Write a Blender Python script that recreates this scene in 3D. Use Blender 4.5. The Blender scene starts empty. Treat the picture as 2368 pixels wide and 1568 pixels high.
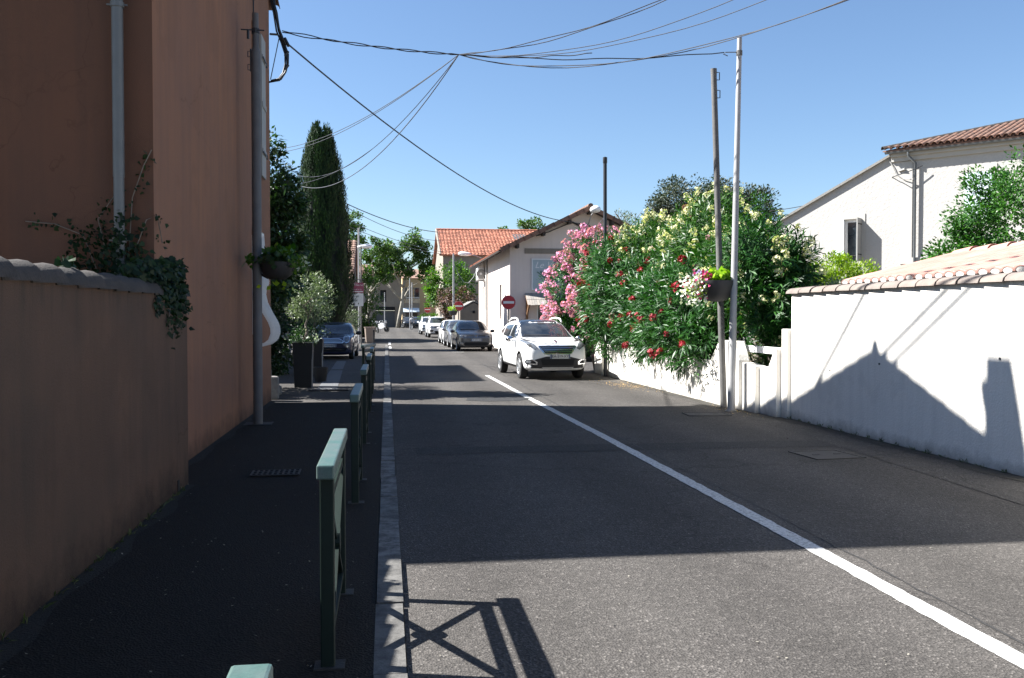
import bpy, bmesh, math, random
import numpy as np
from mathutils import Vector, Matrix
from mathutils.bvhtree import BVHTree

S = bpy.context.scene
COL = S.collection
random.seed(7)
RNG = np.random.default_rng(7)
R = math.radians

# ------------------------------------------------------------------ camera, sky, sun, exposure
cam_d = bpy.data.cameras.new("camera")
cam_d.sensor_width = 36.0
cam_d.lens = 36.0 * 2100.0 / 2367.0
cam_d.clip_start = 0.05
cam_d.clip_end = 3000.0
cam = bpy.data.objects.new("camera", cam_d)
COL.objects.link(cam)
cam.location = (0, 0, 1.6)
cam.rotation_euler = (R(90 - 1.391), 0, R(-7.874))
S.camera = cam

SUN_DIR = Vector((-1.02, 0.272, 1.0)).normalized()          # towards the sun
SUN_EL = math.asin(SUN_DIR.z)
SUN_AZ = math.atan2(SUN_DIR.x, SUN_DIR.y)                 # clockwise from +Y
world = bpy.data.worlds.new("World")
S.world = world
world.use_nodes = True
wn = world.node_tree
for n in list(wn.nodes):
    wn.nodes.remove(n)
w_out = wn.nodes.new("ShaderNodeOutputWorld")
w_bg = wn.nodes.new("ShaderNodeBackground")
w_sky = wn.nodes.new("ShaderNodeTexSky")
w_sky.sky_type = 'NISHITA'
w_sky.sun_disc = False
w_sky.sun_elevation = SUN_EL
w_sky.sun_rotation = SUN_AZ
w_sky.altitude = 0
w_sky.air_density = 1.0
w_sky.dust_density = 0.45
w_sky.ozone_density = 5.0
w_bg.inputs[1].default_value = 0.05
wn.links.new(w_sky.outputs[0], w_bg.inputs[0])
wn.links.new(w_bg.outputs[0], w_out.inputs[0])

sun_d = bpy.data.lights.new("sun", 'SUN')
sun_d.energy = 5.0
sun_d.angle = R(0.53)
sun_d.color = (1.0, 0.975, 0.94)
sun = bpy.data.objects.new("sun", sun_d)
COL.objects.link(sun)
sun.rotation_euler = SUN_DIR.to_track_quat('Z', 'Y').to_euler()
sun.location = (-30, 10, 40)

S.view_settings.view_transform = 'Standard'
S.view_settings.look = 'None'
S.view_settings.gamma = 1.0
S.view_settings.use_curve_mapping = False
S.view_settings.exposure = 1.85
S.render.engine = 'CYCLES'
S.cycles.max_bounces = 8

# ------------------------------------------------------------------ object helpers
WM = {}


def link(o, parent=None):
    COL.objects.link(o)
    if parent is not None:
        o.parent = parent
        WM[o.name] = WM.get(parent.name, Matrix()) @ o.matrix_basis
    else:
        WM[o.name] = o.matrix_basis.copy()
    return o


def tag(o, label=None, cat=None, group=None, kind=None):
    if label:
        o["label"] = label
    if cat:
        o["category"] = cat
    if group:
        o["group"] = group
    if kind:
        o["kind"] = kind
    return o


def thing(name, label, cat, loc=(0, 0, 0), rz=0.0, group=None):
    o = bpy.data.objects.new(name, None)
    o.empty_display_size = 0.2
    o.location = loc
    o.rotation_euler = (0, 0, rz)
    link(o)
    WM[o.name] = Matrix.Translation(loc) @ Matrix.Rotation(rz, 4, 'Z')
    return tag(o, label, cat, group)


def put(name, mesh, parent=None, loc=(0, 0, 0), rot=(0, 0, 0), scale=(1, 1, 1)):
    o = bpy.data.objects.new(name, mesh)
    o.location = loc
    o.rotation_euler = rot
    o.scale = scale
    return link(o, parent)


def put_m(name, mesh, mat4, parent=None):
    """place with a world matrix"""
    o = bpy.data.objects.new(name, mesh)
    COL.objects.link(o)
    m = mat4
    if parent is not None:
        o.parent = parent
        m = WM[parent.name].inverted() @ mat4
    o.matrix_basis = m
    WM[o.name] = mat4.copy()
    return o


class MB:
    def __init__(s):
        s.v = []
        s.f = []
        s.mi = []
        s.cur = 0

    def add(s, vs, fs):
        b = len(s.v)
        s.v += [tuple(p) for p in vs]
        s.f += [tuple(b + i for i in f) for f in fs]
        s.mi += [s.cur] * len(fs)
        return s

    def box2(s, a, b):
        (x0, y0, z0), (x1, y1, z1) = a, b
        return s.add([(x0, y0, z0), (x1, y0, z0), (x1, y1, z0), (x0, y1, z0), (x0, y0, z1), (x1, y0, z1), (x1, y1, z1), (x0, y1, z1)],
                     [(0, 3, 2, 1), (4, 5, 6, 7), (0, 1, 5, 4), (1, 2, 6, 5), (2, 3, 7, 6), (3, 0, 4, 7)])

    def box(s, c, d, rz=0.0):
        hx, hy, hz = d[0] / 2, d[1] / 2, d[2] / 2
        m = Matrix.Translation(c) @ Matrix.Rotation(rz, 4, 'Z')
        vs = [m @ Vector((x, y, z)) for z in (-hz, hz) for x, y in ((-hx, -hy), (hx, -hy), (hx, hy), (-hx, hy))]
        return s.add(vs, [(0, 3, 2, 1), (4, 5, 6, 7), (0, 1, 5, 4), (1, 2, 6, 5), (2, 3, 7, 6), (3, 0, 4, 7)])

    def beam(s, p, q, w, h, up=(0, 0, 1)):
        p, q, up = Vector(p), Vector(q), Vector(up)
        d = (q - p).normalized()
        if abs(d.dot(up)) > 0.99:
            up = Vector((1, 0, 0))
        x = d.cross(up).normalized()
        y = x.cross(d).normalized()
        vs = []
        for c in (p, q):
            for a, b in ((-1, -1), (1, -1), (1, 1), (-1, 1)):
                vs.append(c + x * (a * w / 2) + y * (b * h / 2))
        return s.add(vs, [(0, 3, 2, 1)[::-1], (4, 5, 6, 7)[::-1], (0, 1, 5, 4)[::-1], (1, 2, 6, 5)[::-1], (2, 3, 7, 6)[::-1], (3, 0, 4, 7)[::-1]])

    def tube(s, pts, r, n=8, cap=True):
        pts = [Vector(p) for p in pts]
        k = len(pts)
        rs = r if isinstance(r, (list, tuple)) else [r] * k
        vs = []
        prev = None
        for i, p in enumerate(pts):
            d = (pts[min(i + 1, k - 1)] - pts[max(i - 1, 0)])
            d = d.normalized() if d.length > 1e-9 else Vector((0, 0, 1))
            if prev is None:
                a = Vector((1, 0, 0)) if abs(d.x) < 0.9 else Vector((0, 1, 0))
                x = d.cross(a).normalized()
            else:
                x = (prev - d * prev.dot(d))
                x = x.normalized() if x.length > 1e-6 else d.orthogonal().normalized()
            prev = x
            y = d.cross(x)
            for j in range(n):
                t = 2 * math.pi * j / n
                vs.append(p + (x * math.cos(t) + y * math.sin(t)) * rs[i])
        fs = []
        for i in range(k - 1):
            for j in range(n):
                a, b = i * n + j, i * n + (j + 1) % n
                fs.append((a, b, b + n, a + n))
        if cap:
            fs.append(tuple(range(n))[::-1])
            fs.append(tuple((k - 1) * n + j for j in range(n)))
        return s.add(vs, fs)

    def lathe(s, prof, n=20, c=(0, 0, 0), axis='Z', close=False):
        vs = []
        c = Vector(c)
        for r, h in prof:
            for j in range(n):
                t = 2 * math.pi * j / n
                a, b = r * math.cos(t), r * math.sin(t)
                if axis == 'Z':
                    vs.append(c + Vector((a, b, h)))
                elif axis == 'X':
                    vs.append(c + Vector((h, a, b)))
                else:
                    vs.append(c + Vector((b, h, a)))
        fs = []
        k = len(prof)
        for i in range(k - 1 if not close else k):
            for j in range(n):
                a, b = i * n + j, i * n + (j + 1) % n
                i2 = (i + 1) % k
                fs.append((a, b, i2 * n + (j + 1) % n, i2 * n + j))
        return s.add(vs, fs)

    def prism(s, poly, axis, d0, d1):
        """poly in the two other axes, extruded along axis d0..d1"""
        n = len(poly)

        def P(a, b, d):
            return {'X': (d, a, b), 'Y': (a, d, b), 'Z': (a, b, d)}[axis]
        vs = [P(a, b, d0) for a, b in poly] + [P(a, b, d1) for a, b in poly]
        fs = [tuple(range(n)), tuple(range(2 * n - 1, n - 1, -1))]
        for i in range(n):
            j = (i + 1) % n
            fs.append((i, i + n, j + n, j))
        return s.add(vs, fs)

    def slab(s, a, b, c, d, t):
        """quad abcd thickened by t below along its normal"""
        a, b, c, d = map(Vector, (a, b, c, d))
        n = (b - a).cross(d - a).normalized() * t
        return s.add([a, b, c, d, a - n, b - n, c - n, d - n],
                     [(0, 1, 2, 3), (7, 6, 5, 4), (0, 4, 5, 1), (1, 5, 6, 2), (2, 6, 7, 3), (3, 7, 4, 0)])

    def mesh(s, name, mats, smooth=False, M=None):
        me = bpy.data.meshes.new(name)
        vs = s.v if M is None else [tuple(M @ Vector(p)) for p in s.v]
        me.from_pydata(vs, [], s.f)
        for m in (mats if isinstance(mats, (list, tuple)) else [mats]):
            me.materials.append(m)
        if any(s.mi):
            me.polygons.foreach_set('material_index', s.mi)
        bm = bmesh.new()
        bm.from_mesh(me)
        bmesh.ops.recalc_face_normals(bm, faces=bm.faces)
        bm.to_mesh(me)
        bm.free()
        if smooth:
            me.shade_smooth()
            if smooth != 'all':
                me.set_sharp_from_angle(angle=R(smooth if isinstance(smooth, (int, float)) and smooth > 1 else 40))
        me.update()
        return me

    def build(s, name, mats, parent=None, local=False, smooth=False, bevel=0.0):
        M = None
        if parent is not None and not local:
            M = WM[parent.name].inverted()
        me = s.mesh(name, mats, smooth, M)
        o = put(name, me, parent)
        if bevel:
            b = o.modifiers.new("bevel", 'BEVEL')
            b.width = bevel
            b.segments = 2
            b.limit_method = 'ANGLE'
            b.angle_limit = R(35)
        return o


def wall_panel(mb, o, ax, n, L, H, openings, reveal=0.16, z0=0.0):
    """rectangular wall face from corner o along ax (L) and up (z0..H), outward normal n, with reveals at openings"""
    o, ax, n = Vector(o), Vector(ax).normalized(), Vector(n).normalized()
    xs = sorted({0.0, L} | {v for q in openings for v in q[:2]})
    zs = sorted({z0, H} | {v for q in openings for v in q[2:4]})

    def P(x, z, d=0.0):
        p = o + ax * x - n * d
        return (p.x, p.y, z)
    for i in range(len(xs) - 1):
        for j in range(len(zs) - 1):
            cx, cz = (xs[i] + xs[i + 1]) / 2, (zs[j] + zs[j + 1]) / 2
            if any(q[0] < cx < q[1] and q[2] < cz < q[3] for q in openings):
                continue
            mb.add([P(xs[i], zs[j]), P(xs[i + 1], zs[j]), P(xs[i + 1], zs[j + 1]), P(xs[i], zs[j + 1])], [(0, 1, 2, 3)])
    for a, b, c, d in [q[:4] for q in openings]:
        mb.add([P(a, c), P(b, c), P(b, d), P(a, d), P(a, c, reveal), P(b, c, reveal), P(b, d, reveal), P(a, d, reveal)],
               [(0, 1, 5, 4), (1, 2, 6, 5), (2, 3, 7, 6), (3, 0, 4, 7)])


# ------------------------------------------------------------------ materials
MATS = {}


def nd(nt, t, **kw):
    n = nt.nodes.new(t)
    for k, v in kw.items():
        setattr(n, k, v)
    return n


def ramp(nt, fac, stops):
    r = nt.nodes.new("ShaderNodeValToRGB")
    e = r.color_ramp.elements
    while len(e) < len(stops):
        e.new(0.5)
    for el, (p, c) in zip(e, stops):
        el.position = p
        el.color = c if len(c) == 4 else (*c, 1)
    nt.links.new(fac, r.inputs[0])
    return r.outputs[0]


def noise(nt, vec, scale, detail=4, rough=0.55):
    n = nd(nt, "ShaderNodeTexNoise")
    n.inputs["Scale"].default_value = scale
    n.inputs["Detail"].default_value = detail
    n.inputs["Roughness"].default_value = rough
    if vec is not None:
        nt.links.new(vec, n.inputs["Vector"])
    return n.outputs[0]


def mixc(nt, fac, a, b, mode='MIX'):
    m = nd(nt, "ShaderNodeMix", data_type='RGBA', blend_type=mode)
    for sock, v in ((m.inputs[0], fac), (m.inputs[6], a), (m.inputs[7], b)):
        if isinstance(v, bpy.types.NodeSocket):
            nt.links.new(v, sock)
        elif isinstance(v, (int, float)):
            sock.default_value = v
        else:
            sock.default_value = (*v, 1) if len(v) == 3 else v
    return m.outputs[2]


def base_mat(name):
    m = bpy.data.materials.new(name)
    m.use_nodes = True
    nt = m.node_tree
    b = nt.nodes["Principled BSDF"]
    return m, nt, b


def pos(nt, sc=None):
    g = nd(nt, "ShaderNodeNewGeometry")
    v = g.outputs["Position"]
    if sc:
        mp = nd(nt, "ShaderNodeMapping")
        mp.inputs["Scale"].default_value = sc
        nt.links.new(v, mp.inputs["Vector"])
        v = mp.outputs[0]
    return v


def mat(name, c, rough=0.75, var=0.2, scale=3.0, bump=0.0, bscale=60.0, metal=0.0, spec=0.5, rnd=0.0, c2=None, coat=0.0, streak=0.0, streak_c=None,
        fine=0.0, stain=None, crack=0.0, drip=None):
    """general procedural surface: cloudy tint, fine grain, vertical streaks, per-object variation"""
    if name in MATS:
        return MATS[name]
    m, nt, b = base_mat(name)
    c = Vector(c)
    c2 = Vector(c2) if c2 is not None else c * (1 - var)
    p = pos(nt)
    f = noise(nt, p, scale, 5)
    col = ramp(nt, f, [(0.3, tuple(c)), (0.7, tuple(c2))])
    if streak:
        sp = pos(nt, (2.2, 2.2, 0.16))
        sf = noise(nt, sp, 3.0, 4, 0.6)
        k = ramp(nt, sf, [(0.42, (0, 0, 0)), (0.68, (streak,) * 3)])
        col = mixc(nt, k, col, streak_c if streak_c is not None else tuple(c * 0.55))
    if crack:
        v2 = nd(nt, "ShaderNodeTexVoronoi", feature='DISTANCE_TO_EDGE')
        v2.inputs["Scale"].default_value = 0.55
        wob = nd(nt, "ShaderNodeVectorMath", operation='MULTIPLY_ADD')
        nz = nd(nt, "ShaderNodeTexNoise")
        nz.inputs["Scale"].default_value = 1.7
        nz.inputs["Detail"].default_value = 8
        nt.links.new(p, nz.inputs["Vector"])
        nt.links.new(nz.outputs["Color"], wob.inputs[0])
        wob.inputs[1].default_value = (0.7, 0.7, 0.7)
        nt.links.new(p, wob.inputs[2])
        nt.links.new(wob.outputs[0], v2.inputs["Vector"])
        k = ramp(nt, v2.outputs["Distance"], [(0.0, (crack,) * 3), (0.0035, (0, 0, 0))])
        msk = ramp(nt, noise(nt, p, 0.7, 2), [(0.5, (0, 0, 0)), (0.6, (1, 1, 1))])
        col = mixc(nt, mixc(nt, 1.0, k, msk, 'MULTIPLY'), col, tuple(c * 0.35))
        # patched and damp areas with an outline of their own
        pt_ = ramp(nt, noise(nt, p, 0.9, 7, 0.62), [(0.56, (0, 0, 0)), (0.585, (0.32,) * 3)])
        col = mixc(nt, pt_, col, tuple((c + c2) * 0.40))
    if drip is not None:
        # grime runs hanging down from the coping
        sx = nd(nt, "ShaderNodeSeparateXYZ")
        nt.links.new(p, sx.inputs[0])
        dn_ = noise(nt, pos(nt, (5.0, 5.0, 0.25)), 3.2, 5, 0.7)
        md = nd(nt, "ShaderNodeMath", operation='MULTIPLY_ADD')
        nt.links.new(dn_, md.inputs[0])
        md.inputs[1].default_value = 1.5
        nt.links.new(sx.outputs[2], md.inputs[2])
        mr = nd(nt, "ShaderNodeMapRange")
        nt.links.new(md.outputs[0], mr.inputs[0])
        mr.inputs[1].default_value = drip[0] + 0.72
        mr.inputs[2].default_value = drip[0] + 1.15
        mr.inputs[3].default_value = 0.0
        mr.inputs[4].default_value = drip[1]
        col = mixc(nt, mr.outputs[0], col, drip[2])
    if stain is not None:
        # dirt splashed up from the ground, ragged upper edge
        sx = nd(nt, "ShaderNodeSeparateXYZ")
        nt.links.new(p, sx.inputs[0])
        nz = noise(nt, p, 3.5, 6, 0.7)
        ad = nd(nt, "ShaderNodeMath", operation='MULTIPLY_ADD')
        nt.links.new(nz, ad.inputs[0])
        ad.inputs[1].default_value = -stain[0] * 2.0
        nt.links.new(sx.outputs[2], ad.inputs[2])
        k = ramp(nt, ad.outputs[0], [(0.0, (stain[1],) * 3), (min(0.99, stain[0]), (0, 0, 0))])
        # range starts below zero because of the noise offset
        mr = nd(nt, "ShaderNodeMapRange")
        nt.links.new(ad.outputs[0], mr.inputs[0])
        mr.inputs[1].default_value = -stain[0] * 1.3
        mr.inputs[2].default_value = 0.0
        mr.inputs[3].default_value = stain[1]
        mr.inputs[4].default_value = 0.0
        col = mixc(nt, mr.outputs[0], col, stain[2])
    if fine:
        g = noise(nt, p, bscale * 1.7, 3, 0.7)
        col = mixc(nt, fine, col, ramp(nt, g, [(0.3, (0.25,) * 3), (0.7, (1.0,) * 3)]), 'MULTIPLY')
    if rnd:
        oi = nd(nt, "ShaderNodeObjectInfo")
        col = mixc(nt, 1.0, col, ramp(nt, oi.outputs["Random"], [(0, (1 - rnd,) * 3), (1, (1 + rnd * 0.3, 1.0, 1 - rnd * 0.2))]), 'MULTIPLY')
    nt.links.new(col, b.inputs["Base Color"])
    b.inputs["Roughness"].default_value = rough
    b.inputs["Metallic"].default_value = metal
    b.inputs["Specular IOR Level"].default_value = spec
    if coat:
        b.inputs["Coat Weight"].default_value = coat
        b.inputs["Coat Roughness"].default_value = 0.05
    if bump:
        bn = nd(nt, "ShaderNodeBump")
        bn.inputs["Strength"].default_value = bump
        bn.inputs["Distance"].default_value = 0.02
        nt.links.new(noise(nt, p, bscale, 5, 0.6), bn.inputs["Height"])
        nt.links.new(bn.outputs[0], b.inputs["Normal"])
    MATS[name] = m
    return m


def leaf_mat(name, a, b_, rough=0.45, trans=0.3, spec=0.5):
    if name in MATS:
        return MATS[name]
    m, nt, b = base_mat(name)
    g = nd(nt, "ShaderNodeNewGeometry")
    col = ramp(nt, g.outputs["Random Per Island"], [(0.0, a), (0.6, [(x + y) / 2 for x, y in zip(a, b_)]), (1.0, b_)])
    cl = noise(nt, g.outputs["Position"], 1.6, 3)
    col = mixc(nt, 1.0, col, ramp(nt, cl, [(0.3, (0.75, 0.8, 0.8)), (0.7, (1.2, 1.15, 1.0))]), 'MULTIPLY')
    nt.links.new(col, b.inputs["Base Color"])
    b.inputs["Roughness"].default_value = rough
    b.inputs["Specular IOR Level"].default_value = spec
    t = nd(nt, "ShaderNodeBsdfTranslucent")
    tc = mixc(nt, 1.0, col, (1.2, 1.5, 0.6), 'MULTIPLY')
    nt.links.new(tc, t.inputs[0])
    mx = nd(nt, "ShaderNodeMixShader")
    mx.inputs[0].default_value = trans
    nt.links.new(b.outputs[0], mx.inputs[1])
    nt.links.new(t.outputs[0], mx.inputs[2])
    nt.links.new(mx.outputs[0], nt.nodes["Material Output"].inputs[0])
    MATS[name] = m
    return m


def asphalt(name, c, speck=0.5, crack=True):
    m, nt, b = base_mat(name)
    p = pos(nt)
    big = noise(nt, p, 0.35, 5, 0.6)
    col = ramp(nt, big, [(0.3, [x * 0.86 for x in c]), (0.7, [x * 1.14 for x in c])])
    mid = noise(nt, p, 4.0, 5, 0.65)
    col = mixc(nt, 0.6, col, ramp(nt, mid, [(0.3, (0.8,) * 3), (0.7, (1.12,) * 3)]), 'MULTIPLY')
    v = nd(nt, "ShaderNodeTexVoronoi")
    v.inputs["Scale"].default_value = 85.0
    nt.links.new(p, v.inputs["Vector"])
    sep = nd(nt, "ShaderNodeSeparateColor")
    nt.links.new(v.outputs["Color"], sep.inputs[0])
    col = mixc(nt, 1.0, col, ramp(nt, sep.outputs[0], [(0.0, (0.55,) * 3), (0.75, (1.05,) * 3), (0.93, (1.25,) * 3), (0.985, (1.2 + speck * 1.3,) * 3)]), 'MULTIPLY')
    if crack:
        v2 = nd(nt, "ShaderNodeTexVoronoi", feature='DISTANCE_TO_EDGE')
        v2.inputs["Scale"].default_value = 0.28
        wob = nd(nt, "ShaderNodeVectorMath", operation='MULTIPLY_ADD')
        nz = nd(nt, "ShaderNodeTexNoise")
        nz.inputs["Scale"].default_value = 2.0
        nz.inputs["Detail"].default_value = 6
        nt.links.new(p, nz.inputs["Vector"])
        nt.links.new(nz.outputs["Color"], wob.inputs[0])
        wob.inputs[1].default_value = (0.9, 0.9, 0.9)
        nt.links.new(p, wob.inputs[2])
        nt.links.new(wob.outputs[0], v2.inputs["Vector"])
        k = ramp(nt, v2.outputs["Distance"], [(0.0, (0.6,) * 3), (0.0075, (0, 0, 0))])
        col = mixc(nt, k, col, [x * 0.35 for x in c])
        # tyre-polished tracks along the street
        sx = nd(nt, "ShaderNodeSeparateXYZ")
        nt.links.new(p, sx.inputs[0])
        wv = nd(nt, "ShaderNodeMath", operation='MULTIPLY_ADD')
        nt.links.new(noise(nt, p, 0.25, 3), wv.inputs[0])
        wv.inputs[1].default_value = 0.9
        nt.links.new(sx.outputs[0], wv.inputs[2])
        sn = nd(nt, "ShaderNodeMath", operation='SINE')
        ml = nd(nt, "ShaderNodeMath", operation='MULTIPLY')
        nt.links.new(wv.outputs[0], ml.inputs[0])
        ml.inputs[1].default_value = 4.3
        nt.links.new(ml.outputs[0], sn.inputs[0])
        mr = nd(nt, "ShaderNodeMapRange")
        nt.links.new(sn.outputs[0], mr.inputs[0])
        mr.inputs[1].default_value = -1.0
        mr.inputs[3].default_value = 0.90
        mr.inputs[4].default_value = 1.13
        col = mixc(nt, 1.0, col, mr.outputs[0], 'MULTIPLY')
        st = noise(nt, p, 0.9, 6, 0.75)
        col = mixc(nt, ramp(nt, st, [(0.60, (0, 0, 0)), (0.70, (0.42,) * 3)]), col, [x * 0.6 for x in c])
    nt.links.new(col, b.inputs["Base Color"])
    b.inputs["Roughness"].default_value = 0.9
    b.inputs["Specular IOR Level"].default_value = 0.25
    bn = nd(nt, "ShaderNodeBump")
    bn.inputs["Strength"].default_value = 0.55
    bn.inputs["Distance"].default_value = 0.012
    nt.links.new(v.outputs["Distance"], bn.inputs["Height"])
    nt.links.new(bn.outputs[0], b.inputs["Normal"])
    MATS[name] = m
    return m


def worn_paint(name, paint, under, wear=0.5, scale=18.0):
    m, nt, b = base_mat(name)
    p = pos(nt)
    a = noise(nt, p, scale, 8, 0.75)
    k = ramp(nt, a, [(wear - 0.09, (1, 1, 1)), (wear + 0.09, (0, 0, 0))])
    oi = nd(nt, "ShaderNodeObjectInfo")
    pc = mixc(nt, 1.0, (*paint, 1), ramp(nt, oi.outputs["Random"], [(0, (0.45,) * 3), (0.5, (0.85,) * 3), (1, (1.1,) * 3)]), 'MULTIPLY')
    col = mixc(nt, k, pc, under)
    f = noise(nt, p, 120, 3, 0.7)
    col = mixc(nt, 0.5, col, ramp(nt, f, [(0.3, (0.6,) * 3), (0.7, (1.1,) * 3)]), 'MULTIPLY')
    nt.links.new(col, b.inputs["Base Color"])
    b.inputs["Roughness"].default_value = 0.8
    bn = nd(nt, "ShaderNodeBump")
    bn.inputs["Strength"].default_value = 0.4
    bn.inputs["Distance"].default_value = 0.008
    nt.links.new(noise(nt, p, 90, 4, 0.6), bn.inputs["Height"])
    nt.links.new(bn.outputs[0], b.inputs["Normal"])
    MATS[name] = m
    return m


def paint_mat(name, c, metal=0.0, flake=0.0):
    if name in MATS:
        return MATS[name]
    m, nt, b = base_mat(name)
    p = pos(nt)
    d = noise(nt, p, 2.5, 5, 0.6)
    col = mixc(nt, 1.0, (*c, 1), ramp(nt, d, [(0.3, (0.93,) * 3), (0.7, (1.03,) * 3)]), 'MULTIPLY')
    nt.links.new(col, b.inputs["Base Color"])
    b.inputs["Metallic"].default_value = metal
    b.inputs["Roughness"].default_value = 0.38
    b.inputs["Coat Weight"].default_value = 0.8
    b.inputs["Coat Roughness"].default_value = 0.06
    MATS[name] = m
    return m


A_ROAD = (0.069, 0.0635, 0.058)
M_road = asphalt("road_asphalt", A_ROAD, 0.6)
M_walk = asphalt("shaded_pavement_asphalt", (0.0135, 0.0115, 0.0095), 0.35, crack=False)  # asphalt much like the road's; the strip's shade is painted into its colour
M_patch = asphalt("patch_asphalt", (0.036, 0.036, 0.037), 0.3, crack=False)
M_line = worn_paint("line_paint", (0.78, 0.78, 0.76), A_ROAD, 0.36, 22)
M_kerb = worn_paint("kerb_paint", (0.20, 0.193, 0.18), (0.055, 0.053, 0.049), 0.5, 7)
M_soil = mat("dry_soil", (0.26, 0.22, 0.16), 0.95, 0.35, 1.2, 0.5, 25, fine=0.4)
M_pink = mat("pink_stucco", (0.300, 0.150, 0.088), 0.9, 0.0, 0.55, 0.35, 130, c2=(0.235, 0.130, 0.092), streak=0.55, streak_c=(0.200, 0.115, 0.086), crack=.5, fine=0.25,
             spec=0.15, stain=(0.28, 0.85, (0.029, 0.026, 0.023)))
M_russet_shade = mat("shaded_russet_stucco", (0.150, 0.074, 0.048), 0.9, 0.0, 0.6, 0.35, 130, c2=(0.112, 0.062, 0.045), streak=.4, streak_c=(.09, .055, .043), crack=.5, fine=0.3, spec=0.15)  # gable stucco in a browner hue, with the side wall's dimmer light painted in
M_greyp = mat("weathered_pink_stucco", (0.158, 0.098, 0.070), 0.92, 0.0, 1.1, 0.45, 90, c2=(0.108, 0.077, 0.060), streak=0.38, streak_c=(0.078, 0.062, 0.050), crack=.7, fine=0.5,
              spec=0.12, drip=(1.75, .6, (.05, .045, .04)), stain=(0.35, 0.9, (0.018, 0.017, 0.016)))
M_white = mat("white_render", (0.80, 0.765, 0.70), 0.9, 0.06, 1.5, 0.4, 45, streak=0.25, streak_c=(0.52, 0.50, 0.46), fine=0.06, spec=0.2, crack=.35, drip=(1.92, .55, (.30, .29, .26)),
              stain=(0.16, 0.85, (0.16, 0.15, 0.13)))
M_conc = mat("bare_concrete", (0.27, 0.26, 0.24), 0.95, 0.3, 14, 0.6, 60, fine=0.3)
M_cream = mat("cream_roughcast", (0.43, 0.415, 0.39), 0.95, 0.05, 0.8, 1.0, 9, fine=0.12, spec=0.15)
M_cream2 = mat("smooth_cream_render", (0.41, 0.395, 0.365), 0.9, 0.08, 2.0, 0.15, 60)
M_shop = mat("shop_render", (0.70, 0.61, 0.55), 0.9, 0.08, 0.8, 0.3, 70, streak=0.12, fine=0.1, spec=0.15)
M_beige = mat("old_beige_render", (0.26, 0.225, 0.185), 0.92, 0.2, 0.6, 0.2, 40, streak=0.3)
M_tile = mat("terracotta_tile", (0.27, 0.155, 0.105), 0.85, 0.0, 5.0, 0.25, 70, rnd=0.3, c2=(0.18, 0.115, 0.09), fine=0.25)
M_tilep = mat("pale_pink_tile", (0.36, 0.185, 0.145), 0.85, 0.0, 3.0, 0.2, 80, rnd=0.1, c2=(0.44, 0.27, 0.225), fine=0.1)
M_tiler = mat("orange_red_tile", (0.52, 0.19, 0.10), 0.85, 0.0, 6.0, 0.25, 50, rnd=0.2, c2=(0.36, 0.13, 0.08), fine=0.25)
M_tileg = mat("lichen_grey_tile", (0.065, 0.056, 0.05), 0.92, 0.0, 7.0, 0.45, 55, rnd=0.25, c2=(0.036, 0.033, 0.03), fine=0.35)
M_tilel = mat("buff_cap_tile", (0.23, 0.20, 0.175), 0.9, 0.0, 6.0, 0.3, 60, rnd=0.15, c2=(0.17, 0.14, 0.125), fine=0.2)
M_mortar = mat("white_mortar", (0.50, 0.48, 0.45), 0.95, 0.15, 10, 0.4, 50)
M_zinc = mat("zinc", (0.13, 0.14, 0.145), 0.55, 0.15, 6, 0.05, 40, metal=0.35)
M_galv = mat("galvanised_steel", (0.36, 0.36, 0.36), 0.6, 0.12, 8, 0.05, 60, metal=0.1, streak=0.2)
M_oldsteel = mat("weathered_steel", (0.15, 0.147, 0.142), 0.75, 0.3, 7, 0.2, 60, metal=0.2, streak=0.4)
M_polegrey = mat("dark_grey_pole", (0.115, 0.115, 0.12), 0.7, 0.25, 5, 0.1, 60)
M_black = mat("black_paint", (0.02, 0.022, 0.028), 0.5, 0.2, 8)
M_iron = mat("cast_iron", (0.028, 0.027, 0.026), 0.7, 0.3, 20, 0.3, 70)
M_void = mat("dark_void", (0.012, 0.012, 0.013), 0.9, 0.1, 4)
M_green = mat("dark_green_paint", (0.006, 0.016, 0.012), 0.55, 0.3, 9, 0.05, 60, spec=0.3)
M_greencap = mat("faded_green_paint", (0.05, 0.112, 0.098), 0.42, 0.0, 7, 0.12, 60, c2=(0.12, 0.14, 0.135), fine=0.25)
M_wood = mat("brown_wood", (0.26, 0.14, 0.07), 0.8, 0.3, 6, 0.2, 40)
M_darkwood = mat("dark_eave_wood", (0.055, 0.042, 0.035), 0.85, 0.3, 6, 0.2, 40)
M_shingle = mat("grey_shingle", (0.34, 0.325, 0.30), 0.9, 0.25, 12, 0.3, 40, rnd=0.25)
M_whitepaint = mat("white_paint", (0.80, 0.80, 0.79), 0.5, 0.06, 5)
M_blueshut = mat("pale_blue_paint", (0.60, 0.68, 0.76), 0.6, 0.08, 5)
M_shutter = mat("grey_white_paint", (0.30, 0.295, 0.28), 0.65, 0.1, 4)
M_wire = mat("black_cable", (0.018, 0.02, 0.024), 0.5, 0.2, 10)
M_wirel = mat("grey_cable", (0.10, 0.10, 0.105), 0.4, 0.2, 10)
M_bark = mat("grey_bark", (0.20, 0.17, 0.14), 0.95, 0.45, 9, 0.6, 30)
M_barkp = mat("plane_bark", (0.36, 0.33, 0.27), 0.9, 0.45, 6, 0.3, 20)
M_bowl = mat("charcoal_planter", (0.028, 0.028, 0.031), 0.6, 0.2, 9, 0.1, 50)
M_anth = mat("anthracite_planter", (0.012, 0.012, 0.014), 0.55, 0.2, 6)
M_bin = mat("beige_plastic", (0.20, 0.16, 0.13), 0.6, 0.15, 5)
M_glass = None


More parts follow.
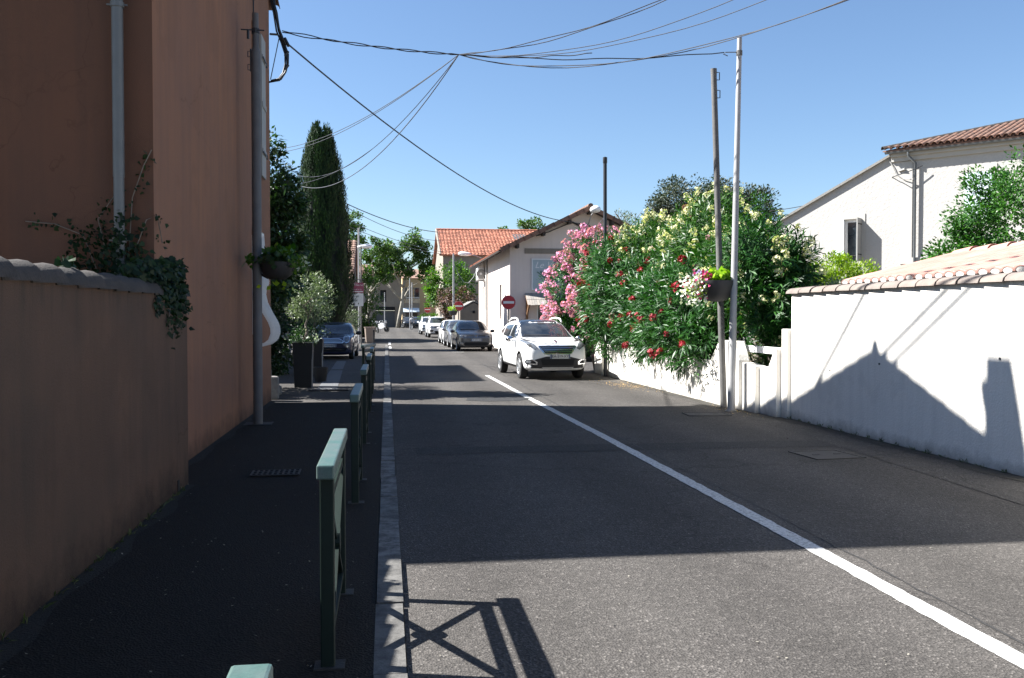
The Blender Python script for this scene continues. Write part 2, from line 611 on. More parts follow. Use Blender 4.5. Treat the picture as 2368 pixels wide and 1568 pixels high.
def glass_mat():
    m, nt, b = base_mat("dark_glass")
    p = pos(nt)
    col = ramp(nt, noise(nt, p, 2.5, 4), [(0.35, (0.012, 0.016, 0.022)), (0.7, (0.05, 0.055, 0.06))])
    nt.links.new(col, b.inputs["Base Color"])
    b.inputs["Roughness"].default_value = 0.06
    b.inputs["Specular IOR Level"].default_value = 0.8
    return m


M_glass = glass_mat()
M_rubber = mat("tyre_rubber", (0.018, 0.018, 0.018), 0.85, 0.3, 20)
M_trim = mat("black_plastic", (0.025, 0.025, 0.027), 0.6, 0.2, 15)
M_alloy = mat("alloy", (0.55, 0.56, 0.57), 0.35, 0.1, 8, metal=0.7)
M_chrome = mat("chrome", (0.75, 0.76, 0.78), 0.15, 0.05, 5, metal=1.0)
M_lens = mat("lamp_lens", (0.30, 0.32, 0.34), 0.12, 0.6, 22, metal=0.5)
M_plate = mat("plate_white", (0.62, 0.62, 0.60), 0.5, 0.05, 5)
M_ink = mat("black_ink", (0.02, 0.02, 0.02), 0.6, 0.1, 5)
M_signred = mat("sign_red", (0.42, 0.022, 0.03), 0.45, 0.12, 4)
M_signwhite = mat("sign_white", (0.70, 0.70, 0.69), 0.45, 0.06, 4)
M_maroon = mat("maroon_board", (0.30, 0.07, 0.11), 0.5, 0.15, 3)

L_ole = leaf_mat("oleander_leaf", (0.006, 0.040, 0.007), (0.036, 0.125, 0.018), 0.45, 0.18, 0.35)
L_oley = leaf_mat("oleander_leaf_yellow", (0.008, 0.048, 0.006), (0.052, 0.132, 0.016), 0.45, 0.2, 0.35)
L_dark = leaf_mat("dark_leaf", (0.014, 0.034, 0.014), (0.04, 0.09, 0.025), 0.5, 0.25)
L_cyp = leaf_mat("cypress_leaf", (0.011, 0.027, 0.011), (0.03, 0.062, 0.018), 0.7, 0.12, 0.2)
L_olive = leaf_mat("olive_leaf", (0.06, 0.09, 0.045), (0.26, 0.31, 0.20), 0.5, 0.2)
L_plane = leaf_mat("plane_leaf", (0.02, 0.06, 0.010), (0.085, 0.15, 0.022), 0.5, 0.35)
L_bright = leaf_mat("bright_leaf", (0.025, 0.085, 0.008), (0.11, 0.20, 0.015), 0.45, 0.35)
L_lime = leaf_mat("lime_leaf", (0.16, 0.30, 0.01), (0.36, 0.52, 0.03), 0.5, 0.4)
L_yel = leaf_mat("yellow_green_leaf", (0.10, 0.19, 0.005), (0.28, 0.36, 0.012), 0.5, 0.35)
L_oak = leaf_mat("holm_oak_leaf", (0.022, 0.034, 0.02), (0.075, 0.095, 0.06), 0.6, 0.12)
L_red = leaf_mat("red_leaf", (0.06, 0.035, 0.028), (0.17, 0.085, 0.075), 0.6, 0.2)
L_silver = leaf_mat("silver_leaf", (0.07, 0.10, 0.075), (0.18, 0.23, 0.18), 0.6, 0.15)
L_ivy = leaf_mat("ivy_leaf", (0.005, 0.015, 0.006), (0.018, 0.042, 0.012), 0.55, 0.2, 0.25)
L_shrub = leaf_mat("glossy_shrub_leaf", (0.014, 0.07, 0.008), (0.06, 0.17, 0.018), 0.4, 0.25)
L_dry = leaf_mat("dry_leaf", (0.32, 0.20, 0.08), (0.55, 0.36, 0.15), 0.8, 0.1)
P_pink = leaf_mat("pink_petal", (0.58, 0.16, 0.40), (0.80, 0.38, 0.60), 0.6, 0.25)
P_red = leaf_mat("red_petal", (0.27, 0.008, 0.022), (0.42, 0.022, 0.045), 0.6, 0.2)
P_cream = leaf_mat("cream_petal", (0.56, 0.51, 0.30), (0.72, 0.69, 0.48), 0.6, 0.25)
P_white = leaf_mat("white_petal", (0.62, 0.62, 0.58), (0.74, 0.74, 0.70), 0.6, 0.2)
P_mag = leaf_mat("magenta_petal", (0.45, 0.01, 0.12), (0.60, 0.03, 0.20), 0.6, 0.2)
P_vio = leaf_mat("violet_petal", (0.20, 0.14, 0.34), (0.38, 0.30, 0.52), 0.6, 0.2)
P_fill = leaf_mat("faded_petal", (0.34, 0.16, 0.18), (0.5, 0.28, 0.32), 0.7, 0.2)

# ------------------------------------------------------------------ foliage helpers


def norm(a):
    return a / np.maximum(np.linalg.norm(a, axis=-1, keepdims=True), 1e-9)


def rdir(n):
    return norm(RNG.normal(size=(n, 3)))


def quad_mesh(name, V, m):
    """V: (n,k,3) polygons"""
    n, k = V.shape[:2]
    me = bpy.data.meshes.new(name)
    me.vertices.add(n * k)
    me.vertices.foreach_set('co', np.ascontiguousarray(V, dtype=np.float32).ravel())
    me.loops.add(n * k)
    me.loops.foreach_set('vertex_index', np.arange(n * k, dtype=np.int32))
    me.polygons.add(n)
    me.polygons.foreach_set('loop_start', np.arange(0, n * k, k, dtype=np.int32))
    me.update(calc_edges=True)
    for x in (m if isinstance(m, list) else [m]):
        me.materials.append(x)
    me.validate()
    return me


def leaf_quads(P, D, L, W, N=None, droop=0.0, mid=0.45):
    n = len(P)
    L = np.broadcast_to(np.asarray(L, float), (n,))[:, None]
    W = np.broadcast_to(np.asarray(W, float), (n,))[:, None]
    D = norm(D)
    ref = rdir(n) if N is None else N
    Sd = norm(np.cross(D, ref))
    z = np.array([0, 0, -1.0])
    a = P
    tip = P + D * L + z * (droop * L)
    mid = P + D * L * mid
    return np.stack([a, mid + Sd * W / 2, tip, mid - Sd * W / 2], axis=1)


def crown_quads(n, c, rad, nclump, clump, leaf, wl=0.55, shell=0.55, flat=0.0, down=0.15, zmin=None):
    """leaves grouped into clumps that sit in the outer part of an ellipsoid"""
    c, rad = np.array(c, float), np.array(rad, float)
    d = rdir(nclump)
    r = shell + (1 - shell) * RNG.random(nclump) ** 0.7
    cc = c + d * rad * r[:, None]
    cs = clump * RNG.uniform(0.6, 1.3, nclump)
    k = RNG.integers(0, nclump, n)
    o = rdir(n) * (RNG.random(n) ** 0.45)[:, None]
    o[:, 2] *= 0.75
    P = cc[k] + o * cs[k][:, None]
    D = norm(norm(P - c) * 0.6 + o * 0.7 + rdir(n) * 0.8 + np.array([0, 0, -down]))
    Lf = leaf * RNG.uniform(0.6, 1.3, n)
    N = norm(norm(P - c) + np.array([0, 0, 0.8]) + rdir(n) * 0.7)
    q = leaf_quads(P, D, Lf, Lf * wl, N)
    if zmin is not None:
        q = q[P[:, 2] > zmin]
    return q


def add_leaves(name, Q, m, parent, stuff=True):
    M = np.array(WM[parent.name].inverted())
    Q = Q @ M[:3, :3].T + M[:3, 3]
    o = put(name, quad_mesh(name, Q, m), parent)
    if stuff:
        o["kind"] = "stuff"
    return o


def limb_tree(mb, base, top, r0, nb=5, spread=1.0, seed=0, gnarl=0.12):
    rr = random.Random(seed)
    base, top = Vector(base), Vector(top)
    pts = []
    for i in range(6):
        t = i / 5
        p = base.lerp(top, t)
        p += Vector((rr.uniform(-1, 1), rr.uniform(-1, 1), 0)) * gnarl * (1 if 0 < i else 0)
        pts.append(p)
    mb.tube(pts, [r0 * (1 - 0.65 * i / 5) for i in range(6)], 8)
    h = (top - base).length
    for b in range(nb):
        t = rr.uniform(0.45, 0.95)
        p = pts[min(5, int(t * 5))]
        a = 2 * math.pi * (b + rr.random() * 0.5) / nb
        d = Vector((math.cos(a), math.sin(a), rr.uniform(0.5, 1.1))).normalized()
        ln = spread * rr.uniform(0.7, 1.1)
        q = [p, p + d * ln * 0.5 + Vector((0, 0, 0.05 * h * rr.random())), p + d * ln + Vector((rr.uniform(-.1, .1), rr.uniform(-.1, .1), 0.12 * ln))]
        mb.tube(q, [r0 * 0.42, r0 * 0.3, r0 * 0.1], 6)
        for s_ in range(2):
            e = q[1 + s_ % 2] if s_ else q[1]
            d2 = (d + Vector((rr.uniform(-.8, .8), rr.uniform(-.8, .8), rr.uniform(-.1, .7)))).normalized()
            mb.tube([e, e + d2 * ln * 0.5], [r0 * 0.2, r0 * 0.06], 5)


def tree(name, label, cat, base, parts, leafm, trunk_r=0.12, trunk_top=None, bark=None, nb=5, spread=1.0, group=None, seed=1, foliage="crown"):
    """parts: list of crown_quads keyword dicts"""
    t = thing(name, label, cat, base, group=group)
    q = np.concatenate([crown_quads(**p) for p in parts])
    add_leaves(foliage, q, leafm, t)
    if trunk_top is not None:
        mb = MB()
        limb_tree(mb, base, trunk_top, trunk_r, nb, spread, seed)
        mb.build("trunk", bark or M_bark, t, smooth='all')
    return t


def text_mesh(s, size, m, shear=0.0, extrude=0.002, align='CENTER', space=1.0):
    cu = bpy.data.curves.new("lettering", 'FONT')
    cu.body = s
    cu.size = size
    cu.shear = shear
    cu.extrude = extrude
    cu.align_x = align
    cu.align_y = 'CENTER'
    cu.space_character = space
    cu.resolution_u = 3
    o = bpy.data.objects.new("lettering", cu)
    COL.objects.link(o)
    dg = bpy.context.evaluated_depsgraph_get()
    me = bpy.data.meshes.new_from_object(o.evaluated_get(dg))
    bpy.data.objects.remove(o)
    bpy.data.curves.remove(cu)
    me.materials.clear()
    me.materials.append(m)
    return me


def canal_tile(name, L, r0, r1, m, th=0.014, seg=6):
    """half-round tile along +X, wide end at x=0 (r0), narrow end at x=L (r1); axis on z=0"""
    mb = MB()
    ang = [math.pi * i / seg for i in range(seg + 1)]
    vs = []
    for x, r in ((0, r0), (L, r1)):
        for rr in (r, r - th):
            vs += [(x, -rr * math.cos(a), rr * math.sin(a)) for a in ang]
    n = seg + 1
    fs = []
    for i in range(seg):
        fs += [(i, i + 1, 2 * n + i + 1, 2 * n + i), (n + i + 1, n + i, 3 * n + i, 3 * n + i + 1), (i + 1, i, n + i, n + i + 1),
               (2 * n + i, 2 * n + i + 1, 3 * n + i + 1, 3 * n + i)]
    fs += [(0, 2 * n, 3 * n, n), (seg, n + seg, 3 * n + seg, 2 * n + seg)]
    mb.add(vs, fs)
    return mb.mesh(name, m, smooth=35)


def frame_m(o, x, z):
    """matrix with origin o, local X along x, local Z near z"""
    x = Vector(x).normalized()
    y = Vector(z).cross(x).normalized()
    z = x.cross(y)
    m = Matrix((x, y, z)).transposed().to_4x4()
    m.translation = Vector(o)
    return m
# ------------------------------------------------------------------ the setting
def sheet(name, pts, z, m, kind='structure'):
    mb = MB()
    mb.add([(x, y, z) for x, y in pts], [tuple(range(len(pts)))])
    o = mb.build(name, m)
    return tag(o, kind=kind)


sheet("ground", [(-700, -300), (700, -300), (700, 900), (-700, 900)], -0.035, M_soil)
sheet("road", [(0.09, -10), (6.75, -10), (6.6, 14), (7.4, 26.5), (11, 40), (7, 55), (6.6, 165), (-0.06, 165), (-0.06, 52), (0.09, 52)], 0.0, M_road)
sheet("parking_area", [(-9, 17.052), (-0.06, 17.052), (-0.06, 165), (-9, 165)], 0.0, M_road)  # begins where the sunlit slit falls, coloured without the pavement's painted shade
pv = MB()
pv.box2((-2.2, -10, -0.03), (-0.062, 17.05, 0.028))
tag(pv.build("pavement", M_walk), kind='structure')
sh = MB()
sh.add([(4.9, -6, 0.004), (6.35, -6, 0.004), (6.3, 13.6, 0.004), (6.1, 22, 0.004), (5.75, 20, 0.004), (5.6, 12, 0.004), (5.2, 4, 0.004)], [(0, 1, 2, 3, 4, 5, 6)])
M_verge = asphalt("dusty_asphalt", (0.062, 0.058, 0.054), 0.7, crack=True)
tag(sh.build("road_shoulder", M_verge), kind='structure')

kerb = bpy.data.objects.new("kerb", None)
link(kerb)
tag(kerb, kind='structure')
kb = MB()
kb.box2((-0.059, 0.003, -0.03), (0.087, 0.987, 0.031))
kme = kb.mesh("kerb_stone", M_kerb)
for i in range(-3, 52):
    o = put("kerb_stone", kme, kerb, loc=(random.uniform(-.004, .004), i, random.uniform(-.004, .003)))

ln = MB()
cl = [(2.845, 2.975, -8.0), (2.855, 2.985, 6.0), (2.81, 2.94, 12.0), (2.71, 2.835, 18.0), (2.66, 2.775, 24.7)]
ys = np.linspace(-8, 24.7, 330)
xa = np.interp(ys, [c[2] for c in cl], [c[0] for c in cl]) + RNG.normal(size=330) * .004
xb = np.interp(ys, [c[2] for c in cl], [c[1] for c in cl]) + RNG.normal(size=330) * .004
ln.add([(xa[i], ys[i], .004) for i in range(330)] + [(xb[i], ys[i], .004) for i in range(330)], [(i, i + 330, i + 331, i + 1) for i in range(329)])
M_cline = worn_paint("centre_line_paint", (0.60, 0.60, 0.575), A_ROAD, 0.425, 34)
tag(ln.build("road_marking", M_cline), kind='structure')
pk = MB()
for v, a, b in ((41.2, 2.95, 3.5), (46.2, 2.95, 3.25), (51.0, 2.95, 3.25), (58, 2.95, 3.2)):
    pk.add([(a, v, 0.004), (b, v - .02, 0.004), (b, v + .11, 0.004), (a, v + .13, 0.004)], [(0, 1, 2, 3)])
tag(pk.build("parking_marking", M_cline), kind='structure')
dm = MB()
dm.add([(0.12, 46, .004), (.26, 46, .004), (.26, 49.5, .004), (.12, 49.5, .004)], [(0, 1, 2, 3)])
dm.add([(0.12, 52.4, .004), (.26, 52.4, .004), (.26, 58, .004), (.12, 58, .004)], [(0, 1, 2, 3)])
tag(dm.build("edge_marking", M_cline), kind='structure')
# patches and trench scars
for pts in ([(1.5, 17.3), (1.9, 17.05), (2.5, 17.1), (2.8, 17.5), (2.6, 18.1), (2.0, 18.3), (1.6, 18.0)],):
    p = sheet("asphalt_patch", pts, 0.004, M_patch)

# tar seam and a trench repair with broken edges
def ragged(u0, u1, v0, v1, k, amp):
    a = [(u0 + (u1 - u0) * i / k, v0 + RNG.normal() * amp) for i in range(k)]
    b = [(u1 + RNG.normal() * amp, v0 + (v1 - v0) * i / 4) for i in range(4)]
    c = [(u1 - (u1 - u0) * i / k, v1 + RNG.normal() * amp) for i in range(k)]
    d = [(u0 + RNG.normal() * amp, v1 - (v1 - v0) * i / 4) for i in range(4)]
    return a + b + c + d


M_seam = mat("tar_seam", (.022, .021, .02), .7, .3, 12, .3, 60)
for pts, m_ in ((ragged(.35, 5.9, 10.55, 11.1, 26, .012), asphalt("trench_asphalt", (.050, .048, .046), .4, crack=False)),):
    sheet("asphalt_patch", pts, .003, m_)
sm = MB()
for path in ([(3.02, -6), (3.05, 2), (3.12, 7), (3.06, 12), (3.1, 18), (3.2, 26), (3.3, 40)],):
    q = []
    for (a, b), (c, d) in zip(path[:-1], path[1:]):
        n_ = max(2, int(abs(d - b) / .12))
        q += [(a + (c - a) * i / n_ + RNG.normal() * .008, b + (d - b) * i / n_) for i in range(n_)]
    wd = [.004 + .006 * RNG.random() for _ in q]
    sm.add([(x - w_, y, .0035) for (x, y), w_ in zip(q, wd)] + [(x + w_, y, .0035) for (x, y), w_ in zip(q, wd)], [(i, i + len(q), i + len(q) + 1, i + 1) for i in range(len(q) - 1)])
tag(sm.build("road_cracks", M_seam), kind='structure')
# loose grit on road and pavement
n_ = 900
gx = np.concatenate([RNG.uniform(.1, 6.1, 500), RNG.uniform(-1.85, -.1, 400)])
gy = np.concatenate([2 + 16 * RNG.random(500) ** 1.6, 1.8 + 14 * RNG.random(400) ** 1.5])
gz = np.where(gx < -.06, .034, .006)
gq = leaf_quads(np.column_stack([gx, gy, gz]), norm(np.column_stack([RNG.normal(size=n_), RNG.normal(size=n_), np.full(n_, .25)])), RNG.uniform(.006, .022, n_), .012, np.tile(np.array([0, 0, 1.0]), (n_, 1)))
o = put("loose_grit", quad_mesh("loose_grit", gq, leaf_mat("grit", (.05, .045, .04), (.30, .28, .25), .9, 0.0)))
tag(o, "scattered pale grit and crumbs of leaf on the road and pavement", "litter", kind="stuff")
# weeds rooted along the foot of the walls
n_ = 520
side = RNG.random(n_) < .5
cl_ = RNG.integers(0, 26, n_)
cx = np.where(side, -1.83, 6.24)
cv = np.where(side, 2.5 + (cl_ * 37 % 26) * .24, 5.5 + (cl_ * 53 % 26) * .33)
wp = np.column_stack([cx + RNG.normal(size=n_) * .012, cv + RNG.normal(size=n_) * .035, np.where(side, .03, .01) + 0 * cx])
wq = leaf_quads(wp, norm(np.column_stack([RNG.normal(size=n_) + np.where(side, .5, -.5), RNG.normal(size=n_), np.full(n_, 1.3)])), RNG.uniform(.03, .09, n_), .010, None, .2)
o = put("weeds", quad_mesh("weeds", wq, leaf_mat("weed_leaf", (.03, .05, .012), (.10, .12, .04), .6, .2)))
tag(o, "small weeds growing along the foot of the walls", "weeds", kind="stuff")

# strip of grit and moss that gathers along the foot of the right-hand wall
gs = MB()
n_ = 90
vs_ = np.linspace(-4, 22, n_)
wa = .10 + .10 * RNG.random(n_) + .10 * np.sin(vs_ * 1.3) ** 2
gs.add([(6.32 - (.3 if v > 13.6 else 0), v, .010) for v in vs_] + [(6.28 - (.3 if v > 13.6 else 0) - w_, v, .008) for v, w_ in zip(vs_, wa)], [(i, i + n_, i + n_ + 1, i + 1) for i in range(n_ - 1)])
tag(gs.build("gutter_dirt", mat("mossy_grit", (.028, .026, .020), .95, .4, 8, .8, 60, fine=.5, c2=(.055, .050, .040))), kind='structure')
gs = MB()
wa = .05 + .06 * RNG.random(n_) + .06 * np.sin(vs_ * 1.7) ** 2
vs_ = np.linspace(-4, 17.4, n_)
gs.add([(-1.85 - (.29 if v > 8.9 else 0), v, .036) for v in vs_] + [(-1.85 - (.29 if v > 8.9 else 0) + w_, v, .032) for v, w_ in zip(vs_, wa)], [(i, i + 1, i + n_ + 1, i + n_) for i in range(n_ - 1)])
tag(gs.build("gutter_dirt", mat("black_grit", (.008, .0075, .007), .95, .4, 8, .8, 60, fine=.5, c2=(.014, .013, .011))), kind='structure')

# slab channel and grates on the left
dch = MB()
dch.add([(-1.52, 20.3, .006), (-1.08, 20.3, .006), (-1.3, 27.6, .006), (-1.66, 27.6, .006)], [(0, 1, 2, 3)])
dch.add([(-1.67, 28.1, .006), (-1.32, 28.1, .006), (-1.45, 33.5, .006), (-1.78, 33.5, .006)], [(0, 1, 2, 3)])
tag(dch.build("concrete_path", mat("slab_concrete", (0.12, 0.123, 0.126), 0.9, 0.2, 4, 0.3, 40, fine=0.2)), kind='structure')


def grate(name, label, c, w, d, nx, ny, cat="drain grate", z=0.03, rz=0.0):
    t = thing(name, label, cat, (c[0], c[1], z), rz)
    a = MB()
    a.box2((-w / 2, -d / 2, -.012), (w / 2, d / 2, -.004))
    a.build("recess", M_void, t, local=True)
    g = MB()
    bw = w / nx * .38
    for i in range(nx + 1):
        x = -w / 2 + w * i / nx
        g.box2((x - bw / 2, -d / 2 - bw / 2, -.003), (x + bw / 2, d / 2 + bw / 2, .005))
    for j in range(ny + 1):
        y = -d / 2 + d * j / ny
        g.box2((-w / 2 + bw * .5, y - bw / 2, -.003), (w / 2 - bw * .5, y + bw / 2, .0035))
    g.build("grille", M_iron, t, local=True)
    return t


grate("drain_grate", "small square-holed iron drain grate in the shaded pavement", (-1.10, 9.3), .46, .30, 9, 3, z=0.042, rz=.03)
grate("drain_grate", "long slotted iron grate at the end of the pale concrete channel", (-1.25, 20.0), .85, .22, 14, 1, z=0.02)


def manhole(label, c, w, d, rz, z=0.004):
    t = thing("manhole_cover", label, "manhole cover", (c[0], c[1], z), rz)
    f = MB()
    b = .03
    f.box2((-w / 2, -d / 2, -.01), (w / 2, -d / 2 + b, .006))
    f.box2((-w / 2, d / 2 - b, -.01), (w / 2, d / 2, .006))
    f.box2((-w / 2, -d / 2 + b, -.01), (-w / 2 + b, d / 2 - b, .006))
    f.box2((w / 2 - b, -d / 2 + b, -.01), (w / 2, d / 2 - b, .006))
    f.build("frame", M_iron, t, local=True)
    l = MB()
    l.box2((-w / 2 + b + .01, -d / 2 + b + .01, -.01), (w / 2 - b - .01, d / 2 - b - .01, .003))
    for k in (-.22, .22):
        l.box2((k * w - .04, -.015, .003), (k * w + .04, .015, .008))
    l.build("plate", mat("asphalt_filled_plate", (0.075, 0.07, 0.066), 0.9, 0.25, 9, 0.4, 60, fine=.4), t, local=True)


manhole("square iron manhole cover in the road beside the white wall", (5.05, 9.9), .62, .62, .1)
manhole("rectangular iron manhole cover in the road near the silver pole", (5.2, 14.3), .7, .5, -.1)

# ------------------------------------------------------------------ tall house on the left
GU, V0, V1 = -2.14, 8.86, 17.45                       # gable wall plane, near and far corner
PK_V, PK_Z, SL = 13.25, 9.27, 0.38                   # ridge position, height and slope


def roof_z(v):
    return PK_Z - SL * abs(v - PK_V)


house = thing("gabled_house", "tall pink stucco house with its gable end on the pavement", "house", (-5, 13, 0))
hw = MB()
ops = [(15.2 - V0, 16.0 - V0, 4.05, 6.4), (15.1 - V0, 16.0 - V0, 1.3, 3.0)]
wall_panel(hw, (GU, V0, 0), (0, 1, 0), (1, 0, 0), V1 - V0, roof_z(V1) - .08, ops, .18)
e = roof_z(V1) - .08
hw.add([(GU, V0, e), (GU, V1, e), (GU, PK_V, PK_Z - .08), (GU, V0, roof_z(V0) - .08)], [(0, 1, 2, 3)])
hw.add([(GU, V1, 0), (-11, V1, 0), (-11, V1, e), (GU, V1, e)], [(0, 1, 2, 3)])
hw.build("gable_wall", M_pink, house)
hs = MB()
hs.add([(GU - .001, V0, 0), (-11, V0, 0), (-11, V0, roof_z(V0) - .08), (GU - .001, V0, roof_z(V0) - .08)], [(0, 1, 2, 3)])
hs.build("side_wall", M_russet_shade, house)
hr = MB()
EN, EF = 7.95, 17.78
hr.slab((-11, EN, roof_z(EN)), (-2.05, EN, roof_z(EN)), (-2.05, PK_V, PK_Z), (-11, PK_V, PK_Z), .07)
hr.slab((-11, PK_V, PK_Z), (-2.05, PK_V, PK_Z), (-2.05, EF, roof_z(EF)), (-11, EF, roof_z(EF)), .07)
roof_o = hr.build("roof", M_darkwood, house)
vt = canal_tile("verge_tile", .42, .10, .085, M_tile)
for sgn, vend in ((-1, EN), (1, EF)):
    n = int(abs(vend - PK_V) / .36)
    for k in range(n + 1):
        v = PK_V + sgn * (.05 + .36 * k)
        d = Vector((0, -sgn, SL))
        q = Vector((-2.09, v + sgn * .36, roof_z(v + sgn * .36) + .02))
        put_m("verge_tile", vt, frame_m(q, d, (0, 0, 1)), roof_o)
rt_ = MB()
for k in range(22):
    rt_.tube([(-2.2 - .4 * k, PK_V, PK_Z + .05), (-2.62 - .4 * k, PK_V, PK_Z + .04)], [.13, .11], 8)
rt_.build("ridge", M_tile, roof_o)
fin = MB()
fin.tube([(-2.12, PK_V, PK_Z), (-2.12, PK_V, PK_Z + .16), (-2.12, PK_V, PK_Z + .25)], [.12, .09, .05], 8)
fin.build("finial", M_tile, roof_o)
ch = MB()
ch.box2((-3.1, 10.74, roof_z(10.72) - .4), (-2.45, 11.18, 9.33))
ch.box2((-3.14, 10.69, 9.33), (-2.41, 11.24, 9.49))
ch.box2((-3.1, 10.76, 9.49), (-2.45, 11.17, 9.78))
ch.build("chimney", M_pink, roof_o, bevel=.02)
gt = MB()
gt.tube([(-11, EN - .06, roof_z(EN) - .05), (-2.05, EN - .06, roof_z(EN) - .07)], .075, 8)
gt.build("gutter", M_zinc, house)
gf = MB()                                              # corbelled cornice under the far eave
gf.box2((-11, V1 + .002, e - .45), (-2.2, V1 + .16, e - .22))
gf.box2((-11, V1 + .002, e - .218), (-2.1, V1 + .28, e - .02))
gf.build("cornice", M_tile, house)

# downpipe on the shaded russet side wall
dp = MB()
DPX = -2.42
dp.tube([(DPX, V0 - .1, .0), (DPX, V0 - .1, 2.86), (DPX, V0 - .1, 2.9)], .048, 12)
dp.tube([(DPX, V0 - .1, 2.88), (DPX, V0 - .1, 6.9), (DPX, V0 - .55, roof_z(EN) - .15), (DPX, EN - .06, roof_z(EN) - .08)], .052, 12)
dpo = dp.build("downpipe", M_zinc, house, smooth=50)
for z in (2.28, 4.42, 6.3):
    c = MB()
    c.lathe([(.0525, z), (.062, z), (.062, z + .045), (.0525, z + .045)], 12, (DPX, V0 - .1, 0))
    c.beam((DPX - .09, V0 - .1, z + .022), (DPX + .09, V0 - .1, z + .022), .02, .012)
    c.beam((DPX, V0 - .1, z + .022), (DPX, V0 + .01, z + .022), .02, .02)
    c.tube([(DPX, V0 - .156, z + .05), (DPX, V0 - .17, z + .10)], .008, 6)
    c.build("pipe_clamp", M_zinc, dpo)
sw = MB()
sw.box2((-3.95, V0 - .05, 1.9), (-3.555, V0 - .004, 3.0))
sw.build("shutter", M_shutter, house)

# windows in the gable wall
for k, (a, b, z0, z1) in enumerate(((15.2, 16.0, 4.05, 6.4), (15.1, 16.0, 1.3, 3.0))):
    w = MB()
    x = GU - .12
    w.box2((x - .04, a, z0), (x, a + .06, z1))
    w.box2((x - .04, b - .06, z0), (x, b, z1))
    w.box2((x - .04, a + .06, z1 - .06), (x, b - .06, z1))
    w.box2((x - .04, a + .06, z0), (x, b - .06, z0 + .06))
    w.box2((x - .035, (a + b) / 2 - .03, z0 + .06), (x - .004, (a + b) / 2 + .03, z1 - .06))
    wo = w.build("window", M_whitepaint, house)
    g = MB()
    g.box2((x - .03, a + .06, z0 + .06), (x - .02, b - .06, z1 - .06))
    g.build("pane", M_glass, wo)
for a in (16.02,):
    s_ = MB()
    s_.box2((GU + .012, a, 4.02), (GU + .05, a + .52, 6.42))
    for z in (4.4, 5.2, 6.0):
        s_.box2((GU + .05, a + .04, z), (GU + .065, a + .5, z + .09))
    so = s_.build("shutter", M_shutter, house)
    for z in (4.42, 6.03):
        h_ = MB()
        h_.beam((GU + .075, a + .02, z), (GU + .075, a + .4, z), .03, .012, up=(1, 0, 0))
        h_.tube([(GU + .06, a + .58, z - .04), (GU + .06, a + .58, z + .04)], .012, 6)
        h_.build("hinge", M_black, so)
# bulging white window grille, seen edge on
prof = [(.04, 3.03), (.07, 2.6), (.09, 2.28), (.13, 2.2), (.085, 2.1), (.07, 1.98), (.10, 1.84), (.19, 1.66), (.27, 1.52), (.305, 1.42), (.31, 1.33),
        (.27, 1.22), (.18, 1.15), (.04, 1.13)]
gr = None
gb = MB()
gb.beam((GU + .05, 15.05, 3.0), (GU + .05, 16.08, 3.0), .03, .012, up=(1, 0, 0))
gr = gb.build("window_grille", M_whitepaint, house)
for z, d in ((1.98, .075), (1.145, .16)):
    gb = MB()
    gb.beam((GU + d, 15.05, z), (GU + d, 16.08, z), .03, .012, up=(1, 0, 0))
    gb.build("cross_bar", M_whitepaint, gr)
for k in range(8):
    v = 15.07 + k * .143
    b_ = MB()
    pts = [(GU + d, v, z) for d, z in prof]
    for i in range(len(pts) - 1):
        b_.beam(pts[i], pts[i + 1], .02, .045, up=(1, 0, .3))
    b_.build("bar", M_whitepaint, gr)

# bundle of service cables and fittings at the far eave corner
cb = thing("cable_bundle", "drooping black bundle of service cables under the far eave of the tall pink house", "cables", (-2.05, V1, 6.6))
b_ = MB()
A = Vector((-1.98, 17.5, 6.85))
loop = [(-2.1, 17.4, 7.55), (-2.03, 17.45, 7.25), (-1.98, 17.5, 6.95), (-1.9, 17.48, 6.72), (-1.83, 17.46, 6.5), (-1.82, 17.45, 6.32), (-1.87, 17.44, 6.15),
        (-1.96, 17.42, 6.02), (-2.12, 17.4, 5.97)]
for k in range(5):
    off = Vector((random.uniform(-.03, .03), random.uniform(-.03, .03), random.uniform(-.02, .02)))
    b_.tube([Vector(p) + off * (1 + .3 * math.sin(i * 2 + k)) for i, p in enumerate(loop)], .017, 6)
b_.build("cable_strands", M_wire, cb, smooth='all')
c2 = MB()
c2.tube([(-1.95, 17.5, 6.86), (-2.11, 17.40, 6.0)], .009, 5)
c2.build("stay_wire", M_wire, cb)
c3 = MB()
c3.tube([(-1.86, 17.45, 6.78), (-1.78, 17.42, 6.63)], [.035, .03], 8)
c3.build("cable_clamp", M_wire, cb)
for a_, b__, r__ in (((-2.12, 17.42, 6.84), (-1.98, 17.5, 6.86), .02), ((-1.85, 17.42, 6.45), (-1.79, 17.44, 6.54), .025), ((-1.85, 17.42, 6.2), (-1.79, 17.44, 6.29), .025)):
    c3 = MB()
    c3.tube([a_, b__], r__, 6)
    c3.build("cable_clamp", M_wire, cb)
c4 = MB()
c4.tube([(-2.1, 15.2, 9.1), (-2.12, 15.3, 7.2), (-2.11, 15.25, 6.2)], .012, 5)
c4.build("wall_cable", M_wire, cb)

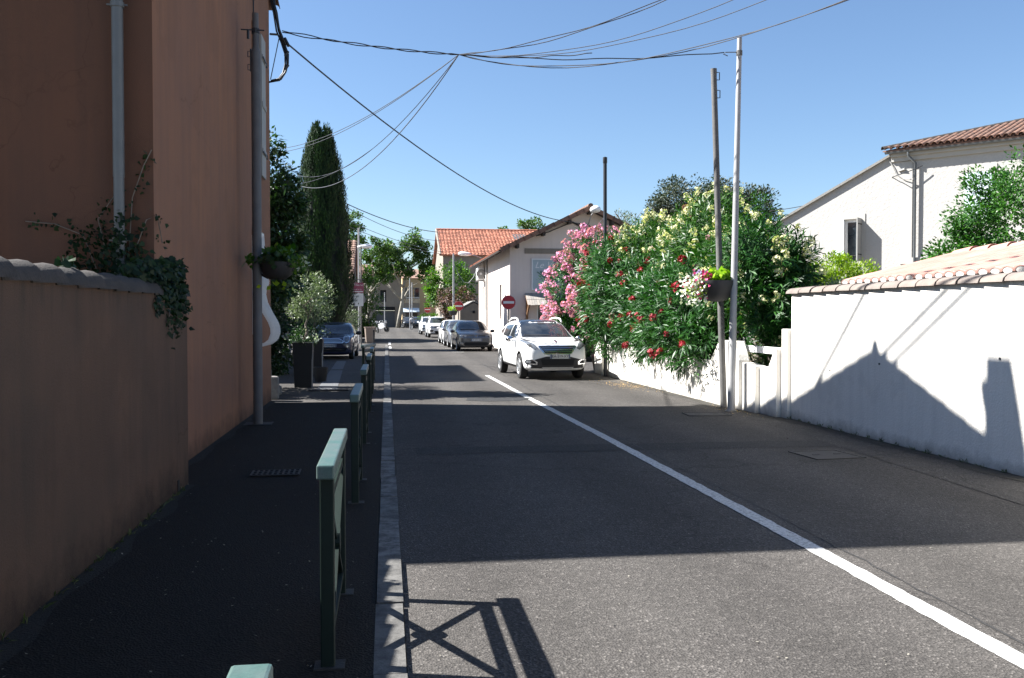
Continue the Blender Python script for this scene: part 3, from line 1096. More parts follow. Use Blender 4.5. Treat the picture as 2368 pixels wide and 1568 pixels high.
# ------------------------------------------------------------------ low garden wall on the left with a ridge of half-round tiles
gw = thing("garden_wall", "weathered pinkish garden wall along the pavement capped with half-round tiles", "wall", (-1.96, 1, 0))
g = MB()
g.box2((-2.05, -5, 0), (-1.85, 8.855, 1.80))
g.build("wall_body", M_greyp, gw)
gb_ = MB()
gb_.box2((-1.85, 8.40, 0), (-1.843, 8.46, .14))
gb_.build("weep_hole", M_void, gw)
ct = canal_tile("cap_tile", .44, .135, .105, M_tileg, .016, 8)
for k in range(38):
    v = 8.80 - .365 * k
    q = Vector((-1.935 + random.uniform(-.006, .006), v, 1.79 + random.uniform(0, .006)))
    put_m("cap_tile", ct, frame_m(q, (random.uniform(-.02, .02), -1, .0 - .035), (0, 0, 1)) @ Matrix.Diagonal((1, 1, .85, 1)), gw)

# the ivy over the wall end
ivy = thing("ivy", "dark ivy spilling over the tiled garden wall by the downpipe", "ivy", (-2.0, 8.2, 1.8))


def ivy_blob(n, c, r, size):
    P = np.array(c) + rdir(n) * (RNG.random(n) ** 0.4)[:, None] * np.array(r)
    D = norm(rdir(n) + np.array([.4, -.3, -.7]))
    N = norm(np.array([.7, -.8, .4]) + rdir(n) * .6)
    Lf = size * RNG.uniform(.6, 1.3, n)
    return leaf_quads(P, D, Lf, Lf * .85, N, .1, .27)


def ivy_strand(pts, n, size, jit=.03):
    pts = np.array(pts, float)
    t = np.sort(RNG.random(n)) * (len(pts) - 1)
    i = np.minimum(t.astype(int), len(pts) - 2)
    P = pts[i] + (pts[i + 1] - pts[i]) * (t - i)[:, None] + RNG.normal(size=(n, 3)) * jit
    D = norm(rdir(n) + np.array([.2, -.2, -.5]))
    Lf = size * RNG.uniform(.6, 1.3, n)
    return leaf_quads(P, D, Lf, Lf * .9, norm(np.array([.8, -.8, .3]) + rdir(n) * .5), .1, .27)


iq = [ivy_blob(1100, (-1.94, 8.0, 1.97), (.17, .75, .12), .055), ivy_blob(520, (-1.84, 8.25, 1.83), (.08, .45, .12), .05),
      ivy_blob(420, (-1.95, 8.55, 2.02), (.14, .3, .14), .06), ivy_blob(50, (-1.83, 8.1, 1.72), (.05, .35, .09), .05),
      ivy_blob(340, (-2.62, 8.78, 2.05), (.32, .05, .4), .05), ivy_blob(220, (-2.42, 8.68, 2.15), (.12, .05, .45), .05),
      ivy_blob(50, (-2.3, 8.78, 2.2), (.14, .05, .4), .065),
      ivy_blob(14, (-1.93, 5.9, 1.95), (.06, .12, .03), .07), ivy_blob(30, (-1.92, 7.5, 1.94), (.08, .25, .05), .07)]
strands = [[(-2.62, 8.8, 2.0), (-2.75, 8.81, 2.35), (-3.0, 8.82, 2.45), (-3.25, 8.82, 2.47)], [(-2.55, 8.8, 2.2), (-2.62, 8.81, 2.5), (-2.45, 8.81, 2.75)],
           [(-2.35, 8.8, 2.2), (-2.32, 8.82, 2.7), (-2.22, 8.83, 3.0), (-2.15, 8.84, 3.15)], [(-2.3, 8.8, 2.2), (-2.2, 8.83, 2.5), (-2.12, 8.9, 2.55), (-2.1, 9.0, 2.3)],
           [(-1.83, 8.1, 1.7), (-1.83, 8.05, 1.58), (-1.835, 8.1, 1.48)], [(-1.83, 8.3, 1.65), (-1.83, 8.4, 1.55), (-1.835, 8.2, 1.42)],
           [(-1.8, 8.5, 1.75), (-1.82, 8.7, 1.66), (-2.08, 9.1, 1.62)], [(-1.83, 7.7, 1.78), (-1.83, 7.65, 1.64)], [(-2.1, 8.95, 1.9), (-2.1, 9.3, 1.75)],
           [(-1.83, 8.45, 1.72), (-1.835, 8.35, 1.6), (-1.835, 8.6, 1.5)]]
for s_ in strands:
    iq.append(ivy_strand(s_, 40, .045))
add_leaves("foliage", np.concatenate(iq), L_ivy, ivy)
im = MB()
for s_ in strands:
    im.tube(s_, .005, 4)
tag(im.build("stems", M_bark, ivy), kind="stuff")

# ------------------------------------------------------------------ dark pole with a hanging planter, left
pl = thing("utility_pole", "dark grey two-stage steel pole standing against the tall pink house", "pole", (-1.87, 13.7, .03))
p_ = MB()
p_.lathe([(.068, 0), (.068, 5.42), (.062, 5.44), (.055, 5.46), (.045, 5.48), (.045, 5.98), (.0, 5.98)], 16)
p_.build("shaft", M_polegrey, pl, local=True, smooth=40)
c = MB()
for z in (5.35, 5.16):
    c.tube([(-.07, 0, z), (-.11, 0, z), (-.11, 0, z + .08), (-.07, 0, z + .08)], .007, 5)
c.box2((-.078, -.03, 5.14), (-.06, .03, 5.46))
c.build("cable_hook", M_black, pl, local=True)
c = MB()
c.box2((-.2, -.03, 5.72), (.13, -.05, 5.735))
c.tube([(-.1, -.04, 5.73), (-.1, -.04, 5.6)], .02, 6)
c.lathe([(.046, 5.69), (.058, 5.69), (.058, 5.76), (.046, 5.76)], 12)
c.build("bracket", M_black, pl, local=True)
bb = MB()
bb.box2((-.34, -.16, -.03), (.2, .2, .004))
bb.build("base_plate", M_iron, pl, local=True)


def flower_basket(name, label, c, r, tilt, flowers, seed, spill=(-1, 0)):
    t = thing(name, label, "flower basket", c, group=None)
    b = MB()
    b.lathe([(0.02, -.30 * r / .3), (.45 * r, -.285 * r / .3), (.82 * r, -.2 * r / .3), (.98 * r, -.06 * r / .3), (r, 0.0), (r * .93, 0.0), (r * .9, -.05), (0.01, -.06)], 24)
    o = b.build("planter_bowl", M_bowl, t, local=True, smooth=45)
    base = Vector(c)
    for nm, mm, n, cc, rr, sz, wl in flowers:
        P = np.array(base) + np.array(cc) + rdir(n) * (RNG.random(n) ** .45)[:, None] * np.array(rr)
        D = norm(rdir(n) + np.array([spill[0] * .5, -.5, -.1]))
        Lf = sz * RNG.uniform(.7, 1.3, n)
        add_leaves(nm, leaf_quads(P, D, Lf, Lf * wl, norm(np.array([-.5, -.8, .6]) + rdir(n) * .6)), mm, t)
    return t


flower_basket("hanging_planter", "shaded round flower planter hung on the dark pole by the tall house", (-1.58, 13.7, 2.40), .26, 0,
              [("bright_foliage", L_bright, 130, (.06, 0, .13), (.25, .25, .10), .11, .8), ("trailing_leaves", L_bright, 160, (.28, -.05, -.02), (.2, .25, .16), .07, .7),
               ("trailing_leaves", L_dark, 160, (.0, -.1, .02), (.3, .25, .10), .09, .8), ("white_petals", P_white, 26, (.34, -.1, .0), (.2, .2, .12), .06, .9),
               ("side_leaves", L_bright, 26, (-.38, 0, .02), (.1, .1, .14), .09, .8), ("low_leaves", L_yel, 9, (-.02, -.1, -.34), (.3, .1, .05), .09, .8)], 3)
arm = MB()
arm.tube([(.04, 0, 2.2), (.16, 0, 2.14)], .02, 6)
arm.build("planter_arm", M_black, pl, local=True)

# ------------------------------------------------------------------ green pedestrian barriers along the kerb
BARR = None


def make_barrier(name, label, v, u=-.265):
    t = thing(name, label, "barrier", (u, v, .03), 0, "green barriers along the pavement edge")
    L = 1.09
    for y in (0, L):
        b = MB()
        b.box2((-.031, y - .031, 0), (.031, y + .031, .858))
        b.build("post", M_green, t, local=True, bevel=.005)
        b = MB()
        b.box2((-.06, y - .055, -.003), (.075, y + .055, .006))
        b.build("foot_plate", M_iron, t, local=True)
    b = MB()
    b.box2((-.039, -.12, .86), (.039, L + .12, .925))
    b.build("cap", M_greencap, t, local=True, bevel=.008)
    b = MB()
    b.box2((-.02, .036, .735), (.02, L - .036, .775))
    b.build("top_rail", M_green, t, local=True)
    b = MB()
    b.box2((-.02, .036, .10), (.02, L - .036, .135))
    b.build("bottom_rail", M_green, t, local=True)
    for a, c in (((.036, .135), (L - .036, .735)), ((.036, .735), (L - .036, .135))):
        b = MB()
        s_ = .004 if a[1] < .5 else -.004
        b.beam((s_, a[0], a[1]), (s_, c[0], c[1]), .024, .042, up=(1, 0, 0))
        b.build("cross_bar", M_green, t, local=True)
    b = MB()
    b.lathe([(0, -.03), (.065, -.03), (.065, .03), (0, .03)], 8, (0, L / 2, .435), axis='X')
    b.build("boss", M_green, t, local=True)
    return t


def copy_tree(o, parent=None):
    c = o.copy()
    COL.objects.link(c)
    if parent is not None:
        c.parent = parent
    for ch_ in list(o.children):
        copy_tree(ch_, c)
    return c


BARR = make_barrier("barrier", "whole green crossed barrier nearest the camera, worn pale on its top rail", 4.13)
for v, u, lab in ((.52, -.25, "green barrier of which only the end of the cap shows at the bottom edge"),
                  (7.75, -.265, "second whole green barrier, just before the drain grate's far side"),
                  (11.35, -.28, "third whole green barrier, level with the foot of the dark pole's near side"),
                  (15.2, -.29, "fourth whole green barrier, beyond the dark pole"),
                  (18.7, -.30, "fifth whole green barrier, level with the shaded planters")):
    o = copy_tree(BARR)
    o.location = (u, v, .03)
    o["label"] = lab
o = copy_tree(BARR)
o.location = (-.55, 22.2, 0)
o.rotation_euler = (0, 0, R(-12))
o["label"] = "last green barrier, turned slightly and set back towards the parked blue car"
mb = MB()
mb.lathe([(.0, 0), (.05, 0), (.05, .95), (.035, 1.0), (0, 1.02)], 12)
t = thing("bollard", "slim dark steel post at the kerb beside the beige wheelie bin", "bollard", (-.62, 46, 0))
mb.build("shaft", M_black, t, local=True)
# ------------------------------------------------------------------ white walls on the right
def uw(v):
    return 6.285 - .004 * (v - 8.2)


ww = thing("white_wall", "tall bright white rendered wall with a row of buff tiles on top", "wall", (6.4, 5, 0))
g = MB()
g.prism([(uw(13.45), 13.45), (uw(-6), -6), (uw(-6) + .22, -6), (uw(13.45) + .22, 13.45)], 'Z', 0, 1.985)
g.build("wall_body", M_white, ww)
g = MB()
g.box2((6.20, 13.452, 0), (6.46, 13.668, 1.41))
g.build("pilaster", M_white, ww, bevel=.012)
ct = canal_tile("cap_tile", .46, .165, .140, M_tilel, .010, 8)
for k in range(44):
    v = 13.52 - .385 * k
    q = Vector((uw(v) + .10 + random.uniform(-.005, .005), v - .40, 1.955 + random.uniform(0, .008)))
    put_m("cap_tile", ct, frame_m(q, (-.004 + random.uniform(-.012, .012), 1, .018), (0, 0, 1)) @ Matrix.Diagonal((1, 1, .62, 1)), ww)
for v, z in ((10.9, 1.0), (12.2, .84), (8.6, 1.17)):
    c = MB()
    c.tube([(uw(v) - .012, v, z), (uw(v) + .02, v, z - .01)], .013, 6)
    c.build("wall_hook", M_iron, ww)

lw = thing("low_wall", "low white wall with stepped notches under the oleanders", "wall", (6.0, 19, 0))
segs = [[(25.4, 0), (25.4, 1.05), (25.0, 1.05), (24.8, .86), (22.3, .85), (22.0, 1.15), (21.4, 1.15), (21.1, .8), (19.4, .8), (19.1, 1.15), (18.4, 1.15), (18.1, .8),
         (16.2, .8), (15.75, 1.18), (15.06, 1.18), (14.90, .95), (14.852, .86), (14.852, 0)],
        [(14.85, 0), (14.85, .82), (14.302, .79), (14.302, 0)],
        [(14.30, 0), (14.30, .78), (13.98, .78), (13.73, 1.10), (13.672, 1.10), (13.672, 0)]]
for poly, u0 in zip(segs, (5.965, 6.03, 6.115)):
    g = MB()
    # slight plan angle: the wall leans outward with distance
    n0 = len(g.v)
    g.prism(poly, 'X', u0, u0 + .2)
    if u0 == 5.965:
        g.v = [(x - (y - 14.85) * .007, y, z) for x, y, z in g.v]
    g.build("wall_body", M_white, lw, bevel=.012)
g = MB()
g.beam((6.27, 13.66, 1.05), (6.14, 25.2, 1.06), .06, .11)
g.build("rail", M_whitepaint, lw)
for v in (25.36, 24.1):
    pass
g = MB()
g.box2((5.79, 24.06, 0), (5.88, 24.16, .84))
g.build("pilaster", M_white, lw)

# poles in front of the low wall
sp = thing("utility_pole", "tall pale galvanised pole at the foot of the low white wall", "pole", (5.80, 14.75, 0))
p_ = MB()
tp = Vector((.13, .05, 6.32))
p_.tube([(0, 0, -.02), (0, 0, .02), tp * .5, tp], [.066, .066, .053, .040], 18)
p_.build("shaft", M_galv, sp, local=True, smooth=50)
c = MB()
c.lathe([(.041, 6.02), (.052, 6.02), (.052, 6.10), (.041, 6.10)], 14, (.125, .048, 0))
c.tube([(.08, .04, 6.07), (-.12, .04, 6.06), (-.16, .04, 6.03), (-.08, .04, 6.0)], .008, 5)
c.build("cable_bracket", M_oldsteel, sp, local=True)
c = MB()
c.lathe([(.066, 0), (.10, .0), (.085, .02), (.066, .03)], 16)
c.build("foot", M_conc, sp, local=True)

dk = thing("utility_pole", "leaning weathered brown steel pole with a flower bowl, left of the pale one", "pole", (5.88, 15.30, 0))
p_ = MB()
tp = Vector((-.22, 0, 5.92))
p_.tube([(0, 0, -.02), tp * .5, tp * .97, tp], [.058, .054, .050, .056], 16)
p_.build("shaft", M_oldsteel, dk, local=True, smooth=50)
c = MB()
for z in (5.86, 5.55):
    x = -.22 * z / 5.92
    c.tube([(x + .05, 0, z), (x + .105, 0, z), (x + .105, 0, z - .13), (x + .05, 0, z - .13)], .009, 5)
c.build("cable_hook", M_iron, dk, local=True)
c = MB()
c.beam((-.08, -.052, 2.2), (-.08, -.10, 2.2), .04, .2)
c.build("planter_arm", M_black, dk, local=True)
flower_basket("hanging_planter", "sunlit charcoal flower bowl on the brown pole with white and magenta flowers", (5.62, 15.02, 2.22), .36, 0,
              [("lime_foliage", L_lime, 150, (.04, -.05, .07), (.23, .2, .11), .12, .8), ("trailing_leaves", L_yel, 170, (-.36, -.08, -.14), (.2, .2, .26), .06, .6),
               ("white_petals", P_white, 150, (-.46, -.16, -.18), (.27, .22, .30), .062, .9), ("magenta_petals", P_mag, 30, (-.2, -.12, .08), (.1, .1, .08), .07, .9),
               ("magenta_petals", P_mag, 30, (-.48, -.2, -.1), (.28, .15, .3), .06, .9), ("violet_petals", P_vio, 60, (-.28, -.02, .14), (.18, .15, .09), .045, .6),
               ("orange_petals", P_red, 12, (-.78, -.1, -.1), (.06, .05, .05), .07, .9)], 5)

bp = thing("utility_pole", "tall thin black post standing at the far end of the low white wall", "pole", (5.83, 23.8, 0))
p_ = MB()
p_.tube([(0, 0, 0), (-.02, 0, 3), (-.03, 0, 5.72)], [.052, .05, .05], 12)
p_.lathe([(.052, 5.70), (.06, 5.72), (.06, 5.86), (0, 5.88)], 12, (-.03, 0, 0))
p_.build("shaft", M_black, bp, local=True, smooth=50)

# ------------------------------------------------------------------ pink tiled lean-to roof behind the white wall
lr = thing("garage", "low outbuilding with a pale pink tiled roof behind the white wall", "outbuilding", (7.6, 9, 0))
EU, EZ, RU, RZ, VF = 6.62, 2.07, 8.42, 2.50, 12.5
g = MB()
g.slab((EU, 1, EZ), (RU, 1, RZ), (RU, VF, RZ), (EU, VF, EZ), .06)
g.slab((RU, 1, RZ), (10.6, 1, 2.0), (10.6, VF, 2.0), (RU, VF, RZ), .06)
ro = g.build("roof", M_tilep, lr)
g = MB()
g.box2((6.7, 1.1, 0), (10.4, VF - .08, 1.94))
g.build("wall_body", M_cream2, lr)
d = Vector((RU - EU, 0, RZ - EZ)).normalized()
nrm = Vector((-d.z, 0, d.x))
pt = canal_tile("roof_tile", .44, .098, .080, M_tilep, .012, 6)
mt = MB()
mt.lathe([(0, 0), (.07, .0), (.082, .03), (.07, .05), (0, .055)], 8, axis='X')
mtm = mt.mesh("mortar_cap", M_mortar, smooth=60)
nrow = 5
step = (Vector((RU, 0, RZ)) - Vector((EU, 0, EZ))).length / nrow
for k in range(46):
    v = VF - .10 - .205 * k
    for j in range(nrow):
        q = Vector((EU, v, EZ)) + d * (step * j - .03) + nrm * (.022 + random.uniform(0, .006))
        put_m("roof_tile", pt, frame_m(q, d + Vector((0, random.uniform(-.012, .012), .03)), nrm) @ Matrix.Diagonal((1, 1, .6, 1)), ro)
    m_ = frame_m(Vector((EU - .035, v, EZ + .028)), d, nrm)
    put_m("mortar_cap", mtm, m_ @ Matrix.Diagonal((1, 1.1, .6, 1)), ro)
rt2 = canal_tile("ridge_tile", .45, .12, .10, M_tilep, .014, 8)
for k in range(24):
    q = Vector((RU, VF - .42 - .40 * k, RZ + .01))
    put_m("ridge_tile", rt2, frame_m(q, (0, 1, -.03), (0, 0, 1)), ro)

# ------------------------------------------------------------------ big cream house on the right
HK = Vector((0, 0, 1.6)) + (Vector((15.76, 26.22, 6.64)) - Vector((0, 0, 1.6))) * 1.3
HK.z = 0
HX = Vector((.672, -.741, 0)).normalized()             # along the facade, towards the viewer's side
HN = Vector((-.741, -.672, 0)).normalized()            # outward normal
rh = thing("cream_house", "large cream roughcast house with low tiled roof above the white wall", "house", tuple(HK))


def hp(s, n, z):
    p = HK + HX * s + HN * n
    return (p.x, p.y, z)


EZ2 = 8.15
wl = MB()
wo_ = hp(-8.5, 0, 0)
op1 = (8.5 - 2.30, 8.5 - 1.60, 3.9, 5.66)
op2 = (8.5 + 2.35, 8.5 + 3.3, 5.4, 7.15)
zl, zr = 4.15, 8.08
wall_panel(wl, wo_, HX, HN, 8.5 - .4, zl, [(op1[0], op1[1], op1[2], zl)], .2)
# sloping left part above zl, left of the window, window band, right
def tri(s0, s1, za, zb0, zb1):
    wl.add([hp(s0, 0, za), hp(s1, 0, za), hp(s1, 0, zb1), hp(s0, 0, zb0)], [(0, 1, 2, 3)])


def vz(s):
    return 8.08 + (s + .4) * .497


tri(-8.5, -2.30, zl, zl + .001, vz(-2.30))
tri(-2.30, -1.60, op1[3], vz(-2.30), vz(-1.60))
tri(-1.60, -.4, zl, vz(-1.60), vz(-.4))
for a, b in (((-2.30, zl), (-2.30, op1[3])), ((-2.30, op1[3]), (-1.60, op1[3])), ((-1.60, op1[3]), (-1.60, zl))):
    wl.add([hp(a[0], 0, a[1]), hp(b[0], 0, b[1]), hp(b[0], -.2, b[1]), hp(a[0], -.2, a[1])], [(0, 1, 2, 3)])
wall_panel(wl, hp(-.4, 0, 0), HX, HN, 10.4, EZ2, [(2.75, 3.7, 5.4, 7.15)], .2)
wl.add([hp(-8.5, 0, 0), hp(-8.5, -6, 0), hp(-8.5, -6, 4.1), hp(-8.5, 0, 4.1)], [(0, 1, 2, 3)])
wl.build("wall_body", M_cream, rh)
v_ = MB()
v_.slab(hp(-8.9, .14, vz(-8.9) + .09), hp(-.42, .14, vz(-.42) + .09), hp(-.42, -6, vz(-.42) + .09), hp(-8.9, -6, vz(-8.9) + .09), .09)
v_.build("annex_roof", M_conc, rh)
for s0, s1, n, z0, z1, mm in ((0, .42, .035, 3.97, EZ2 - .35, M_cream2), (-.03, 9, .05, 3.72, 3.97, M_cream2), (-.38, 10, .10, EZ2 - .32, EZ2 - .14, M_cream2),
                              (-.38, 10, .22, EZ2 - .138, EZ2 + .02, M_cream2)):
    g = MB()
    g.add([hp(s, nn, z) for z in (z0, z1) for s, nn in ((s0, .002), (s1, .002), (s1, n), (s0, n))],
          [(0, 3, 2, 1), (4, 5, 6, 7), (0, 1, 5, 4), (1, 2, 6, 5), (2, 3, 7, 6), (3, 0, 4, 7)])
    g.build("moulding", mm, rh)
g = MB()
g.tube([hp(-.55, .34, EZ2 + .04), hp(10, .34, EZ2 + .04)], .075, 8)
g.build("gutter", M_zinc, rh)
g = MB()
g.tube([hp(.33, .34, EZ2), hp(.34, .34, EZ2 - .18), hp(.55, .13, EZ2 - .45), hp(.55, .12, 0)], .05, 10)
g.build("downpipe", M_zinc, rh, smooth=50)
# window one: stone surround, frame, pane, two open shutters
g = MB()
for s0, s1, z0, z1 in ((-2.75, -2.30, 3.9, 5.66), (-1.60, -1.42, 3.9, 5.66), (-2.75, -1.42, 5.66, 5.86)):
    g.add([hp(s, nn, z) for z in (z0, z1) for s, nn in ((s0, .002), (s1, .002), (s1, .03), (s0, .03))],
          [(0, 3, 2, 1), (4, 5, 6, 7), (0, 1, 5, 4), (1, 2, 6, 5), (2, 3, 7, 6), (3, 0, 4, 7)])
g.build("window_surround", M_cream2, rh)


def hbox(mb, s0, s1, n0, n1, z0, z1):
    mb.add([hp(s, nn, z) for z in (z0, z1) for s, nn in ((s0, n0), (s1, n0), (s1, n1), (s0, n1))],
           [(0, 3, 2, 1), (4, 5, 6, 7), (0, 1, 5, 4), (1, 2, 6, 5), (2, 3, 7, 6), (3, 0, 4, 7)])


g = MB()
hbox(g, -2.30, -2.20, -.2, -.14, 3.9, 5.66)
hbox(g, -1.70, -1.60, -.2, -.14, 3.9, 5.66)
hbox(g, -2.20, -1.70, -.2, -.14, 5.54, 5.66)
wf = g.build("window", M_whitepaint, rh)
g = MB()
hbox(g, -2.20, -1.70, -.19, -.17, 3.9, 5.54)
g.build("pane", M_glass, wf)
g = MB()
hbox(g, -2.62, -2.27, .05, .085, 3.9, 5.62)
g.build("shutter", M_blueshut, rh)
g = MB()
hbox(g, -1.60, -1.555, .035, .52, 3.9, 5.66)
so = g.build("shutter", M_shutter, rh)
g = MB()
for z in (4.15, 5.4):
    hbox(g, -1.555, -1.545, .03, .45, z, z + .04)
g.build("hinge", M_iron, so)
g = MB()
hbox(g, 2.35, 2.83, .04, .07, 5.35, 7.12)
g.build("shutter", M_blueshut, rh)
g = MB()
hbox(g, 2.85, 3.3, .04, .07, 5.35, 7.12)
g.build("shutter", M_blueshut, rh)
g = MB()
hbox(g, 2.2, 3.45, .002, .03, 7.15, 7.4)
g.build("window_surround", M_cream2, rh)
# hipped tile roof
SLR = .30
ra = [(-.62, .42), (11, .42), (11, -11.2)]
g = MB()
p0, p1, p2 = hp(-.62, .42, EZ2 + .10), hp(11, .42, EZ2 + .10), hp(11, -11.2, EZ2 + .10 + SLR * 11.62)
g.add([p0, p1, p2, (p0[0], p0[1], p0[2] - .05), (p1[0], p1[1], p1[2] - .05), (p2[0], p2[1], p2[2] - .05)],
      [(0, 1, 2), (5, 4, 3), (0, 3, 4, 1), (1, 4, 5, 2), (2, 5, 3, 0)])
hro = g.build("roof", M_tile, rh)
rt3 = canal_tile("roof_tile", .52, .118, .095, M_tile, .014, 6)
dn = (-HN + Vector((0, 0, SLR))).normalized()
nn_ = (HN * SLR + Vector((0, 0, 1))).normalized()
for k in range(25):
    s = -.42 + .25 * k
    for j in range(int((s + .62) / .41) + 1):
        q = Vector(hp(s, .42 - .405 * j + .05, EZ2 + .10 + SLR * (.405 * j - .05))) + nn_ * (.035 + random.uniform(0, .01))
        put_m("roof_tile", rt3, frame_m(q, dn + HX * random.uniform(-.015, .015) + Vector((0, 0, .03)), nn_), hro)
hd = (HX - HN + Vector((0, 0, SLR))).normalized()
rt4 = canal_tile("hip_tile", .52, .13, .11, M_tileg, .016, 6)
for k in range(24):
    q = Vector(hp(-.62, .42, EZ2 + .16)) + hd * (.44 * k)
    put_m("hip_tile", rt4, frame_m(q, hd + Vector((0, 0, .02)), (0, 0, 1)), hro)
# cable entry on the wall
g = MB()
g.tube([hp(-.5, .05, 7.95), hp(-.35, .06, 7.7), hp(-.2, .06, 7.35), hp(.1, .08, 7.1), hp(.5, .18, 7.05)], .02, 6)
g.tube([hp(-.1, .04, 7.45), hp(.15, .10, 7.5)], .05, 6)
g.build("service_cable", M_shutter, rh)

# ------------------------------------------------------------------ oleanders
def fl_mesh(name, petal, nf, r, pr, seed):
    rr = np.random.default_rng(seed)
    V, F = [(0, 0, -.02)], []
    for i in range(nf):
        d = norm(rr.normal(size=3) + np.array([0, -.3, .5]))
        c = d * r * rr.uniform(.55, 1.0)
        a = norm(np.cross(d, rr.normal(size=3)))
        b = np.cross(d, a)
        ic = len(V)
        V += [tuple(c), tuple(c + a * .008)]
        F.append((0, ic, ic + 1))
        for k in range(5):
            t = 2 * math.pi * k / 5 + rr.random()
            e = a * math.cos(t) + b * math.sin(t)
            w = np.cross(d, e)
            j = len(V)
            V += [tuple(c + e * pr * .6 + w * pr * .42 + d * pr * .25), tuple(c + e * pr + d * pr * .3), tuple(c + e * pr * .6 - w * pr * .42 + d * pr * .25)]
            F.append((ic, j, j + 1, j + 2))
    me = bpy.data.meshes.new(name)
    me.from_pydata(V, [], F)
    me.materials.append(petal)
    return me


FL = {k: [fl_mesh("flower_cluster", m, 15, r, pr, s) for s in range(4)] for k, (m, r, pr) in
      dict(pink=(P_pink, .12, .036), red=(P_red, .085, .05), cream=(P_cream, .11, .036), faded=(P_fill, .10, .04)).items()}


def shoots(n, lobes, leaf_l, leaf_w, per=11, up=.55, twig=.30, shellp=.35):
    """oleander shoots: whorls of narrow leaves round short twigs at the surface of several ellipsoids"""
    Q = []
    vol = np.array([np.prod(np.array(l[1])) ** (2 / 3) for l in lobes])
    cnt = (n * vol / vol.sum()).astype(int)
    tips = []
    for (c, r), m in zip(lobes, cnt):
        c, r = np.array(c), np.array(r)
        d = rdir(m)
        rad = 1.0 - shellp * RNG.random(m) ** 1.6 + .06 * RNG.normal(size=m)
        # lumpy outline
        lump = 1 + .10 * np.sin(d[:, 0] * 7 + c[1]) * np.sin(d[:, 2] * 6 + c[0]) + .07 * np.sin(d[:, 1] * 11)
        P = c + d * r * (rad * lump)[:, None]
        T = norm(d / r * r.mean() * .9 + np.array([0, 0, up]) + rdir(m) * .45)
        tips.append(P + T * twig)
        for k in range(per):
            t = twig * (k + RNG.random(m)) / per
            e = norm(np.cross(T, rdir(m)))
            lift = .35 + .75 * (k / per)
            D = norm(e + T * lift[..., None] if isinstance(lift, np.ndarray) else e + T * lift)
            Q.append(leaf_quads(P + T * t[:, None], D, leaf_l * RNG.uniform(.7, 1.2, m), leaf_w * RNG.uniform(.8, 1.2, m), norm(np.cross(D, np.cross(D, T)) + rdir(m) * .35), droop=.12))
    return np.concatenate(Q), np.concatenate(tips)


def core(lobes, f=.62):
    mb = MB()
    for c, r in lobes:
        prof_ = [(max(.001, math.sin(math.pi * i / 7)), -math.cos(math.pi * i / 7)) for i in range(8)]
        b = len(mb.v)
        mb.lathe(prof_, 9, (0, 0, 0))
        mb.v[b:] = [(c[0] + x * r[0] * f, c[1] + y * r[1] * f, c[2] + z * r[2] * f) for x, y, z in mb.v[b:]]
    return mb


def inner_leaves(n, lobes, L, W):
    Q = []
    for c, r in lobes:
        P = np.array(c) + rdir(n) * (RNG.random(n) ** .33)[:, None] * np.array(r) * .8
        D = norm(rdir(n) + np.array([0, 0, .3]))
        Q.append(leaf_quads(P, D, L * RNG.uniform(.7, 1.2, n), W))
    return np.concatenate(Q)


def oleander(name, label, base, lobes, n, lm, flowers, stems, cat="oleander", leaf=(.19, .030), face=None):
    t = thing(name, label, cat, base)
    q, tips = shoots(n, lobes, leaf[0], leaf[1])
    q2 = inner_leaves(900, lobes, leaf[0] * 1.1, leaf[1] * 1.2)
    add_leaves("foliage", np.concatenate([q, q2]), lm, t)
    for a, b in stems:
        mb = MB()
        a, b = Vector(a), Vector(b)
        m = a.lerp(b, .5) + Vector((random.uniform(-.1, .1), random.uniform(-.1, .1), .05))
        mb.tube([a, m, b], [.03, .024, .012], 6)
        mb.build("stem", M_bark, t, smooth='all')
    # flowers only on shoots that stand proud of the other lobes
    vis = np.ones(len(tips), bool)
    for c, r in lobes:
        vis &= (((tips - np.array(c)) / np.array(r)) ** 2).sum(1) > .95
    tips = tips[vis]
    for kind, cntf, sel, sc in flowers:
        cand = tips[sel(tips)]
        if len(cand) == 0:
            continue
        idx = RNG.permutation(len(cand))[:cntf]
        for i in idx:
            m = random.choice(FL[kind])
            p = Vector(cand[i]) + (Vector(cand[i]) - Vector((base[0], base[1], 2.0))).normalized() * .07 - Vector(base)
            o = put("flower_cluster", m, t, loc=p, rot=(random.uniform(-.5, .5), random.uniform(-.5, .5), random.uniform(0, 6.3)), scale=(sc * random.uniform(.7, 1.25),) * 3)
    return t


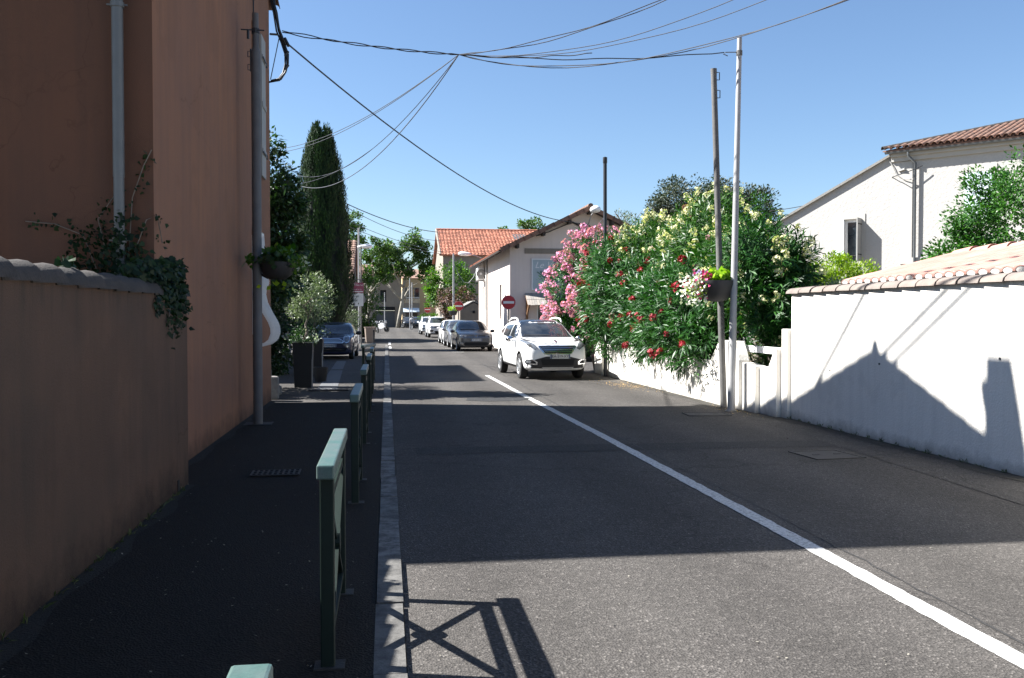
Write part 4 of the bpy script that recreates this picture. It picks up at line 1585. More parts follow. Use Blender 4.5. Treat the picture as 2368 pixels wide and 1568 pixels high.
fr = lambda T: (T[:, 0] - T[:, 1] * .35) < 99
pinkL = [((5.72, 26.6, 2.1), (.85, 1.1, 1.25)), ((6.1, 26.3, 2.95), (.8, 1.0, .95)), ((5.6, 26.0, 1.35), (.6, .8, .75)), ((6.0, 25.0, 2.1), (.6, .8, 1.1))]
oleander("pink_oleander", "pink-flowered oleander bulging out at the far end of the low white wall", (6.2, 26.7, 0), pinkL, 1400, L_ole,
         [("pink", 290, lambda T: T[:, 1] < 27.2, 1.15), ("faded", 40, lambda T: T[:, 1] < 27.4, 1.0)],
         [((6.2, 26.7, 0), (5.9, 26.5, 1.5)), ((6.2, 26.7, 0), (6.5, 26.8, 2.2)), ((6.2, 26.7, 0), (5.8, 27.2, 1.8))])
redL = [((6.25, 21.9, 2.0), (.75, 1.6, 1.05)), ((6.15, 19.2, 1.75), (.75, 1.5, .95)), ((5.98, 17.6, 1.35), (.68, 1.1, .65)), ((6.3, 17.6, 2.0), (.6, 1.0, .75)),
        ((6.0, 20.6, 1.25), (.5, 1.2, .55)), ((6.0, 23.5, 1.75), (.62, 1.2, .95)), ((5.95, 23.6, 2.8), (.6, 1.0, .8)), ((5.64, 22.8, 2.1), (.5, .75, 1.35)), ((5.95, 16.7, 1.15), (.5, .6, .45))]
oleander("red_oleander", "deep green oleander dotted with red flowers, hanging over the low white wall", (6.35, 19.8, 0), redL, 3100, L_ole,
         [("red", 42, lambda T: (T[:, 0] < 6.3) & (T[:, 2] > .9), .88), ("faded", 4, lambda T: T[:, 0] < 6.3, .8)],
         [((6.3, v, 0), (6.2 + random.uniform(-.3, .3), v + random.uniform(-.5, .5), 1.6)) for v in (17.4, 18.6, 19.8, 21, 22.2)])
creamL = [((7.2, 19.2, 2.95), (1.05, 1.6, 1.15)), ((7.0, 22.8, 3.0), (.9, 1.6, 1.0)), ((6.95, 17.4, 2.35), (.75, 1.2, 1.05)), ((7.0, 24.6, 2.9), (.7, 1.1, .8)),
          ((7.5, 20.8, 3.0), (.8, 1.3, .9)), ((6.7, 16.6, 1.75), (.5, .7, .6))]
oleander("cream_oleander", "tall cream-flowered oleander rising behind the red one", (7.1, 20.2, 0), creamL, 3100, L_oley,
         [("cream", 280, lambda T: (T[:, 0] < 7.4) & (T[:, 1] < 25.5), .85), ("faded", 12, lambda T: T[:, 0] < 7, .8)],
         [((7.0, v, 0), (7.0 + random.uniform(-.4, .4), v + random.uniform(-.5, .5), 2.5)) for v in (17.2, 18.6, 20, 21.4, 22.8)])
rightL = [((6.62, 15.6, 2.4), (.55, .8, .72)), ((6.85, 15.2, 1.95), (.42, .6, .62)), ((6.55, 14.9, 1.42), (.22, .4, .24)), ((6.95, 15.0, 2.45), (.26, .4, .42)), ((7.1, 15.2, .9), (.5, .9, .8))]
oleander("cream_oleander", "bushy cream oleander with bare stems between the pale pole and the tall white wall", (7.0, 15.2, 0), rightL, 1150, L_ole,
         [("cream", 70, lambda T: T[:, 0] < 7.4, .8)],
         [((6.7 + random.uniform(-.3, .3), 15 + random.uniform(-.4, .5), 0), (6.75 + random.uniform(-.4, .4), 15.2 + random.uniform(-.5, .5), 1.9)) for _ in range(16)])

# ------------------------------------------------------------------ shrubs in the right-hand gardens
tree("shrub", "bright yellow-green shrub mounded behind the white wall under the cream house", "shrub", (8.6, 16.3, 0),
     [dict(n=34000, c=(8.5, 16.4, 1.75), rad=(1.15, 1.0, 1.08), nclump=170, clump=.24, leaf=.055, wl=.5, down=-.3),
      dict(n=12000, c=(9.6, 15.9, 1.7), rad=(.8, .7, .75), nclump=50, clump=.25, leaf=.055, wl=.5, down=-.3)], L_yel, .05, (8.7, 16.4, 1.6), nb=5, spread=.6, foliage="foliage")
tree("shrub", "small silver-grey bush at the left foot of the yellow-green shrub", "shrub", (7.7, 14.4, 0),
     [dict(n=7000, c=(7.75, 14.5, 1.5), rad=(.7, .7, .75), nclump=50, clump=.2, leaf=.05, wl=.4, down=-.4)], L_silver, .04, (7.8, 14.5, 1.3), nb=4, spread=.5, foliage="foliage")
tree("shrub", "large glossy dark green shrub in front of the cream house's shuttered window", "shrub", (13.6, 18.2, 0),
     [dict(n=38000, c=(14.0, 18.0, 3.5), rad=(1.85, 1.5, 1.7), nclump=190, clump=.36, leaf=.085, wl=.5, down=.1),
      dict(n=9000, c=(12.8, 18.7, 2.7), rad=(.85, .8, 1.0), nclump=70, clump=.3, leaf=.10, wl=.5, down=.1)], L_shrub, .1, (13.7, 18.1, 3.3), nb=7, spread=1.1, foliage="foliage")

# fallen petals and leaves along the kerb of the low wall
n = 420
pts = np.column_stack([np.concatenate([RNG.normal(5.55, .22, n), RNG.normal(5.9, .16, 160)]), np.concatenate([RNG.normal(20.6, .8, n), RNG.normal(14.9, .45, 160)]),
                       np.full(n + 160, .008)])
dq = leaf_quads(pts, norm(np.column_stack([RNG.normal(size=n + 160), RNG.normal(size=n + 160), np.full(n + 160, .12)])), RNG.uniform(.02, .06, n + 160), .018,
                np.tile(np.array([0, 0, 1.0]), (n + 160, 1)))
o = put("fallen_leaves", quad_mesh("fallen_leaves", dq, L_dry))
tag(o, "scatter of dry orange petals and leaves on the road by the low white wall", "litter", kind="stuff")
# ------------------------------------------------------------------ shop with a gable end
SU, SV = 5.6, 41.2                                     # near corner
RIDGE_U, RIDGE_Z = 9.25, 6.62
SS = .475


def sz(u):
    return RIDGE_Z - SS * abs(u - RIDGE_U)


shop = thing("shop", "cream shop with a broad tiled gable, lit side wall and painted board", "shop", (9.2, 47, 0))
w = MB()
E0 = sz(SU) - .1
o1 = [(3.0, 3.75, 1.5, 3.2), (11.3, 12.0, 1.95, 3.35)]
wall_panel(w, (SU, SV, 0), (0, 1, 0), (-1, 0, 0), 14.0, E0, o1, .22)
fo = [(1.25, 3.1, .75, 2.15)]
wall_panel(w, (SU, SV, 0), (1, 0, 0), (0, -1, 0), 7.3, E0, fo, .2)
w.add([(SU, SV, E0), (SU + 7.3, SV, E0), (RIDGE_U, SV, RIDGE_Z - .1)], [(0, 1, 2)])
w.add([(SU + 7.3, SV, 0), (SU + 7.3, SV + 14, 0), (SU + 7.3, SV + 14, E0), (SU + 7.3, SV, E0)], [(0, 1, 2, 3)])
w.build("wall_body", M_shop, shop)
r_ = MB()
VO, VE = SV - .55, SV + 14.3
r_.slab((SU - .6, VO, sz(SU - .6)), (RIDGE_U, VO, RIDGE_Z), (RIDGE_U, VE, RIDGE_Z), (SU - .6, VE, sz(SU - .6)), .07)
r_.slab((RIDGE_U, VO, RIDGE_Z), (SU + 7.9, VO, sz(SU + 7.9)), (SU + 7.9, VE, sz(SU + 7.9)), (RIDGE_U, VE, RIDGE_Z), .07)
sro = r_.build("roof", M_darkwood, shop)
vm = MB()                                              # angled verge tile
vm.add([(0, -.12, 0), (.44, -.12, 0), (.44, .12, 0), (0, .12, 0), (0, -.12, .05), (.44, -.12, .065), (.44, .12, .065), (0, .12, .05),
        (0, -.12, -.15), (.44, -.12, -.13), (.44, -.09, -.13), (0, -.09, -.15)],
       [(4, 5, 6, 7), (0, 4, 7, 3), (1, 2, 6, 5), (8, 9, 5, 4), (11, 10, 9, 8), (2, 3, 7, 6), (0, 3, 11, 8), (9, 10, 2, 1), (10, 11, 3, 2)])
vme = vm.mesh("verge_tile", M_tile)
for sg in (-1, 1):
    for k in range(12 if sg < 0 else 12):
        u = RIDGE_U + sg * (.02 + .345 * (k + 1))
        if sg < 0:
            m_ = frame_m((u, VO + .10, sz(u) + .015 + .01 * (k % 2)), (1, 0, SS), (0, 0, 1))
        else:
            m_ = frame_m((RIDGE_U + .02 + .345 * k, VO + .10, sz(RIDGE_U + .345 * k) + .015), (1, 0, -SS), (0, 0, 1))
        put_m("verge_tile", vme, m_, sro)
g = MB()
for k in range(36):
    g.tube([(RIDGE_U, VO + .41 * k, RIDGE_Z + .04), (RIDGE_U, VO + .41 * k + .43, RIDGE_Z + .06)], [.13, .115], 8)
g.build("ridge", M_tile, sro)
sl = MB()                                              # tile courses on both slopes (seen only edge-on from the street)
for sg in (-1, 1):
    for k in range(60):
        v = VO + .26 + .24 * k
        u2 = RIDGE_U + sg * 4.2
        sl.tube([(RIDGE_U + sg * .1, v, sz(RIDGE_U + sg * .1) + .02), (u2, v, sz(u2) + .02)], .06, 5)
o = sl.build("tile_courses", M_tiler, sro)
o["kind"] = "stuff"
for u in (5.9, 7.1, 8.3, 9.25, 10.3, 11.4, 12.5):
    b = MB()
    b.box2((u - .06, VO + .02, sz(u) - .30), (u + .06, SV - .002, sz(u) - .09))
    b.build("purlin_end", M_darkwood, shop)
b = MB()
b.box2((6.28, SV - .03, 4.50), (11.5, SV - .002, 4.74))
b.build("lintel_band", M_beige, shop)
# windows of the shop
for a, b_, z0, z1 in ((3.0, 3.75, 1.5, 3.2), (11.3, 12.0, 1.95, 3.35)):
    g = MB()
    x = SU + .14
    g.box2((x, SV + a, z0), (x + .05, SV + a + .07, z1))
    g.box2((x, SV + b_ - .07, z0), (x + .05, SV + b_, z1))
    for z in np.linspace(z0 + .03, z1 - .03, 5):
        g.box2((x + .01, SV + a + .07, z - .025), (x + .04, SV + b_ - .07, z + .025))
    f = g.build("window", M_shutter, shop)
    g = MB()
    g.box2((x + .055, SV + a, z0), (x + .065, SV + b_, z1))
    g.build("pane", M_glass, f)
g = MB()
g.box2((SU + 1.25, SV + .12, .75), (SU + 1.33, SV + .18, 2.15))
g.box2((SU + 2.05, SV + .12, .75), (SU + 2.12, SV + .18, 2.15))
g.box2((SU + 3.03, SV + .12, .75), (SU + 3.1, SV + .18, 2.15))
f = g.build("window", M_whitepaint, shop)
g = MB()
g.box2((SU + 1.25, SV + .185, .75), (SU + 3.1, SV + .195, 2.15))
g.build("pane", M_glass, f)
# awning: shingles on a bracketed frame
aw = thing("awning", "small grey shingle awning on wooden brackets over the shop window", "awning", (7.7, SV, 2.4))
AW0, AW1 = 6.30, 9.2
g = MB()
g.slab((AW0, SV - .80, 2.17), (AW1, SV - .80, 2.17), (AW1, SV - .005, 2.66), (AW0, SV - .005, 2.66), .03)
ao = g.build("frame", M_wood, aw)
g = MB()
g.box2((-.052, -.30, 0), (.052, .30, .014))
sme = g.mesh("shingle", M_shingle)
ad = Vector((0, .795, .49)).normalized()
an = Vector((0, -.49, .795)).normalized()
for j in range(2):
    for k in range(26):
        q = Vector((AW0 + .055 + .112 * k, SV - .80, 2.17)) + ad * (.22 + .46 * j + random.uniform(-.03, .03)) + an * (.008 + .012 * j)
        m_ = Matrix((Vector((1, 0, 0)), ad, an)).transposed().to_4x4()
        m_.translation = q
        put_m("shingle", sme, m_, aw)
for u in (6.38, 9.1):
    g = MB()
    g.box2((u - .05, SV - .09, 1.45), (u + .05, SV - .003, 2.5))
    g.beam((u, SV - .7, 2.15), (u, SV - .05, 1.6), .07, .08)
    g.build("bracket", M_wood, aw)
# painted board
pb = thing("shop_board", "large pale board with vegetables and white script lettering on the shop gable", "sign", (7.7, SV, 3.5))
g = MB()
g.box2((6.65, SV - .05, 2.88), (9.4, SV - .003, 4.22))
g.build("panel", mat("board_blue_grey", (0.36, 0.43, 0.46), 0.6, 0.12, 2.0), pb)
g = MB()
g.box2((6.60, SV - .06, 2.83), (6.65, SV - .003, 4.27))
g.box2((9.4, SV - .06, 2.83), (9.45, SV - .003, 4.27))
g.box2((6.65, SV - .06, 4.22), (9.4, SV - .003, 4.27))
g.box2((6.65, SV - .06, 2.83), (9.4, SV - .003, 2.88))
g.build("frame", M_signwhite, pb)
tm = text_mesh("Le Verger", .42, M_signwhite, shear=.35, align='LEFT')
put_m("lettering", tm, Matrix.Translation((6.74, SV - .053, 3.97)) @ Matrix.Rotation(R(90), 4, 'X'), pb)
g = MB()
rr = random.Random(4)
for k in range(15):
    u, z, r = 6.78 + rr.random() * 2.4, 2.98 + rr.random() * .42, rr.uniform(.10, .19)
    g.lathe([(0, -.051 - .0012 * k), (r, -.0508 - .0012 * k)], 14, (u, SV, z), axis='Y')
g.build("painted_vegetables", mat("board_pale", (0.60, 0.57, 0.55), 0.6, 0.45, 5.0, c2=(0.30, 0.28, 0.27)), pb)
g = MB()
for k in range(16):
    u = 7.0 + .05 * k
    dy = .0695 + .0008 * k
    g.add([(7.35 + .01 * k, SV - dy, 3.25), (7.40 + .01 * k, SV - dy, 3.25), (u - .12 + .1 * (k % 3), SV - dy, 3.68 + .05 * (k % 2)), (u - .18 + .1 * (k % 3), SV - dy, 3.66)], [(0, 1, 2, 3)])
g.build("painted_leaves", mat("board_leaf", (0.10, 0.20, 0.16), 0.6, 0.3, 6.0), pb)
# fittings on the lit side wall
ac = thing("air_conditioner", "white air conditioning box high on the lit side wall of the shop", "air conditioner", (SU - .2, 52.2, 4))
g = MB()
g.box2((SU - .42, 51.7, 3.72), (SU - .06, 52.7, 4.42))
g.build("casing", M_whitepaint, ac, bevel=.02)
g = MB()
g.lathe([(.08, -.002), (.26, -.002), (.26, -.02), (.24, -.02), (.24, -.01), (.08, -.01)], 20, (SU - .24, 51.7, 4.06), axis='Y')
g.box2((SU - .36, 51.685, 3.78), (SU - .12, 51.698, 4.0))
g.build("fan_grille", M_shutter, ac)
g = MB()
g.box2((SU - .45, 51.75, 3.66), (SU, 51.8, 3.715))
g.box2((SU - .45, 52.6, 3.66), (SU, 52.65, 3.715))
g.build("bracket", M_galv, ac)
g = MB()
g.tube([(SU - .05, 50.4, 4.9), (SU - .05, 50.4, 0)], .05, 8)
g.tube([(SU - .04, 51.65, 3.8), (SU - .04, 51.2, 3.6), (SU - .04, 51.2, 2.0)], .025, 6)
g.build("downpipe", M_shutter, shop)
# cables and lamp bracket on the gable
g = MB()
g.tube([(8.55, SV - .05, 5.93), (8.2, SV - .06, 5.84), (7.4, SV - .06, 5.50), (6.8, SV - .05, 5.30)], .02, 6)
g.tube([(8.55, SV - .05, 5.93), (8.9, SV - .05, 5.75), (9.05, SV - .05, 5.55)], .03, 6)
g.tube([(8.55, SV - .05, 5.93), (9.3, SV - .05, 5.8), (10.2, SV - .06, 5.45)], .025, 6)
g.build("service_cable", M_wire, shop)
gl = thing("street_lamp", "pale street lamp head fixed under the peak of the shop gable", "street lamp", (9.2, SV, 5.6))
g = MB()
g.tube([(9.22, SV - .06, 5.25), (9.22, SV - .07, 5.8), (9.25, SV - .55, 6.20), (9.28, SV - .95, 6.33)], .03, 8)
g.box2((9.16, SV - .09, 5.15), (9.28, SV - .003, 5.5))
g.build("arm", M_galv, gl)


def lamp_head(t, c, d, L=.75, w=.22):
    c, d = Vector(c), Vector(d).normalized()
    g = MB()
    prof_ = [(.001, 0), (.10, .02), (.17, .15), (w, .4), (w * .9, .62), (.10, .73), (.001, .75)]
    b = len(g.v)
    g.lathe([(r, h * L / .75) for r, h in prof_], 16)
    m = d.to_track_quat('Z', 'Y').to_matrix().to_4x4()
    m.translation = c
    up = Vector((0, 0, 1))
    nv = []
    for p in g.v:
        q = m @ Vector(p)
        dz = (q - c).dot(up)
        nv.append(tuple(Vector((q.x, q.y, c.z + (q.z - c.z) * (.75 if q.z > c.z else .45)))))
    g.v = nv
    return g.build("lamp_head", mat("lamp_casing", (0.72, 0.73, 0.72), .4, .08, 6), t, smooth='all')


lamp_head(gl, (9.28, SV - .95, 6.33), (0, -1, .25), .62, .24)
sl_ = thing("street_lamp", "pale street lamp head on an arm from the lit side wall of the shop", "street lamp", (5.6, 52, 5))
g = MB()
g.tube([(SU - .02, 53.4, 5.05), (5.15, 53.4, 5.22), (4.95, 53.4, 5.25)], .03, 8)
g.build("arm", M_galv, sl_)
lamp_head(sl_, (4.98, 53.4, 5.25), (-1, 0, .12), .8, .2)

# ------------------------------------------------------------------ signs


def no_entry(label, c, z, r, ph, rz=0.0, post_r=.04, tilt=0.0):
    t = thing("no_entry_sign", label, "road sign", (c[0], c[1], 0), rz, "no entry signs along the right of the street")
    g = MB()
    g.tube([(0, .05, 0), (0, .05, z + r * .6)], post_r, 10)
    g.build("post", M_oldsteel, t, local=True)
    g = MB()
    g.lathe([(0, .02), (r, .02), (r, -.005), (r * .965, -.008), (0, -.008)], 32, (0, 0, z), axis='Y')
    d = g.build("disc", M_signred, t, local=True, smooth=40)
    g = MB()
    g.lathe([(r * .955, -.0085), (r * .955, -.012), (r * .985, -.012), (r * .985, -.0085)], 32, (0, 0, z), axis='Y')
    g.build("rim", M_signwhite, t, local=True)
    g = MB()
    g.box2((-r * .76, -.012, z - r * .17), (r * .76, -.0085, z + r * .17))
    g.build("bar", M_signwhite, t, local=True)
    g = MB()
    g.box2((-.09, .022, z - .05), (.09, .05, z + .05))
    g.build("bracket", M_galv, t, local=True)
    return t


no_entry("nearest and largest no entry sign, at the corner of the shop wall", (5.33, 39.6), 2.24, .315, 0, R(-4), .05)
no_entry("middle no entry sign, in front of the little grey gable and the tall lamp pole", (4.62, 58.5), 2.3, .32, 0, R(3))
no_entry("farthest and smallest no entry sign, above the big white parked car", (4.3, 96), 2.38, .34, 0)
lp = thing("utility_pole", "slender grey pole rising behind the middle no entry sign", "pole", (4.48, 61.0, 0))
g = MB()
g.tube([(0, 0, 0), (0, 0, 5.85)], [.085, .06], 10)
g.build("shaft", M_galv, lp, local=True)
g = MB()
pts = [(0.05 + .32 * i, 0, 5.1 - 1.25 * math.sin(math.pi * min(1, i / 5.2)) * (1 if i < 6 else .9)) for i in range(6)]
g.tube(pts, .02, 5)
g.build("slack_cable", M_galv, lp, local=True)

# stacked business boards on a post, left
bs = thing("sign_post", "stacked maroon and white business boards on a post at the left kerb", "sign", (-1.62, 49.5, 0))
g = MB()
g.tube([(.28, .06, 0), (.28, .06, 5.4)], .04, 8)
g.tube([(-.38, .06, 1.6), (-.38, .06, 3.7)], .035, 8)
g.beam((-.42, .06, 3.62), (.42, .06, 3.62), .04, .04)
g.build("post", M_oldsteel, bs, local=True)
g = MB()
g.box2((-.42, -.02, 2.9), (.42, .015, 3.44))
r1 = g.build("maroon_board", M_maroon, bs, local=True)
g = MB()
g.box2((-.44, -.02, 2.18), (.40, .015, 2.86))
r2 = g.build("white_board", M_signwhite, bs, local=True)
g = MB()
g.box2((-.62, .02, 2.1), (-.47, .05, 3.2))
g.build("side_board", M_signwhite, bs, local=True)
g = MB()
g.lathe([(0, .04), (.3, .04), (.3, .055), (0, .055)], 24, (.22, 0, 2.55), axis='Y')
g.build("round_board", M_shutter, bs, local=True)
xr = Matrix.Rotation(R(90), 4, 'X')
for s_, sz_, x, z, par, mm in (("HOTEL", .15, -.10, 3.33, r1, M_signwhite), ("du Sud", .10, .25, 3.31, r1, M_signwhite), ("04 90 47 61 24", .085, .05, 3.07, r1, M_signwhite),
                               ("L'EPICERIE", .13, -.12, 2.70, r2, M_ink), ("DE", .08, -.12, 2.59, r2, M_ink), ("JEANNE", .13, -.12, 2.48, r2, M_ink)):
    put("lettering", text_mesh(s_, sz_, mm), par, loc=(x, -.022, z), rot=(R(90), 0, 0))
g = MB()
g.box2((-.26, -.024, 2.94), (.38, -.0205, 2.985))
g.beam((-.24, -.022, 2.95), (-.34, -.022, 3.10), .003, .045, up=(1, 0, 0))
g.add([(-.40, -.0222, 3.06), (-.28, -.0222, 3.10), (-.38, -.0222, 3.17)], [(0, 1, 2)])
g.build("arrow", M_signwhite, r1, local=True)
g = MB()
for i in range(18):
    a0, a1 = 2 * math.pi * i / 18, 2 * math.pi * (i + 1) / 18
    if i in (4, 12):
        continue
    rr0 = .11 + .012 * math.sin(3 * a0)
    rr1 = .11 + .012 * math.sin(3 * a1)
    g.beam((.2 + rr0 * math.cos(a0), -.0225, 2.62 + rr0 * math.sin(a0)), (.2 + rr1 * math.cos(a1), -.0225, 2.62 + rr1 * math.sin(a1)), .003, .014, up=(0, 1, 0))
g.box2((-.22, -.024, 2.24), (-.06, -.0205, 2.31))
g.box2((.12, -.024, 2.27), (.16, -.0205, 2.36))
g.build("drawing", M_ink, r2, local=True)
ls = thing("street_lamp", "small lamp head on a grey pole above the maroon board at left", "street lamp", (-1.62, 55, 0))
g = MB()
g.tube([(0, 0, 0), (0, 0, 6.9)], .05, 8)
g.tube([(0, 0, 5.75), (.2, 0, 5.95)], .025, 6)
g.build("pole", M_galv, ls, local=True)
lamp_head(ls, (-1.70, 55, 5.75), (1, 0, .1), .9, .22)

# wheelie bin
wb = thing("wheelie_bin", "beige wheelie bin at the left kerb beyond the barriers", "bin", (-.98, 55.5, 0), R(8))
g = MB()
g.add([(-.24, -.24, .06), (.24, -.24, .06), (.24, .24, .06), (-.24, .24, .06), (-.30, -.30, .94), (.30, -.30, .94), (.30, .36, .94), (-.30, .36, .94)],
      [(3, 2, 1, 0), (4, 5, 6, 7), (0, 1, 5, 4), (1, 2, 6, 5), (2, 3, 7, 6), (3, 0, 4, 7)])
g.build("tub", M_bin, wb, local=True, bevel=.02)
g = MB()
g.box2((-.33, -.34, .942), (.33, .38, .985))
g.tube([(-.3, .42, .98), (.3, .42, .98)], .02, 6)
g.build("lid", mat("brown_lid", (0.16, 0.12, 0.10), .6, .15, 5), wb, local=True, bevel=.012)
for x in (-.28, .28):
    g = MB()
    g.lathe([(0, -.03), (.1, -.03), (.1, .03), (0, .03)], 14, (x, .26, .1), axis='X')
    g.build("wheel", M_rubber, wb, local=True)
ab = thing("display_board", "black framed display board standing on the left pavement behind the bin", "board", (-1.55, 66, 0))
g = MB()
g.box2((-.42, 0, .12), (.42, .04, 1.25))
g.build("panel", M_void, ab, local=True)
g = MB()
g.box2((-.47, -.01, .0), (-.425, .05, 1.3))
g.box2((.425, -.01, .0), (.47, .05, 1.3))
g.build("frame", M_shutter, ab, local=True)

# ------------------------------------------------------------------ planters with olive trees, hedge, trees on the left
def planter(label, c, w, h, label_tree, crown_c, crown_r, n):
    t = thing("planter", label, "planter", (c[0], c[1], .0))
    g = MB()
    g.add([(-w * .42, -w * .42, 0), (w * .42, -w * .42, 0), (w * .42, w * .42, 0), (-w * .42, w * .42, 0), (-w / 2, -w / 2, h), (w / 2, -w / 2, h), (w / 2, w / 2, h), (-w / 2, w / 2, h)],
          [(3, 2, 1, 0), (4, 5, 6, 7), (0, 1, 5, 4), (1, 2, 6, 5), (2, 3, 7, 6), (3, 0, 4, 7)])
    g.build("tub", M_anth, t, local=True, bevel=.01)
    g = MB()
    g.box2((w * .44, -w * .47, .0), (w * .5, -w * .43, h - .02))
    g.build("edge_strip", M_shutter, t, local=True)
    o = tree("olive_tree", label_tree, "olive tree", (c[0], c[1], h),
             [dict(n=n, c=crown_c, rad=crown_r, nclump=70, clump=.2, leaf=.075, wl=.26, shell=.35, down=-.35)], L_olive, .035, (crown_c[0], crown_c[1], crown_c[2]), nb=5, spread=.4)
    q = crown_quads(700, (c[0], c[1], h + .12), (w * .75, w * .75, .22), 26, .14, .06, .5)
    u_ = thing("underplanting", label_tree.replace("olive tree", "leafy underplanting below the olive"), "plant", (c[0], c[1], h))
    add_leaves("foliage", q, L_dark, u_)
    q = crown_quads(60, (c[0] + .15, c[1] - .2, h + .15), (w * .7, w * .6, .2), 14, .08, .05, .8)
    add_leaves("petals", q, P_white, u_)
    return t


planter("tall square black planter nearest the house corner", (-1.88, 21.2, 0), .45, 1.02, "olive tree with a sunlit round head in the near black planter", (-1.75, 21.3, 2.05), (.62, .6, .52), 3800)
planter("second tall black planter partly behind the first", (-1.95, 25.2, 0), .5, 1.0, "olive tree, shaded, in the farther black planter", (-1.95, 25.2, 1.85), (.5, .5, .5), 2000)
g = MB()
g.lathe([(.0, 0), (.14, 0), (.19, .36), (.17, .36), (.16, .32), (0, .32)], 18)
t = thing("flower_pot", "small round dark pot on the ground between the black planters", "pot", (-1.62, 22.9, 0))
g.build("pot", M_anth, t, local=True, smooth=40)

lk = thing("stone_kerb", "rough pale stones at the foot of the ivy hedge past the house corner", "stones", (-2.35, 18.2, 0))
for k, (u, v, w_, h) in enumerate(((-2.28, 17.72, .2, .62), (-2.2, 18.15, .22, .45), (-2.25, 18.6, .2, .3), (-2.3, 19.1, .25, .2))):
    g = MB()
    g.box((u, v, h / 2), (w_, .32, h), .2 * k)
    g.build("stone", M_conc, lk, bevel=.04)
tree("hedge", "dark ivy-clad hedge running on from the tall house's far corner", "hedge", (-2.9, 19.0, 0),
     [dict(n=4600, c=(-2.75, 19.05, 1.1), rad=(.55, .75, 1.3), nclump=90, clump=.26, leaf=.09, wl=.8),
      dict(n=4200, c=(-2.9, 20.2, 1.2), rad=(.6, 1.1, 1.5), nclump=70, clump=.28, leaf=.09, wl=.8)], L_ivy, .06, (-2.8, 19, 1.4), nb=6, spread=.5, foliage="foliage")
tree("leafy_tree", "dark broad-leaved tree with a sunlit top between the tall house and the cypress", "tree", (-3.1, 20.0, 0),
     [dict(n=18000, c=(-2.95, 19.7, 3.1), rad=(1.25, 1.15, 1.5), nclump=110, clump=.36, leaf=.13, wl=.5, shell=.4),
      dict(n=3600, c=(-2.35, 19.9, 4.3), rad=(.55, .6, .85), nclump=34, clump=.26, leaf=.12, wl=.5),
      dict(n=1500, c=(-2.75, 19.8, 5.0), rad=(.5, .5, .7), nclump=22, clump=.24, leaf=.12, wl=.5)], L_dark, .13, (-2.9, 20.2, 4.2), nb=8, spread=1.0)
tree("shrub", "dark clipped shrub filling the gap behind the near olive tree", "shrub", (-3.2, 25.5, 0),
     [dict(n=5200, c=(-3.1, 26.0, 1.5), rad=(1.0, 1.3, 1.6), nclump=80, clump=.34, leaf=.11, wl=.6)], L_dark, .06, (-3.1, 26, 1.6), nb=5, spread=.7, foliage="foliage")
tree("shrub", "pale oleander-like shrub behind the parked blue car", "shrub", (-1.9, 45, 0),
     [dict(n=2200, c=(-2.1, 47.3, 1.45), rad=(.7, .8, .75), nclump=50, clump=.26, leaf=.12, wl=.4)], L_olive, .05, (-2.0, 47.3, 1.7), nb=5, spread=.6, foliage="foliage")
tree("shrub", "tall shrub with a bright top hanging over the pavement past the maroon board", "shrub", (-1.1, 64, 0),
     [dict(n=3600, c=(-1.35, 64, 2.7), rad=(.95, 1.0, 2.1), nclump=70, clump=.4, leaf=.16, wl=.45, down=.5)], L_bright, .08, (-1.4, 64, 2.8), nb=5, spread=.8, foliage="foliage")

# cypress: vertical plumes round a dark spindle
cy = thing("cypress", "tall dark cypress standing behind the parked blue car", "cypress", (-3.1, 45.0, 0))


def cyp_r(h):                                          # radius at height fraction
    return 1.55 * np.where(h < .12, .55 + h / .12 * .45, np.clip(1.0 - ((h - .12) / .88) ** 2.4 * .74, .04, 1))


nb_ = 1500
hh = RNG.random(nb_) ** .9
aa = RNG.random(nb_) * 2 * math.pi
H0, H1 = 1.0, 10.75
Q = []
for i in range(nb_):
    r = float(cyp_r(hh[i])) * (.86 + .10 * RNG.random() + .09 * math.sin(5 * aa[i] + 9 * hh[i]) * math.sin(17 * hh[i] + 3 * aa[i]) + .05 * math.sin(11 * aa[i] - 7 * hh[i]))
    x, y, z = -3.1 + r * math.cos(aa[i]), 45 + r * math.sin(aa[i]), H0 + hh[i] * (H1 - H0 - .35)
    k = 30
    u_ = RNG.random(k)
    P = np.column_stack([x + RNG.normal(size=k) * .085 * (1.1 - u_), y + RNG.normal(size=k) * .085 * (1.1 - u_), z - .35 + u_ * .85])
    D = norm(np.column_stack([np.full(k, .22 * math.cos(aa[i])), np.full(k, .22 * math.sin(aa[i])), np.full(k, 1.0)]) + rdir(k) * .35)
    Q.append(leaf_quads(P, D, RNG.uniform(.10, .21, k), .05, norm(np.tile(np.array([math.cos(aa[i]), math.sin(aa[i]), .2]), (k, 1)) + rdir(k) * .4)))
for dx, top in ((-.2, 11.05), (.35, 10.4), (-.7, 9.9)):   # leaders
    k = 160
    u_ = RNG.random(k)
    P = np.column_stack([-3.1 + dx + RNG.normal(size=k) * .16 * (1.15 - u_), 45 + RNG.normal(size=k) * .16 * (1.15 - u_), top - 1.5 + u_ * 1.4])
    Q.append(leaf_quads(P, norm(np.array([0, 0, 1.0]) + rdir(k) * .35), RNG.uniform(.15, .3, k), .055))
add_leaves("crown", np.concatenate(Q), L_cyp, cy)
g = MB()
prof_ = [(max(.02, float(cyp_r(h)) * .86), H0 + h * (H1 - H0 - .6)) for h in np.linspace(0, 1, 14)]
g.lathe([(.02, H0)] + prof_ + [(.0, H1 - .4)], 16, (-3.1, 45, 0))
g.build("light_blocking_core", mat("cypress_inner", (0.012, 0.018, 0.010), .95, .3, 5, .5, 12), cy)  # solid spindle added to stop light passing through the crown
g = MB()
